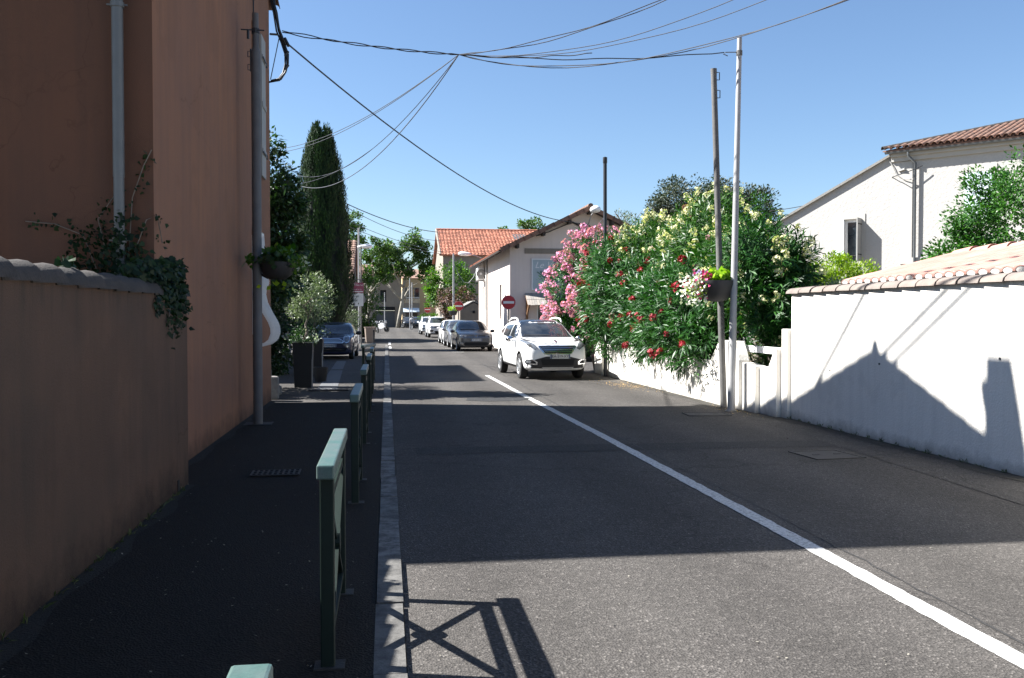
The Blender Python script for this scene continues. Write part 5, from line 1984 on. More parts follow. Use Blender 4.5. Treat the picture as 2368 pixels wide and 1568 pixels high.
g.tube([(-3.1, 45, 0), (-3.1, 45, 1.2)], [.2, .16], 8)
g.build("trunk", M_bark, cy)

# picket fence behind the planters
pf = thing("picket_fence", "low whitish picket fence in the shade behind the planters", "fence", (-3.6, 33, 0))
g = MB()
for z in (.45, .95):
    g.beam((-5.4, 32.5, z), (-2.75, 33.0, z), .03, .06)
g.build("rail", M_shutter, pf)
g = MB()
g.prism([(-.04, 0), (.04, 0), (.04, 1.15), (0, 1.22), (-.04, 1.15)], 'Y', -.012, .012)
pme = g.mesh("picket", M_shutter)
for k in range(20):
    put("picket", pme, pf, loc=(-1.8 + .135 * k, -.53 + .0254 * k, .04), rot=(0, 0, .19))

# ------------------------------------------------------------------ houses on the left set back from the street (their shadows cross the road)
def plain_house(name, label, x0, x1, y0, y1, eave, ridge, axis, wm, rm, wins=(), cat="house", over=.25):
    t = thing(name, label, cat, ((x0 + x1) / 2, (y0 + y1) / 2, 0))
    g = MB()
    g.box2((x0, y0, 0), (x1, y1, eave))
    if axis == 'Y':
        g.add([(x0, y0, eave), (x1, y0, eave), ((x0 + x1) / 2, y0, ridge)], [(0, 1, 2)])
        g.add([(x0, y1, eave), (x1, y1, eave), ((x0 + x1) / 2, y1, ridge)], [(2, 1, 0)])
    else:
        g.add([(x0, y0, eave), (x0, y1, eave), (x0, (y0 + y1) / 2, ridge)], [(2, 1, 0)])
        g.add([(x1, y0, eave), (x1, y1, eave), (x1, (y0 + y1) / 2, ridge)], [(0, 1, 2)])
    g.build("wall_body", wm, t)
    g = MB()
    o_ = over
    if axis == 'Y':
        xm = (x0 + x1) / 2
        k = (ridge - eave) / (xm - x0)
        g.slab((x0 - o_, y0 - o_, eave - k * o_ + .06), (xm, y0 - o_, ridge + .06), (xm, y1 + o_, ridge + .06), (x0 - o_, y1 + o_, eave - k * o_ + .06), -.08)
        g.slab((xm, y0 - o_, ridge + .06), (x1 + o_, y0 - o_, eave - k * o_ + .06), (x1 + o_, y1 + o_, eave - k * o_ + .06), (xm, y1 + o_, ridge + .06), -.08)
        r = g.build("roof", rm, t)
    else:
        ym = (y0 + y1) / 2
        k = (ridge - eave) / (ym - y0)
        a = (x0 - o_, y0 - o_, eave - k * o_ + .06)
        b = (x1 + o_, y0 - o_, eave - k * o_ + .06)
        g.slab(a, b, (x1 + o_, ym, ridge + .06), (x0 - o_, ym, ridge + .06), .08)
        g.slab((x0 - o_, ym, ridge + .06), (x1 + o_, ym, ridge + .06), (x1 + o_, y1 + o_, eave - k * o_ + .06), (x0 - o_, y1 + o_, eave - k * o_ + .06), .08)
        r = g.build("roof", rm, t)
    for (face, a, b, z0, z1) in wins:
        g = MB()
        if face == 'S':
            g.box2((a, y0 - .05, z0), (b, y0 - .002, z1))
            gi = MB()
            gi.box2((a + .08, y0 - .06, z0 + .08), (b - .08, y0 - .051, z1 - .08))
        else:
            g.box2((x1 + .002, a, z0), (x1 + .05, b, z1))
            gi = MB()
            gi.box2((x1 + .051, a + .08, z0 + .08), (x1 + .06, b - .08, z1 - .08))
        f = g.build("window", M_shutter, t)
        gi.build("pane", M_glass, f)
    return t, r


plain_house("house", "tall set-back house largely hidden behind the big pink house", -13, -5.9, 24.9, 32.0, 7.9, 9.4, 'Y', M_beige, M_tile, [('E', 27, 28, 1, 2.4)])
plain_house("house", "lower set-back house behind the parked blue car's side", -13, -5.9, 32.2, 39.2, 6.5, 8.0, 'Y', M_beige, M_tile, [('E', 35, 36, 1, 2.4)])


def tile_courses(u0, u1, v0, z0, v1, z1, du, n, m, parent, name="tile_courses", th=.05):
    """interlocking tiles as rows of little stepped, ribbed quads, one joined part"""
    d = Vector((0, v1 - v0, z1 - z0))
    Lr = d.length / n
    d.normalize()
    nrm_ = Vector((0, -d.z, d.y))
    V = []
    k = int((u1 - u0) / du)
    for j in range(n):
        p0 = Vector((0, v0, z0)) + d * (Lr * j)
        for i in range(k):
            a = u0 + i * du
            h = th * RNG.uniform(.8, 1.1)
            q0 = p0 + nrm_ * h
            q1 = p0 + d * (Lr * 1.04) + nrm_ * .012
            x = [a + .0, a + du * .35, a + du * .65, a + du * .97]
            hz = [0, .035, .035, 0]
            for c in range(3):
                V.append([(x[c], *(q0 + nrm_ * hz[c])[1:]), (x[c + 1], *(q0 + nrm_ * hz[c + 1])[1:]), (x[c + 1], *(q1 + nrm_ * hz[c + 1])[1:]), (x[c], *(q1 + nrm_ * hz[c])[1:])])
                V.append([(x[c], *p0[1:]), (x[c + 1], *p0[1:]), (x[c + 1], *(q0 + nrm_ * hz[c + 1])[1:]), (x[c], *(q0 + nrm_ * hz[c])[1:])])
    Q = np.array(V)
    o = add_leaves(name, Q, m, parent)
    return o


def tile_mat(name, a, b_):
    m, nt, b = base_mat(name)
    g = nd(nt, "ShaderNodeNewGeometry")
    col = ramp(nt, g.outputs["Random Per Island"], [(0.0, a), (.8, b_), (1.0, [x * 1.25 for x in b_])])
    col = mixc(nt, 1.0, col, ramp(nt, noise(nt, g.outputs["Position"], .6, 5, .7), [(.3, (.72, .74, .76)), (.65, (1.05, 1.0, 1.0))]), 'MULTIPLY')
    nt.links.new(col, b.inputs["Base Color"])
    b.inputs["Roughness"].default_value = .85
    return m


T_red = tile_mat("red_interlocking_tiles", (.24, .085, .05), (.40, .165, .10))
T_brown = tile_mat("brown_interlocking_tiles", (.15, .095, .07), (.30, .19, .14))

t, r = plain_house("red_roofed_house", "two-storey house with a long orange-red tiled roof behind the shop", 5.2, 16, 84, 97, 7.35, 10.15, 'X', M_beige, T_red,
                   [('S', 6.4, 7.3, 5.2, 6.6), ('S', 8.6, 9.5, 5.2, 6.6)], over=.3)
k_ = 2.8 / 6.5
tile_courses(4.9, 16.3, 83.7, 7.35 - k_ * .3 + .07, 90.5, 10.22, .33, 17, T_red, r, th=.07)
g = MB()
for k in range(26):
    g.tube([(4.9 + .44 * k, 90.5, 10.25), (4.9 + .44 * k + .46, 90.5, 10.25)], [.13, .15], 7)
g.build("ridge", M_tiler, r)
g = MB()
g.tube([(4.93, 83.7, 7.32), (4.93, 90.5, 10.24)], .12, 6)
g.build("verge", M_beige, r)
g = MB()
g.slab((12.35, 87.9, 9.18), (13.7, 87.9, 9.18), (13.7, 89.3, 9.78), (12.35, 89.3, 9.78), .12)
g.build("skylight", M_zinc, r)
t, r = plain_house("tiled_house", "house with a brown tiled roof peeping out past the cypress", -10, -2.15, 57.5, 68, 3.9, 6.7, 'X', M_beige, T_brown, [('S', -3.4, -2.6, 1.2, 2.6)], over=.2)
tile_courses(-6.2, -1.95, 57.3, 3.9, 62.75, 6.77, .30, 17, T_brown, r, th=.06)
plain_house("small_shed", "little grey gabled shed with one square vent behind the parked grey car", 4.95, 6.85, 61.5, 66, 2.05, 2.58, 'Y', M_beige, M_conc, [], cat="shed", over=.03)
g = MB()
g.box2((5.8, 61.46, 1.84), (5.97, 61.498, 2.02))
# the shed vent belongs to the shed
shed = [o for o in COL.objects if o.name.startswith("small_shed")][0]
g.build("vent", M_void, shed)

# end of the street
eb = thing("end_building", "beige building with dark roller shutters closing the street", "building", (-1, 141, 0))
g = MB()
wall_panel(g, (-6, 140, 0), (1, 0, 0), (0, -1, 0), 8.3, 7.9, [(4.4, 7.3, 0, 3.0), (5.1, 6.0, 3.9, 5.7), (1.2, 2.1, 3.9, 5.7)], .3)
g.add([(2.3, 140, 0), (2.3, 150, 0), (2.3, 150, 7.9), (2.3, 140, 7.9)], [(0, 1, 2, 3)])
g.build("wall_body", M_beige, eb)
g = MB()
g.box2((-1.6, 140.28, 0), (1.3, 140.3, 2.55))
for k in range(16):
    g.box2((-1.6, 140.25, .08 + .155 * k), (1.3, 140.279, .19 + .155 * k))
g.build("roller_shutter", mat("grey_shutter", (.11, .115, .12), .6, .2, 4), eb)
g = MB()
g.box2((-1.62, 139.92, 2.6), (1.32, 139.998, 3.15))
g.build("fascia", M_void, eb)
for a, b_ in ((-.9, 0), (-4.8, -3.9)):
    g = MB()
    g.box2((a, 140.2, 3.9), (b_, 140.24, 5.7))
    f = g.build("window", M_void, eb)
    g = MB()
    g.box2((a + .08, 140.18, 3.98), (a + .42, 140.199, 5.6))
    g.build("pane", M_glass, f)
g = MB()
g.slab((-6.3, 139.5, 7.85), (2.6, 139.5, 7.85), (2.6, 144, 9.7), (-6.3, 144, 9.7), .1)
er = g.build("roof", T_brown, eb)
tile_courses(-6.2, 2.5, 139.5, 7.9, 144, 9.75, .3, 14, T_brown, er, th=.06)
es = thing("corner_shop", "flat-roofed shop with a pale blind and railing at the far end of the street", "shop", (3.4, 139, 0))
g = MB()
wall_panel(g, (2.35, 137, 0), (1, 0, 0), (0, -1, 0), 2.6, 3.6, [(.5, 2.3, 0, 2.35)], .4)
g.box2((2.35, 137.5, 3.6), (4.95, 141, 3.72))
g.build("wall_body", M_beige, es)
g = MB()
g.box2((2.85, 137.42, 0), (4.65, 137.45, 2.35))
g.build("pane", M_glass, es)
g = MB()
g.slab((2.5, 136.5, 2.35), (4.9, 136.5, 2.35), (4.9, 136.98, 2.95), (2.5, 136.98, 2.95), .05)
g.build("blind", M_blueshut, es)
g = MB()
for k in range(14):
    g.box2((2.4 + .19 * k, 137.1, 3.72), (2.43 + .19 * k, 137.13, 4.5))
g.box2((2.35, 137.09, 4.5), (4.95, 137.14, 4.56))
g.build("railing", M_whitepaint, es)
plain_house("house", "pale yellow house wall showing under the far plane tree", 2.6, 9.5, 150, 158, 8.0, 9.6, 'X', mat("ochre_render", (.62, .45, .24), .9, .12, .7), T_brown,
            [('S', 3.0, 3.8, 4.6, 6.4), ('S', 4.6, 5.4, 4.6, 6.4)])
fw = thing("garden_wall", "ochre garden wall by the farthest no entry sign", "wall", (6.2, 100, 0))
g = MB()
g.box2((4.75, 99.8, 0), (6.4, 100.1, 2.75))
g.build("wall_body", mat("ochre_wall", (.66, .46, .25), .9, .2, 1.5), fw)
g = MB()
g.box2((4.7, 99.72, 2.75), (6.45, 100.18, 2.85))
g.build("coping", M_conc, fw)
for (x, y, h, lab) in ((3.4, 122, 6.2, "slim grey post at the far right kerb below the plane trees"), (3.0, 118, 6.6, "second slim grey post beside the far right kerb, left of the other"),
                       (-.2, 112, 4.6, "lamp-topped grey post in front of the roller shutters")):
    t = thing("street_post", lab, "post", (x, y, 0))
    g = MB()
    g.tube([(0, 0, 0), (0, 0, h)], .075, 6)
    g.build("shaft", M_galv, t, local=True)

# ------------------------------------------------------------------ distant trees
def far_tree(label, base, blobs, lm, leaf, tr, top, seed, bark=None, nb=6, spread=2.0, cat="tree", name="tree"):
    return tree(name, label, cat, base, [dict(n=n_, c=c_, rad=r_, nclump=k_, clump=cl_, leaf=leaf, wl=.75, shell=sh_) for n_, c_, r_, k_, cl_, sh_ in blobs],
                lm, tr, top, bark, nb, spread, seed=seed)


far_tree("broad plane tree with a leaning pale trunk over the middle of the street's end", (1.7, 134, 0),
         [(2400, (1.0, 132, 11.2), (2.0, 2.0, 1.9), 30, .8, .3), (2800, (3.9, 132, 11.6), (2.0, 2.2, 2.4), 34, .8, .3), (1900, (2.4, 132, 8.6), (2.8, 2.0, 1.3), 24, .75, .3),
          (1600, (5.9, 132, 9.0), (1.6, 1.7, 2.3), 22, .7, .3), (700, (-.6, 132, 9.0), (1.0, 1.2, 1.0), 10, .6, .3)], L_plane, .32, .34, (3.2, 132, 9.6), 3, M_barkp, 9, 3.2, name="plane_tree")
far_tree("lower yellow-green plane tree on the left of the street's end", (-2.3, 100, 0),
         [(3600, (-1.3, 100, 8.0), (1.75, 2.0, 2.1), 46, .66, .35), (1800, (-.9, 101, 5.9), (1.8, 1.8, 1.1), 26, .55, .3)], L_plane, .24, .26, (-1.2, 100, 7), 5, M_barkp, 7, 1.8, name="plane_tree")
far_tree("grey-green tree showing only its tip past the cypress", (-4.2, 90, 0),
         [(2400, (-3.3, 90, 10.0), (1.3, 1.7, 2.1), 34, .6, .35)], L_plane, .22, .24, (-3.6, 90, 9.2), 6, M_barkp, 6, 1.5, name="plane_tree")
far_tree("tree with a ragged airy top behind the shop roof", (16.5, 108, 0),
         [(1700, (17.2, 108, 12.3), (1.9, 2.0, 1.7), 22, .7, .3), (420, (13.9, 108, 11.5), (.8, .9, .7), 8, .45, .3), (420, (12.4, 108, 11.1), (.9, .9, .5), 8, .4, .3)], L_plane, .26, .3, (16.6, 108, 10.5), 7, M_barkp, 8, 2.2)
far_tree("round bright green tree in front of the red roofed house", (5.0, 72, 0),
         [(6500, (5.0, 72, 4.15), (1.95, 1.9, 1.95), 90, .5, .5), (1200, (3.7, 71.5, 3.5), (.8, 1.0, 1.7), 22, .4, .4)], L_bright, .17, .18, (5.0, 72, 3.4), 8, nb=7, spread=1.3)
far_tree("copper-leaved bush between the middle no entry sign and the shop", (5.2, 67.5, 0),
         [(4200, (5.3, 67.5, 2.6), (1.5, 1.1, 1.45), 60, .4, .45)], L_red, .13, .1, (5.2, 67.5, 2.2), 9, nb=6, spread=.9, cat="bush", name="bush")
tree("shrub", "low hedge plants beneath the farthest no entry sign", "shrub", (4.4, 90, 0), [dict(n=1500, c=(4.3, 90, 1.3), rad=(1.1, .8, .7), nclump=30, clump=.3, leaf=.16, wl=.6)],
     L_bright, .05, (4.3, 90, 1.1), nb=4, spread=.5, foliage="foliage")
pn = thing("flower_pot", "bright flower planter hung beside the middle no entry sign", "flower basket", (4.25, 58.3, 2.0))
g = MB()
g.lathe([(0, -.3), (.2, -.28), (.3, -.05), (.3, 0), (0, -.02)], 14)
g.build("planter_bowl", M_bowl, pn, local=True)
add_leaves("foliage", crown_quads(160, (4.22, 58.25, 2.1), (.3, .25, .16), 14, .12, .09, .8), L_lime, pn)
tree("holm_oak", "dense grey-green holm oak behind the cream oleander, left of the brown pole", "oak", (16.5, 52, 0),
     [dict(n=13000, c=(17.3, 52, 7.7), rad=(1.75, 2.0, 2.1), nclump=120, clump=.6, leaf=.16, wl=.55), dict(n=7000, c=(16.0, 52, 6.4), rad=(1.4, 1.6, 1.5), nclump=70, clump=.5, leaf=.16, wl=.55)],
     L_oak, .3, (16.3, 52, 7), nb=8, spread=2.0, seed=11)
tree("holm_oak", "holm oak split in two rounded heads to the right of the poles", "oak", (21.5, 52, 0),
     [dict(n=9500, c=(19.4, 52, 7.8), rad=(1.4, 1.8, 2.0), nclump=70, clump=.55, leaf=.16, wl=.55), dict(n=11000, c=(21.4, 52, 7.2), rad=(1.7, 1.9, 2.2), nclump=80, clump=.58, leaf=.16, wl=.55),
      dict(n=4500, c=(22.9, 52, 5.7), rad=(1.0, 1.3, 1.5), nclump=36, clump=.5, leaf=.16, wl=.55)],
     L_oak, .3, (22, 52, 6), nb=8, spread=2.0, seed=12)
ag = tree("grey_tree", "airy grey tree with bare dead twigs between the black post and the oaks", "tree", (11.6, 44, 0),
          [dict(n=2600, c=(11.4, 44, 5.7), rad=(1.7, 1.3, 1.2), nclump=34, clump=.42, leaf=.12, wl=.5, shell=.3)], L_silver, .12, (11.6, 44, 5.2), nb=9, spread=1.5, seed=21)
g = MB()
rr = random.Random(8)
for (x, z) in ((11.9, 6.0), (13.2, 6.0)):
    p = Vector((x, 44, z))
    for s_ in range(5):
        d = Vector((rr.uniform(-.7, .7), rr.uniform(-.3, .3), rr.uniform(.4, 1))).normalized()
        m = p + d * .55
        e = m + (d + Vector((rr.uniform(-.6, .6), 0, rr.uniform(-.2, .6)))).normalized() * .55
        g.tube([p, m, e], [.035, .022, .008], 5)
        g.tube([m, m + Vector((rr.uniform(-.4, .4), 0, .35))], [.018, .006], 5)
g.build("dead_twigs", M_bark, ag)
# ------------------------------------------------------------------ overhead cables
def qpts(a, m, b, t1=1.0, n=26):
    a, m, b = Vector(a), Vector(m), Vector(b)
    out = []
    for i in range(n + 1):
        t = t1 * i / n
        out.append(a * (2 * (t - .5) * (t - 1)) + m * (-4 * t * (t - 1)) + b * (2 * t * (t - .5)))
    return out


def sagpts(a, b, sag, n=24):
    a, b = Vector(a), Vector(b)
    return [a.lerp(b, i / n) - Vector((0, 0, sag * 4 * (i / n) * (1 - i / n))) for i in range(n + 1)]


def cable(label, strands, m, twist=0.0, r=.009):
    t = thing("overhead_cable", label, "cable", tuple(strands[0][0]), group=None)
    for k, pts in enumerate(strands):
        g = MB()
        if twist:
            pts = [p + Vector((0, math.sin(i * .9 + k * 3.1) * twist, math.cos(i * .9 + k * 3.1) * twist)) if 0 < i < len(pts) - 1 else p for i, p in enumerate(pts)]
        g.tube(pts, r, 5)
        g.build("strand", m, t)
    return t


HB = (1.35, 17.0, 6.48)
cable("twisted dark cable from the tall house's eave corner to the wire knot over the street", [sagpts((-1.9, 17.45, 6.89), HB, .05), sagpts((-1.9, 17.45, 6.92), HB, .06)], M_wire, .018, .010)
cable("thick cable slanting down from the eave corner to the shop gable", [sagpts((-1.83, 17.44, 6.70), (8.55, 41.1, 5.96), .75)], M_wire, 0, .017)
cable("twin wires from the knot running level to the pale pole's bracket", [sagpts(HB, (5.66, 14.80, 6.06), .10), sagpts(HB, (3.6, 15.75, 6.24), .06)], M_wire, .012, .009)
cable("lowest sagging pair of wires passing in front of the pale pole's tip", [qpts(HB, (3.42, 16.0, 6.08), (5.80, 14.6, 6.27), 1.7), qpts(HB, (3.42, 16.0, 6.06), (5.80, 14.6, 6.25), 1.7)], M_wirel, .01, .008)
cable("highest twisted pair leaving the top of the frame above the black post", [qpts(HB, (2.85, 15.7, 6.46), (4.4, 14.4, 6.72), 1.8), qpts(HB, (2.85, 15.7, 6.42), (4.4, 14.4, 6.70), 1.8)], M_wirel, .014, .008)
cable("middle wires forking above the brown pole", [qpts(HB, (3.5, 15.4, 6.26), (5.6, 13.8, 6.68), 1.5), qpts(HB, (3.7, 15.4, 6.24), (6.1, 13.8, 6.66), 1.5)], M_wirel, .008, .007)
cable("uppermost thin pair from the knot to the left over the cypress tip", [sagpts(HB, (-4.6, 33, 7.5), .55), sagpts(HB, (-4.6, 33, 7.35), .55)], M_wire, 0, .008)
cable("wire from the knot dipping across the cypress shoulder", [sagpts(HB, (-2.9, 31, 6.3), .75)], M_wire, 0, .008)
cable("wire branching across the middle of the cypress", [sagpts((-.29, 22.4, 5.70), (-2.9, 30.5, 5.95), .18)], M_wire, 0, .007)
cable("lowest wire from the knot across the cypress's waist", [sagpts(HB, (-2.7, 29.5, 5.75), .85)], M_wirel, 0, .010)
cable("thick wire from the left reaching the red tiled roof's corner", [sagpts((-3.1, 57, 8.9), (5.3, 84.2, 9.4), .45)], M_wire, 0, .03)
cable("thin wires below it spanning the plane trees to the red roofed house", [sagpts((-3.1, 57, 8.75), (5.2, 84.2, 8.6), .55), sagpts((-3.0, 66, 8.6), (5.2, 84.2, 7.6), .3), sagpts((-3.0, 66, 8.2), (5.2, 84.2, 7.4), .3)], M_wirel, 0, .02)
cable("single wire from the cream house's wall to the holm oaks", [sagpts((20.2, 33.9, 7.25), (21.5, 49, 7.6), .25), sagpts((20.2, 33.9, 7.25), (20.9, 33.3, 7.55), .02)], M_wire, 0, .018)
cable("pair of wires overhead throwing thin shadows on the white wall", [sagpts((-2.12, 14.5, 8.5), (10, -6, 8.0), .3), sagpts((-2.12, 13.6, 8.8), (10, -5, 7.2), .3), sagpts((-2.12, 15.4, 8.3), (10, 1, 8.4), .3)], M_wire, 0, .035)
cable("short pale wire from the black post's top to the shop gable", [sagpts((5.82, 23.85, 4.3), (9.2, 41.1, 5.55), .1)], M_wirel, 0, .012)

# ------------------------------------------------------------------ cars
def tmp_obj(me):
    o = bpy.data.objects.new("temporary", me)
    COL.objects.link(o)
    return o


def eval_mesh(o):
    bpy.context.view_layer.update()
    dg = bpy.context.evaluated_depsgraph_get()
    return bpy.data.meshes.new_from_object(o.evaluated_get(dg))


def car_body(sp):
    """loft of cross-sections from nose (-y) to tail (+y), subdivided"""
    rings = []
    for (y, zt, w, zbelt, zb) in sp['st']:
        gap = max(.02, zt - zbelt)
        tum = sp.get('tumble', .34)
        if gap < .22:
            x5, z5 = w * .96, zbelt + gap * .45
            x6, z6 = w * .84, zbelt + gap * .82
            x7, z7 = w * .5, zbelt + gap * .97
        else:
            x5, z5 = w * .955, zbelt + .05
            x6, z6 = w * .955 - tum * (gap - .12), zbelt + gap - .10
            x7, z7 = x6 * .80, zt - .018
        zm = zb + (zbelt - zb) * .55
        rings.append([(0, zb), (w * .55, zb), (w * .90, zb + .02), (w * .985, zb + .12), (w * 1.0, zm), (w * .985, zbelt - .02), (x5, z5), (x6, z6), (x7, z7), (0, zt)])
    vs, fs = [], []
    half = len(rings[0])
    n = 2 * half - 2
    for (y, *_), r in zip(sp['st'], rings):
        vs += [(x, y, z) for x, z in r] + [(-x, y, z) for x, z in r[-2:0:-1]]
    for i in range(len(rings) - 1):
        for j in range(n):
            a, b = i * n + j, i * n + (j + 1) % n
            fs.append((a, b, b + n, a + n))
    # end caps as strips so the subdivision stays tidy
    for base, flip in ((0, False), ((len(rings) - 1) * n, True)):
        for j in range(half - 1):
            a, b = base + j, base + j + 1
            c, d = base + (n - j - 1) % n, base + (n - j) % n
            q = (a, b, c, d) if j > 0 else (a, b, base + n - 1)
            if j == half - 2:
                q = (a, b, c)
            if not flip:
                q = q[::-1]
            fs.append(q)
    me = bpy.data.meshes.new("car_body")
    me.from_pydata(vs, [], fs)
    bm = bmesh.new()
    bm.from_mesh(me)
    bmesh.ops.recalc_face_normals(bm, faces=bm.faces)
    bm.to_mesh(me)
    bm.free()
    return me


def clip_grid(poly, axis_step):
    """2-D polygon cut by a regular grid -> bmesh in the plane"""
    bm = bmesh.new()
    vs = [bm.verts.new((a, b, 0)) for a, b in poly]
    bm.faces.new(vs)
    for ax in (0, 1):
        lo, hi = min(p[ax] for p in poly), max(p[ax] for p in poly)
        k = int((hi - lo) / axis_step)
        for i in range(1, k + 1):
            c = lo + (hi - lo) * i / (k + 1)
            co = (c, 0, 0) if ax == 0 else (0, c, 0)
            no = (1, 0, 0) if ax == 0 else (0, 1, 0)
            bmesh.ops.bisect_plane(bm, geom=bm.verts[:] + bm.edges[:] + bm.faces[:], plane_co=co, plane_no=no)
    return bm


def patch(bvh, poly, view, off=.005, step=.09, rim=.012):
    """panel that follows the body: poly in the view plane, projected onto the shell and folded in at its edge"""
    bm = clip_grid(poly, step)
    dirs = {'F': Vector((0, 1, 0)), 'L': Vector((1, 0, 0)), 'R': Vector((-1, 0, 0)), 'T': Vector((0, 0, -1)), 'B': Vector((0, -1, 0))}
    d = dirs[view]
    bad = []
    for v in bm.verts:
        a, b = v.co.x, v.co.y
        o = {'F': Vector((a, -6, b)), 'L': Vector((-4, a, b)), 'R': Vector((4, a, b)), 'T': Vector((a, b, 5)), 'B': Vector((a, 6, b))}[view]
        h = bvh.ray_cast(o, d)
        if h[0] is None:
            bad.append(v)
        else:
            v.co = h[0] + h[1] * off
    bmesh.ops.delete(bm, geom=bad, context='VERTS')
    if rim and bm.faces:
        be = [e for e in bm.edges if e.is_boundary]
        ex = bmesh.ops.extrude_edge_only(bm, edges=be)
        for v in [g for g in ex['geom'] if isinstance(g, bmesh.types.BMVert)]:
            v.co += d * rim
    bmesh.ops.recalc_face_normals(bm, faces=bm.faces)
    me = bpy.data.meshes.new("panel")
    bm.to_mesh(me)
    bm.free()
    me.shade_smooth()
    me.set_sharp_from_angle(angle=R(50))
    return me


def mir(poly):
    return [(-a, b) for a, b in poly][::-1]


def wheel_meshes(r, w, spokes):
    g = MB()
    prof_ = [(r * .64, -w / 2 + .01), (r * .80, -w / 2), (r * .94, -w / 2 + .012), (r, -w / 2 + .04), (r, w / 2 - .04), (r * .94, w / 2 - .012), (r * .80, w / 2), (r * .64, w / 2 - .01)]
    g.lathe(prof_, 28, axis='X', close=True)
    ty = g.mesh("tyre", M_rubber, smooth=40)
    g = MB()
    g.lathe([(r * .66, w / 2 - .02), (r * .62, w / 2 - .008), (r * .58, w / 2 - .02), (r * .57, 0)], 28, axis='X')
    g.lathe([(0, w / 2 - .012), (r * .13, w / 2 - .014), (r * .15, w / 2 - .03)], 14, axis='X')
    for k in range(spokes):
        a = 2 * math.pi * k / spokes
        for s_ in (-.16, .16):
            p = Vector((w / 2 - .028, math.cos(a) * r * .10, math.sin(a) * r * .10))
            q = Vector((w / 2 - .022, math.cos(a + s_) * r * .61, math.sin(a + s_) * r * .61))
            g.beam(p, q, r * .13, .02, up=(1, 0, 0))
    ri = g.mesh("rim", M_alloy, smooth=30)
    g = MB()
    g.lathe([(0, -w / 2 + .03), (r * .64, -w / 2 + .03), (r * .64, w / 2 - .07), (0, w / 2 - .07)], 20, axis='X')
    bk = g.mesh("hub", M_void)
    return ty, ri, bk


def make_car(name, label, cat, loc, rz, sp, paint, group):
    t = thing(name, label, cat, (loc[0], loc[1], loc[2] if len(loc) > 2 else 0), rz, group)
    me = car_body(sp)
    o = tmp_obj(me)
    m = o.modifiers.new("s", 'SUBSURF')
    m.levels = m.render_levels = 2
    sm = eval_mesh(o)
    bm = bmesh.new()
    bm.from_mesh(sm)
    bvh = BVHTree.FromBMesh(bm)
    bm.free()
    bpy.data.objects.remove(o)
    sm.materials.clear()
    sm.materials.append(paint)
    sm.materials.append(M_void)
    o = tmp_obj(sm)
    r = sp['r']
    cuts = []
    for y in sp['ax']:
        g = MB()
        for x0, x1 in ((-1.2, -sp['trk'] + .24), (sp['trk'] - .24, 1.2)):
            g.lathe([(0, x0), (r + sp.get('arch', .055), x0), (r + sp.get('arch', .055), x1), (0, x1)], 28, (0, y, r + .01), axis='X')
        cme = g.mesh("cutter", [paint, M_void])
        cme.polygons.foreach_set('material_index', [1] * len(cme.polygons))
        c = tmp_obj(cme)
        cuts.append(c)
        b = o.modifiers.new("b", 'BOOLEAN')
        b.operation = 'DIFFERENCE'
        b.solver = 'EXACT'
        b.object = c
    bme = eval_mesh(o)
    bpy.data.objects.remove(o)
    for c in cuts:
        bpy.data.objects.remove(c)
    bme.shade_smooth()
    bme.set_sharp_from_angle(angle=R(38))
    put("body", bme, t)

    def P(nm, poly, view, mm, off=.005, par=t, step=.09, rim=.012):
        pm = patch(bvh, poly, view, off, step, rim)
        pm.materials.append(mm)
        return put(nm, pm, par)

    def P2(nm, poly, view, mm, off=.005, par=t, step=.07, rim=.012):
        a = P(nm, poly, view, mm, off, par, step, rim)
        b = P(nm, mir(poly), view, mm, off, par, step, rim)
        return a, b

    def PS(nm, poly, mm, off=.005, step=.09, rim=.012):
        return P(nm, poly, 'L', mm, off, t, step, rim), P(nm, [(a, b) for a, b in poly][::-1], 'R', mm, off, t, step, rim)
    sp['panels'](P, P2, PS, t, bvh)
    # wheels
    ty, ri, bk = wheel_meshes(r, sp.get('tw', .20), sp.get('spokes', 5))
    for y in sp['ax']:
        for s_ in (-1, 1):
            wo2 = put("wheel", bk, t, loc=(s_ * sp['trk'] - s_ * sp.get('tw', .2) / 2, y, r), rot=(0, 0, 0 if s_ > 0 else math.pi))
            put("tyre", ty, wo2)
            put("rim", ri, wo2)
    # mirrors
    mx, my, mz = sp['mir']
    for s_ in (-1, 1):
        g = MB()
        g.lathe([(.001, -.085), (.055, -.07), (.082, -.02), (.086, .03), (.07, .05), (.001, .052)], 12, axis='Y')
        g.v = [(s_ * mx + x * 1.35, my + y, mz + z * .95) for x, y, z in g.v]
        g.beam((s_ * (mx - .16), my + .02, mz - .05), (s_ * mx, my, mz - .05), .05, .03)
        g.build("mirror", sp.get('mirm', paint), t, local=True, smooth=50)
    # number plate
    if sp.get('plate'):
        px, pz, txt = sp['plate']
        h = bvh.ray_cast(Vector((px, -6, pz)), Vector((0, 1, 0)))
        y = h[0].y - .022
        g = MB()
        g.box2((px - .26, y, pz - .055), (px + .26, y + .03, pz + .055))
        g.cur = 1
        g.box2((px - .258, y - .002, pz - .053), (px - .215, y, pz + .053))
        g.box2((px + .215, y - .002, pz - .053), (px + .258, y, pz + .053))
        po = g.build("licence_plate", [M_plate, mat("plate_blue", (.10, .12, .20), .5, .1, 5)], t, local=True)
        put("plate_lettering", text_mesh(txt, .098, M_ink, space=.95), po, loc=(px, y - .003, pz), rot=(R(90), 0, 0))
    return t, bvh


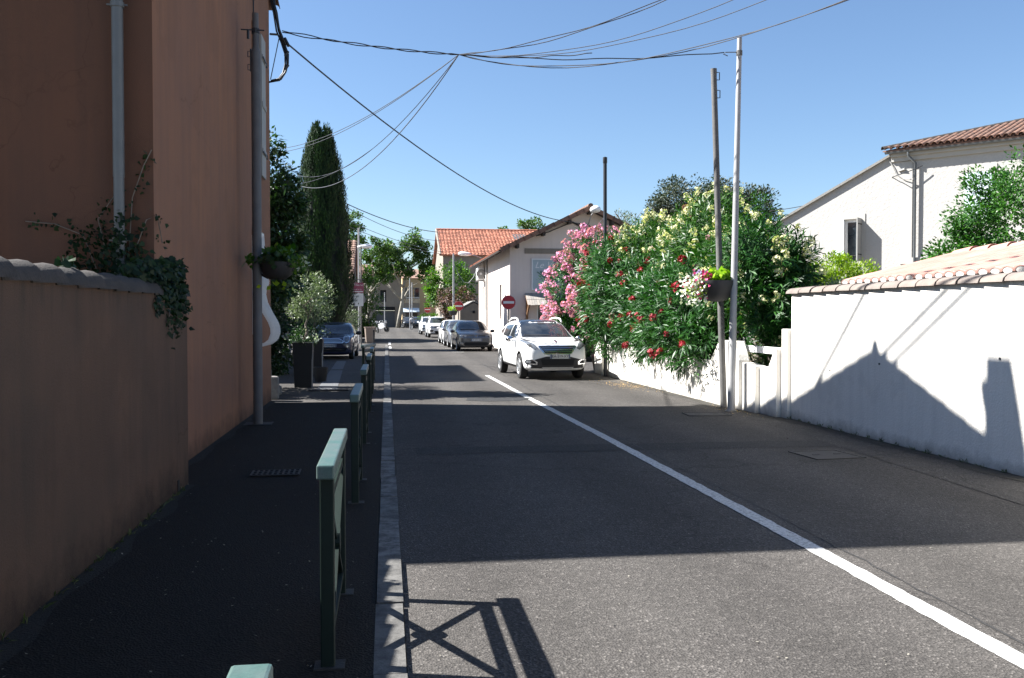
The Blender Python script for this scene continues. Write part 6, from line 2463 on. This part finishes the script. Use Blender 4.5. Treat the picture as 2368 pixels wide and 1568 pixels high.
CARS = "cars parked along the street"
M_carwhite = paint_mat("white_car_paint", (.80, .80, .79))
M_cargrey = paint_mat("grey_car_paint", (.11, .108, .105), .4)
M_carslate = paint_mat("slate_car_paint", (.16, .17, .19), .4)
M_carblue = paint_mat("dark_blue_car_paint", (.012, .016, .045), .2)
M_cardark = paint_mat("dark_car_paint", (.03, .032, .036), .2)


def bars(P, poly_list, nm, mm, par, off=.012):
    for p in poly_list:
        P(nm, p, 'F', mm, off, par, .08, .01)


# --- compact crossover, front three-quarter
def suv_panels(P, P2, PS, t, bvh):
    P("windscreen", [(-.675, 1.085), (.675, 1.085), (.545, 1.455), (.30, 1.485), (-.30, 1.485), (-.545, 1.455)], 'F', M_glass, .006)
    P("roof_glass", [(-.50, -.12), (.50, -.12), (.48, .9), (-.48, .9)], 'T', M_glass, .006)
    PS("side_window", [(-.80, 1.04), (.06, 1.05), (.05, 1.40), (-.30, 1.375)], M_glass)
    PS("side_window", [(.13, 1.05), (1.0, 1.10), (.95, 1.36), (.12, 1.405)], M_glass)
    PS("quarter_window", [(1.08, 1.11), (1.46, 1.20), (1.06, 1.345)], M_glass)
    PS("sill_trim", [(-1.02, .22), (1.0, .24), (1.02, .36), (-1.04, .33)], M_trim, .012)
    PS("door_seam", [(.085, .40), (.10, .40), (.10, 1.03), (.085, 1.03)], M_trim, .003, .2)
    PS("door_handle", [(-.12, .86), (.06, .87), (.06, .90), (-.12, .89)], M_carwhite, .022)
    PS("door_handle", [(.84, .90), (1.0, .91), (1.0, .94), (.84, .93)], M_carwhite, .022)
    P("lower_bumper", [(-.84, .37), (-.60, .52), (-.30, .60), (.30, .60), (.60, .52), (.84, .37), (.80, .235), (-.80, .235)], 'F', M_trim, .008)
    P("air_intake", [(-.44, .53), (.44, .53), (.40, .38), (-.40, .38)], 'F', M_void, .016)
    P("skid_plate", [(-.42, .335), (.42, .335), (.36, .29), (-.36, .29)], 'F', M_alloy, .025)
    fr_ = P("grille", [(-.48, .875), (.48, .875), (.50, .84), (.36, .665), (.30, .65), (-.30, .65), (-.36, .665), (-.50, .84)], 'F', M_chrome, .008)
    P("grille_mesh", [(-.455, .85), (.455, .85), (.33, .685), (-.33, .685)], 'F', M_void, .016, fr_)
    bars(P, [[(-.42, .815), (.42, .815), (.41, .80), (-.41, .80)], [(-.39, .77), (.39, .77), (.38, .755), (-.38, .755)], [(-.35, .725), (.35, .725), (.34, .712), (-.34, .712)]], "grille_bar", M_chrome, fr_, .024)
    hl = P2("headlight", [(.50, .80), (.58, .765), (.74, .87), (.80, .985), (.76, 1.005), (.57, .91)], 'F', M_lens, .008)
    for h in hl:
        s_ = 1 if h.data.vertices[0].co.x > 0 else -1
        q = [(.64, .83), (.72, .84), (.74, .90), (.66, .895)]
        P("headlight_bulb", q if s_ > 0 else mir(q), 'F', M_trim, .013, h)
    fg = P2("fog_lamp_ring", [(.53, .395), (.80, .415), (.83, .47), (.78, .53), (.62, .525), (.53, .47)], 'F', M_chrome, .018)
    for h in fg:
        s_ = 1 if h.data.vertices[0].co.x > 0 else -1
        q = [(.57, .42), (.78, .435), (.79, .47), (.76, .505), (.63, .50), (.57, .46)]
        P("fog_recess", q if s_ > 0 else mir(q), 'F', M_void, .024, h)
        q = [(.69, .44), (.75, .44), (.765, .47), (.75, .50), (.69, .50), (.675, .47)]
        P("fog_lamp", q if s_ > 0 else mir(q), 'F', M_lens, .030, h)
    P("badge", [(-.05, .955), (-.02, .975), (.0, .99), (.03, .99), (.05, .975), (.03, .97), (.055, .935), (.03, .945), (.01, .955), (-.02, .93), (-.03, .95)], 'F', M_chrome, .02, step=.03)
    P("bonnet_seam", [(-.52, .918), (.52, .918), (.52, .926), (-.52, .926)], 'F', M_trim, .003, step=.06)
    PS("bonnet_seam", [(-1.75, .965), (-.98, 1.035), (-.98, 1.047), (-1.75, .975)], M_trim, .004)
    P("cowl", [(-.66, 1.062), (.66, 1.062), (.68, 1.088), (-.68, 1.088)], 'F', M_trim, .005)
    P("rear_view_mirror", [(-.10, 1.40), (.10, 1.40), (.10, 1.44), (-.10, 1.44)], 'F', M_trim, .010)
    P("wiper", [(-.60, 1.105), (.10, 1.10), (.10, 1.115), (-.60, 1.12)], 'F', M_trim, .02)
    P("windscreen_sticker", [(-.60, 1.41), (-.54, 1.41), (-.54, 1.445), (-.60, 1.445)], 'F', M_signwhite, .010)
    for s_ in (-1, 1):
        g = MB()
        g.tube([(s_ * .60, -.18, 1.46), (s_ * .60, -.02, 1.545), (s_ * .59, .3, 1.575), (s_ * .585, .8, 1.565), (s_ * .58, 1.2, 1.49)], [.022, .026, .024, .024, .02], 8)
        g.build("roof_rail", M_carwhite, t, local=True, smooth='all')


SUV = dict(st=[(y, zt, w * .955, zl_, zb) for y, zt, w, zl_, zb in [(-2.07, .66, .50, .56, .36), (-2.05, .80, .68, .68, .27), (-1.98, .90, .775, .77, .23), (-1.84, .965, .835, .85, .22), (-1.62, 1.005, .865, .90, .21), (-1.25, 1.045, .875, .95, .21),
               (-.98, 1.075, .875, .98, .22), (-.86, 1.115, .875, .985, .22), (-.55, 1.295, .875, .99, .22), (-.20, 1.475, .875, 1.0, .22), (.10, 1.535, .875, 1.01, .22), (.70, 1.545, .875, 1.03, .22),
               (1.25, 1.50, .865, 1.06, .23), (1.62, 1.36, .85, 1.08, .25), (1.88, 1.12, .82, 1.0, .30), (2.02, 1.0, .76, .9, .34), (2.07, .85, .6, .72, .42)]],
           r=.325, ax=(-1.26, 1.28), trk=.85, tw=.21, arch=.06, mir=(.955, -.72, 1.02), mirm=M_chrome, plate=(.06, .60, "EA-519-XY"), spokes=5, panels=suv_panels)
make_car("car", "white crossover car with roof rails and raised stance, nearest car on the road", "car", (4.15, 24.65), R(4), SUV, M_carwhite, CARS)


# --- small hatchback
def hatch_panels(paintm):
    def f(P, P2, PS, t, bvh):
        P("windscreen", [(-.70, .985), (.70, .985), (.56, 1.36), (.30, 1.385), (-.30, 1.385), (-.56, 1.36)], 'F', M_glass, .006)
        PS("side_window", [(-.72, .95), (.12, .955), (.10, 1.31), (-.22, 1.29)], M_glass)
        PS("side_window", [(.19, .955), (.95, .99), (.85, 1.26), (.18, 1.315)], M_glass)
        PS("door_seam", [(.14, .36), (.155, .36), (.155, .94), (.14, .94)], M_trim, .003, .2)
        PS("door_handle", [(-.06, .80), (.10, .81), (.10, .835), (-.06, .825)], paintm, .02)
        PS("sill_trim", [(-.9, .19), (.9, .19), (.9, .25), (-.9, .25)], M_trim, .01)
        P("grille", [(-.42, .735), (.42, .735), (.44, .71), (.40, .665), (-.40, .665), (-.44, .71)], 'F', M_void, .010)
        P("grille_bar", [(-.42, .675), (.42, .675), (.42, .665), (-.42, .665)], 'F', M_chrome, .016)
        hl = P2("headlight", [(.44, .665), (.60, .64), (.74, .68), (.79, .80), (.62, .775), (.46, .735)], 'F', M_lens, .008)
        for h in hl:
            s_ = 1 if h.data.vertices[0].co.x > 0 else -1
            q = [(.54, .68), (.62, .67), (.65, .72), (.57, .735)]
            P("headlight_bulb", q if s_ > 0 else mir(q), 'F', M_trim, .014, h)
        P("air_intake", [(-.50, .43), (.50, .43), (.58, .37), (.52, .27), (-.52, .27), (-.58, .37)], 'F', M_void, .010)
        P("lower_lip", [(-.74, .225), (.74, .225), (.74, .20), (-.74, .20)], 'F', M_trim, .016)
        P2("fog_lamp", [(.60, .36), (.76, .38), (.77, .43), (.70, .45), (.60, .42)], 'F', M_lens, .012)
        P2("chrome_strip", [(.58, .335), (.78, .36), (.78, .375), (.58, .352)], 'F', M_chrome, .016)
        P("badge", [(.07 * math.cos(a), .70 + .07 * math.sin(a)) for a in [2 * math.pi * i / 14 for i in range(14)]], 'F', M_chrome, .022, step=.04)
        bd = P("badge_field", [(.057 * math.cos(a), .70 + .057 * math.sin(a)) for a in [2 * math.pi * i / 14 for i in range(14)]], 'F', M_trim, .027, step=.04)
        h = bvh.ray_cast(Vector((0, -6, .70)), Vector((0, 1, 0)))
        y = h[0].y - .034
        g = MB()
        for a, b in (((-.03, .745), (0, .708)), ((.03, .745), (0, .708)), ((-.048, .725), (-.024, .655)), ((-.024, .655), (0, .70)), ((0, .70), (.024, .655)), ((.024, .655), (.048, .725))):
            g.beam((a[0], y, a[1]), (b[0], y, b[1]), .006, .011, up=(0, 1, 0))
        g.build("badge_letters", M_chrome, t, local=True)
        P("wiper", [(-.6, 1.0), (.1, .995), (.1, 1.008), (-.6, 1.013)], 'F', M_trim, .02)
    return f


HST = [(-1.985, .60, .50, .50, .30), (-1.965, .70, .66, .60, .22), (-1.90, .775, .745, .70, .19), (-1.78, .83, .80, .76, .18), (-1.5, .895, .835, .82, .18), (-1.1, .945, .84, .87, .18),
       (-.90, .975, .84, .89, .18), (-.80, 1.01, .84, .90, .18), (-.45, 1.21, .84, .91, .18), (-.10, 1.375, .84, .92, .18), (.25, 1.445, .84, .93, .18), (.85, 1.435, .835, .95, .18),
       (1.35, 1.36, .82, .98, .19), (1.68, 1.18, .80, .97, .22), (1.85, .98, .77, .88, .26), (1.95, .85, .70, .78, .3), (1.985, .7, .55, .62, .36)]


def hatch(label, loc, rz, paint, plate):
    sp = dict(st=HST, r=.30, ax=(-1.17, 1.30), trk=.84, tw=.19, mir=(.96, -.62, .93), plate=(.02, .535, plate) if plate else None, spokes=5, panels=hatch_panels(paint))
    return make_car("car", label, "car", loc, rz, sp, paint, CARS)


hatch("grey hatchback parked first in the row by the shop's lit side wall", (4.07, 43.9), R(1.5), M_cargrey, "CK-005-ND")
hatch("slate grey car parked close behind the first grey hatchback", (4.0, 49.1), R(1), M_carslate, None)


def suv2_panels(P, P2, PS, t, bvh):
    P("windscreen", [(-.74, 1.12), (.74, 1.12), (.60, 1.53), (.30, 1.56), (-.30, 1.56), (-.60, 1.53)], 'F', M_glass, .006)
    PS("side_window", [(-.72, 1.10), (.20, 1.11), (.18, 1.50), (-.20, 1.48)], M_glass)
    PS("side_window", [(.27, 1.11), (1.6, 1.16), (1.35, 1.44), (.26, 1.505)], M_glass)
    PS("sill_trim", [(-1.05, .24), (1.05, .24), (1.05, .36), (-1.05, .36)], M_trim, .012)
    P("grille", [(-.50, .90), (.50, .90), (.48, .74), (-.48, .74)], 'F', M_void, .010)
    for z in (.86, .82, .78):
        P("grille_bar", [(-.49, z), (.49, z), (.49, z - .012), (-.49, z - .012)], 'F', M_chrome, .018)
    P2("headlight", [(.52, .76), (.70, .76), (.85, .82), (.87, .92), (.70, .93), (.52, .90)], 'F', M_lens, .008)
    P("air_intake", [(-.46, .52), (.46, .52), (.40, .36), (-.40, .36)], 'F', M_void, .012)
    P2("air_intake", [(.52, .58), (.80, .60), (.80, .48), (.60, .46)], 'F', M_void, .012)
    P("lower_bumper", [(-.84, .36), (.84, .36), (.80, .25), (-.80, .25)], 'F', M_trim, .012)
    P("skid_plate", [(-.5, .31), (.5, .31), (.45, .27), (-.45, .27)], 'F', M_alloy, .022)
    for s_ in (-1, 1):
        g = MB()
        g.tube([(s_ * .64, -.1, 1.58), (s_ * .63, .1, 1.66), (s_ * .62, 1.3, 1.65), (s_ * .61, 1.6, 1.57)], .022, 6)
        g.build("roof_rail", M_galv, t, local=True, smooth='all')


S2 = [(-2.23, .72, .55, .60, .36), (-2.21, .86, .74, .72, .28), (-2.13, .955, .85, .82, .25), (-1.98, 1.02, .895, .90, .25), (-1.6, 1.06, .915, .98, .25), (-1.15, 1.095, .92, 1.02, .25), (-1.0, 1.12, .92, 1.03, .25),
      (-.60, 1.34, .92, 1.05, .25), (-.20, 1.55, .92, 1.06, .25), (.15, 1.63, .92, 1.07, .25), (1.0, 1.635, .915, 1.09, .25), (1.6, 1.57, .90, 1.11, .26), (1.95, 1.35, .88, 1.10, .3), (2.12, 1.1, .84, 1.0, .34), (2.23, .85, .7, .75, .42)]
SUV2 = dict(st=S2, r=.35, ax=(-1.34, 1.34), trk=.92, tw=.22, mir=(1.06, -.66, 1.13), plate=(0, .63, "EL-270-QB"), panels=suv2_panels)
SUV2["plate"] = None
hatch("white car squeezed between the slate grey car and the big white one", (4.02, 54.5), R(1), M_carwhite, None)
make_car("car", "big white sport utility car with dark grille in the middle of the row", "car", (4.05, 72.0), R(1.5), SUV2, M_carwhite, CARS)
make_car("car", "white car tucked just behind the big white one", "car", (3.95, 84.5), R(1), SUV2, M_carwhite, CARS)
make_car("car", "dark car at the far end of the row beside the walking person", "car", (4.3, 126.5), R(1), SUV2, M_cardark, CARS)
make_car("car", "second dark car half behind the other at the far end of the row", "car", (3.2, 133), R(3), dict(SUV2), M_cardark, CARS)


# --- small round-lamped car
def mini_panels(P, P2, PS, t, bvh):
    P("windscreen", [(-.68, .95), (.68, .95), (.56, 1.31), (.3, 1.335), (-.3, 1.335), (-.56, 1.31)], 'F', M_glass, .006)
    PS("side_window", [(-.52, .94), (.30, .945), (.28, 1.29), (-.18, 1.285)], M_glass)
    PS("side_window", [(.36, .945), (1.1, .96), (1.0, 1.24), (.35, 1.29)], M_glass)
    gr_ = P("grille", [(-.46, .72), (-.34, .785), (.34, .785), (.46, .72), (.50, .66), (.46, .62), (-.46, .62), (-.50, .66)], 'F', M_chrome, .008)
    P("grille_mesh", [(-.43, .72), (-.33, .76), (.33, .76), (.43, .72), (.46, .665), (.43, .645), (-.43, .645), (-.46, .665)], 'F', M_void, .014, gr_)
    for z in (.735, .705, .675):
        P("grille_bar", [(-.42, z), (.42, z), (.42, z - .011), (-.42, z - .011)], 'F', M_chrome, .022, gr_)
    cir = lambda r_: [(.60 + r_ * .92 * math.cos(a), .77 + r_ * 1.15 * math.sin(a)) for a in [2 * math.pi * i / 18 for i in range(18)]]
    P2("headlight_ring", cir(.125), 'F', M_chrome, .012, step=.06)
    P2("headlight", cir(.105), 'F', M_lens, .020, step=.06)
    P("air_intake", [(-.62, .44), (.62, .44), (.56, .30), (-.56, .30)], 'F', M_void, .010)
    P("chrome_strip", [(-.50, .40), (.50, .40), (.50, .39), (-.50, .39)], 'F', M_chrome, .018)
    P2("fog_lamp", [(.60, .46), (.68, .46), (.70, .50), (.66, .54), (.60, .53)], 'F', M_lens, .014)
    P("badge", [(-.10, .855), (-.03, .845), (.03, .845), (.10, .855), (.03, .825), (-.03, .825)], 'F', M_chrome, .014, step=.05)
    P("bonnet_seam", [(-.60, .895), (.60, .895), (.60, .905), (-.60, .905)], 'F', M_chrome, .006)
    PS("sill_trim", [(-.8, .17), (.8, .17), (.8, .25), (-.8, .25)], M_trim, .01)


MST = [(-1.83, .58, .50, .48, .28), (-1.81, .70, .66, .58, .20), (-1.75, .80, .745, .70, .17), (-1.62, .865, .80, .79, .16), (-1.3, .91, .835, .84, .16), (-.9, .935, .84, .87, .16), (-.72, .955, .84, .88, .16),
       (-.60, 1.02, .84, .89, .16), (-.35, 1.22, .84, .90, .16), (-.10, 1.355, .84, .90, .16), (.25, 1.405, .84, .90, .16), (.9, 1.40, .835, .91, .16), (1.35, 1.34, .825, .92, .17), (1.6, 1.12, .81, .9, .2), (1.75, .9, .76, .8, .25), (1.83, .75, .6, .62, .33)]
MINI = dict(st=MST, r=.29, ax=(-1.20, 1.26), trk=.84, tw=.19, mir=(.97, -.50, .98), mirm=M_trim, plate=(-.02, .53, "DH-819-JZ"), panels=mini_panels)
make_car("car", "dark blue small car with round headlights parked in the shade on the left", "car", (-2.02, 36.4), R(-2), MINI, M_carblue, CARS)


# --- delivery van behind the pink oleander
def van_panels(P, P2, PS, t, bvh):
    P("windscreen", [(-.80, 1.32), (.80, 1.32), (.72, 1.95), (-.72, 1.95)], 'F', M_glass, .006)
    PS("side_window", [(-1.45, 1.32), (-.75, 1.34), (-.75, 1.88), (-1.1, 1.82)], M_glass)
    P("grille", [(-.5, .98), (.5, .98), (.45, .82), (-.45, .82)], 'F', M_void, .010)
    P2("headlight", [(.55, .88), (.82, .92), (.86, 1.12), (.70, 1.1), (.55, 1.0)], 'F', M_lens, .008)
    P("lower_bumper", [(-.92, .52), (.92, .52), (.90, .30), (-.90, .30)], 'F', M_trim, .012)
    P("bumper_strip", [(-.9, .72), (.9, .72), (.9, .60), (-.9, .60)], 'F', M_signwhite, .016)
    P("air_intake", [(-.6, .80), (.6, .80), (.6, .70), (-.6, .70)], 'F', M_void, .010)


VST = [(-2.4, .75, .60, .62, .38), (-2.38, 1.0, .82, .85, .28), (-2.28, 1.12, .92, 1.0, .26), (-2.05, 1.2, .95, 1.1, .26), (-1.75, 1.29, .96, 1.18, .26), (-1.55, 1.5, .96, 1.22, .26), (-1.2, 1.9, .96, 1.25, .26), (-.95, 2.07, .96, 1.28, .26),
       (-.6, 2.12, .96, 1.3, .26), (1.6, 2.12, .96, 1.3, .26), (2.25, 2.10, .95, 1.3, .28), (2.38, 2.0, .93, 1.25, .32), (2.4, 1.8, .85, 1.1, .4)]
VAN = dict(st=VST, r=.34, ax=(-1.55, 1.45), trk=.95, tw=.21, tumble=.16, mir=(1.12, -1.35, 1.42), mirm=M_trim, panels=van_panels)
make_car("van", "dark slate van parked mostly out of sight behind the pink oleander", "van", (7.15, 34.0), R(2), VAN, paint_mat("slate_van_paint", (.085, .085, .11)), None)

# ------------------------------------------------------------------ far figures: a walking person and two motorcycles
def person(label, loc, rz, top, legs, hair):
    t = thing("person", label, "person", loc, rz)
    J = {'pel': (0, 0, .93, .125), 'waist': (0, .01, 1.10, .115), 'chest': (0, .02, 1.32, .14), 'neck': (0, 0, 1.49, .055), 'head0': (0, -.02, 1.58, .085), 'head1': (0, -.02, 1.70, .075),
         'shl': (.17, .02, 1.40, .065), 'ell': (.24, .10, 1.14, .045), 'wrl': (.23, -.02, .92, .035), 'hal': (.22, -.05, .84, .032),
         'shr': (-.17, .02, 1.40, .065), 'elr': (-.24, -.04, 1.14, .045), 'wrr': (-.22, -.16, .94, .035), 'har': (-.21, -.19, .86, .032),
         'hpl': (.09, 0, .88, .09), 'knl': (.10, -.16, .50, .06), 'anl': (.10, -.05, .10, .042), 'tol': (.10, -.20, .04, .035),
         'hpr': (-.09, 0, .88, .09), 'knr': (-.10, .02, .48, .06), 'anr': (-.10, .30, .14, .042), 'tor': (-.10, .20, .04, .035)}
    E_ = [('pel', 'waist'), ('waist', 'chest'), ('chest', 'neck'), ('neck', 'head0'), ('head0', 'head1'), ('chest', 'shl'), ('shl', 'ell'), ('ell', 'wrl'), ('wrl', 'hal'), ('chest', 'shr'), ('shr', 'elr'), ('elr', 'wrr'),
          ('wrr', 'har'), ('pel', 'hpl'), ('hpl', 'knl'), ('knl', 'anl'), ('anl', 'tol'), ('pel', 'hpr'), ('hpr', 'knr'), ('knr', 'anr'), ('anr', 'tor')]
    ks = list(J)
    me = bpy.data.meshes.new("figure")
    me.from_pydata([J[k][:3] for k in ks], [(ks.index(a), ks.index(b)) for a, b in E_], [])
    o = tmp_obj(me)
    o.modifiers.new("k", 'SKIN')
    for i, k in enumerate(ks):
        me.skin_vertices[0].data[i].radius = (J[k][3], J[k][3])
    me.skin_vertices[0].data[0].use_root = True
    s_ = o.modifiers.new("s", 'SUBSURF')
    s_.levels = s_.render_levels = 1
    bm_ = eval_mesh(o)
    bpy.data.objects.remove(o)
    bm_.materials.clear()
    for m_ in (top, legs, mat("skin", (.45, .28, .21), .6, .1, 5), hair):
        bm_.materials.append(m_)
    for p in bm_.polygons:
        c = p.center
        if c.z > 1.50:
            p.material_index = 3 if (c.y > -.02 or c.z > 1.69) else 2
        elif c.z > .95 and not (abs(c.x) > .19 and c.z < 1.05):
            p.material_index = 0
        elif abs(c.x) > .19:
            p.material_index = 2
        else:
            p.material_index = 1 if c.z > .1 else 3
    bm_.shade_smooth()
    put("body", bm_, t)
    return t


person("person in a grey top and black trousers walking at the road's far end", (3.1, 112, 0), R(170), mat("grey_cloth", (.42, .42, .44), .9, .1, 9), M_black, mat("dark_hair", (.02, .015, .012), .7, .2, 9))


def motorcycle(label, loc, rz, col):
    t = thing("motorcycle", label, "motorcycle", loc, rz, "motorcycles at the far left kerb")
    for y in (-.68, .68):
        g = MB()
        g.lathe([(.22, -.05), (.30, -.05), (.31, 0), (.30, .05), (.22, .05)], 18, (0, y, .31), axis='X')
        g.lathe([(0, -.02), (.20, -.02), (.20, .02), (0, .02)], 12, (0, y, .31), axis='X')
        g.build("wheel", M_rubber, t, local=True)
    g = MB()
    g.prism([(-.55, .55), (-.35, .95), (.0, .98), (.15, .82), (.75, .90), (.85, .80), (.35, .55), (.2, .35), (-.2, .35)], 'X', -.13, .13)
    g.build("body", col, t, local=True, bevel=.03)
    g = MB()
    g.prism([(.12, .84), (.16, .90), (.78, .98), (.80, .90)], 'X', -.12, .12)
    g.build("seat", M_trim, t, local=True, bevel=.02)
    g = MB()
    for s_ in (-1, 1):
        g.tube([(s_ * .09, -.68, .31), (s_ * .09, -.48, .85), (s_ * .09, -.42, 1.02)], .03, 6)
    g.tube([(-.36, -.28, 1.06), (0, -.42, 1.05), (.36, -.28, 1.06)], .02, 6)
    g.build("fork", M_galv, t, local=True)
    g = MB()
    g.lathe([(0, -.06), (.09, -.05), (.10, .04), (0, .06)], 12, (0, -.58, .93), axis='Y')
    g.build("headlight", M_lens, t, local=True)
    g = MB()
    g.add([(-.2, -.60, .98), (.2, -.60, .98), (.13, -.52, 1.2), (-.13, -.52, 1.2), (-.2, -.59, .98), (.2, -.59, .98), (.13, -.51, 1.2), (-.13, -.51, 1.2)],
          [(0, 1, 2, 3), (7, 6, 5, 4), (0, 4, 5, 1), (1, 5, 6, 2), (2, 6, 7, 3), (3, 7, 4, 0)])
    g.build("windshield", M_signwhite, t, local=True)
    for s_ in (-1, 1):
        g = MB()
        g.lathe([(0, -.02), (.06, -.015), (.06, .015), (0, .02)], 8, (s_ * .40, -.36, 1.2), axis='Y')
        g.tube([(s_ * .3, -.33, 1.06), (s_ * .4, -.36, 1.2)], .01, 5)
        g.build("mirror", M_chrome, t, local=True)
    g = MB()
    g.tube([(.1, .1, .3), (.25, .3, .04)], .015, 5)
    g.build("side_stand", M_black, t, local=True)
    return t


motorcycle("dark motorcycle with a white screen parked at the far left kerb", (-1.1, 92, 0), R(20), M_cardark)
motorcycle("second motorcycle with a pale fairing just behind the dark one", (-.55, 96, 0), R(60), M_carwhite)
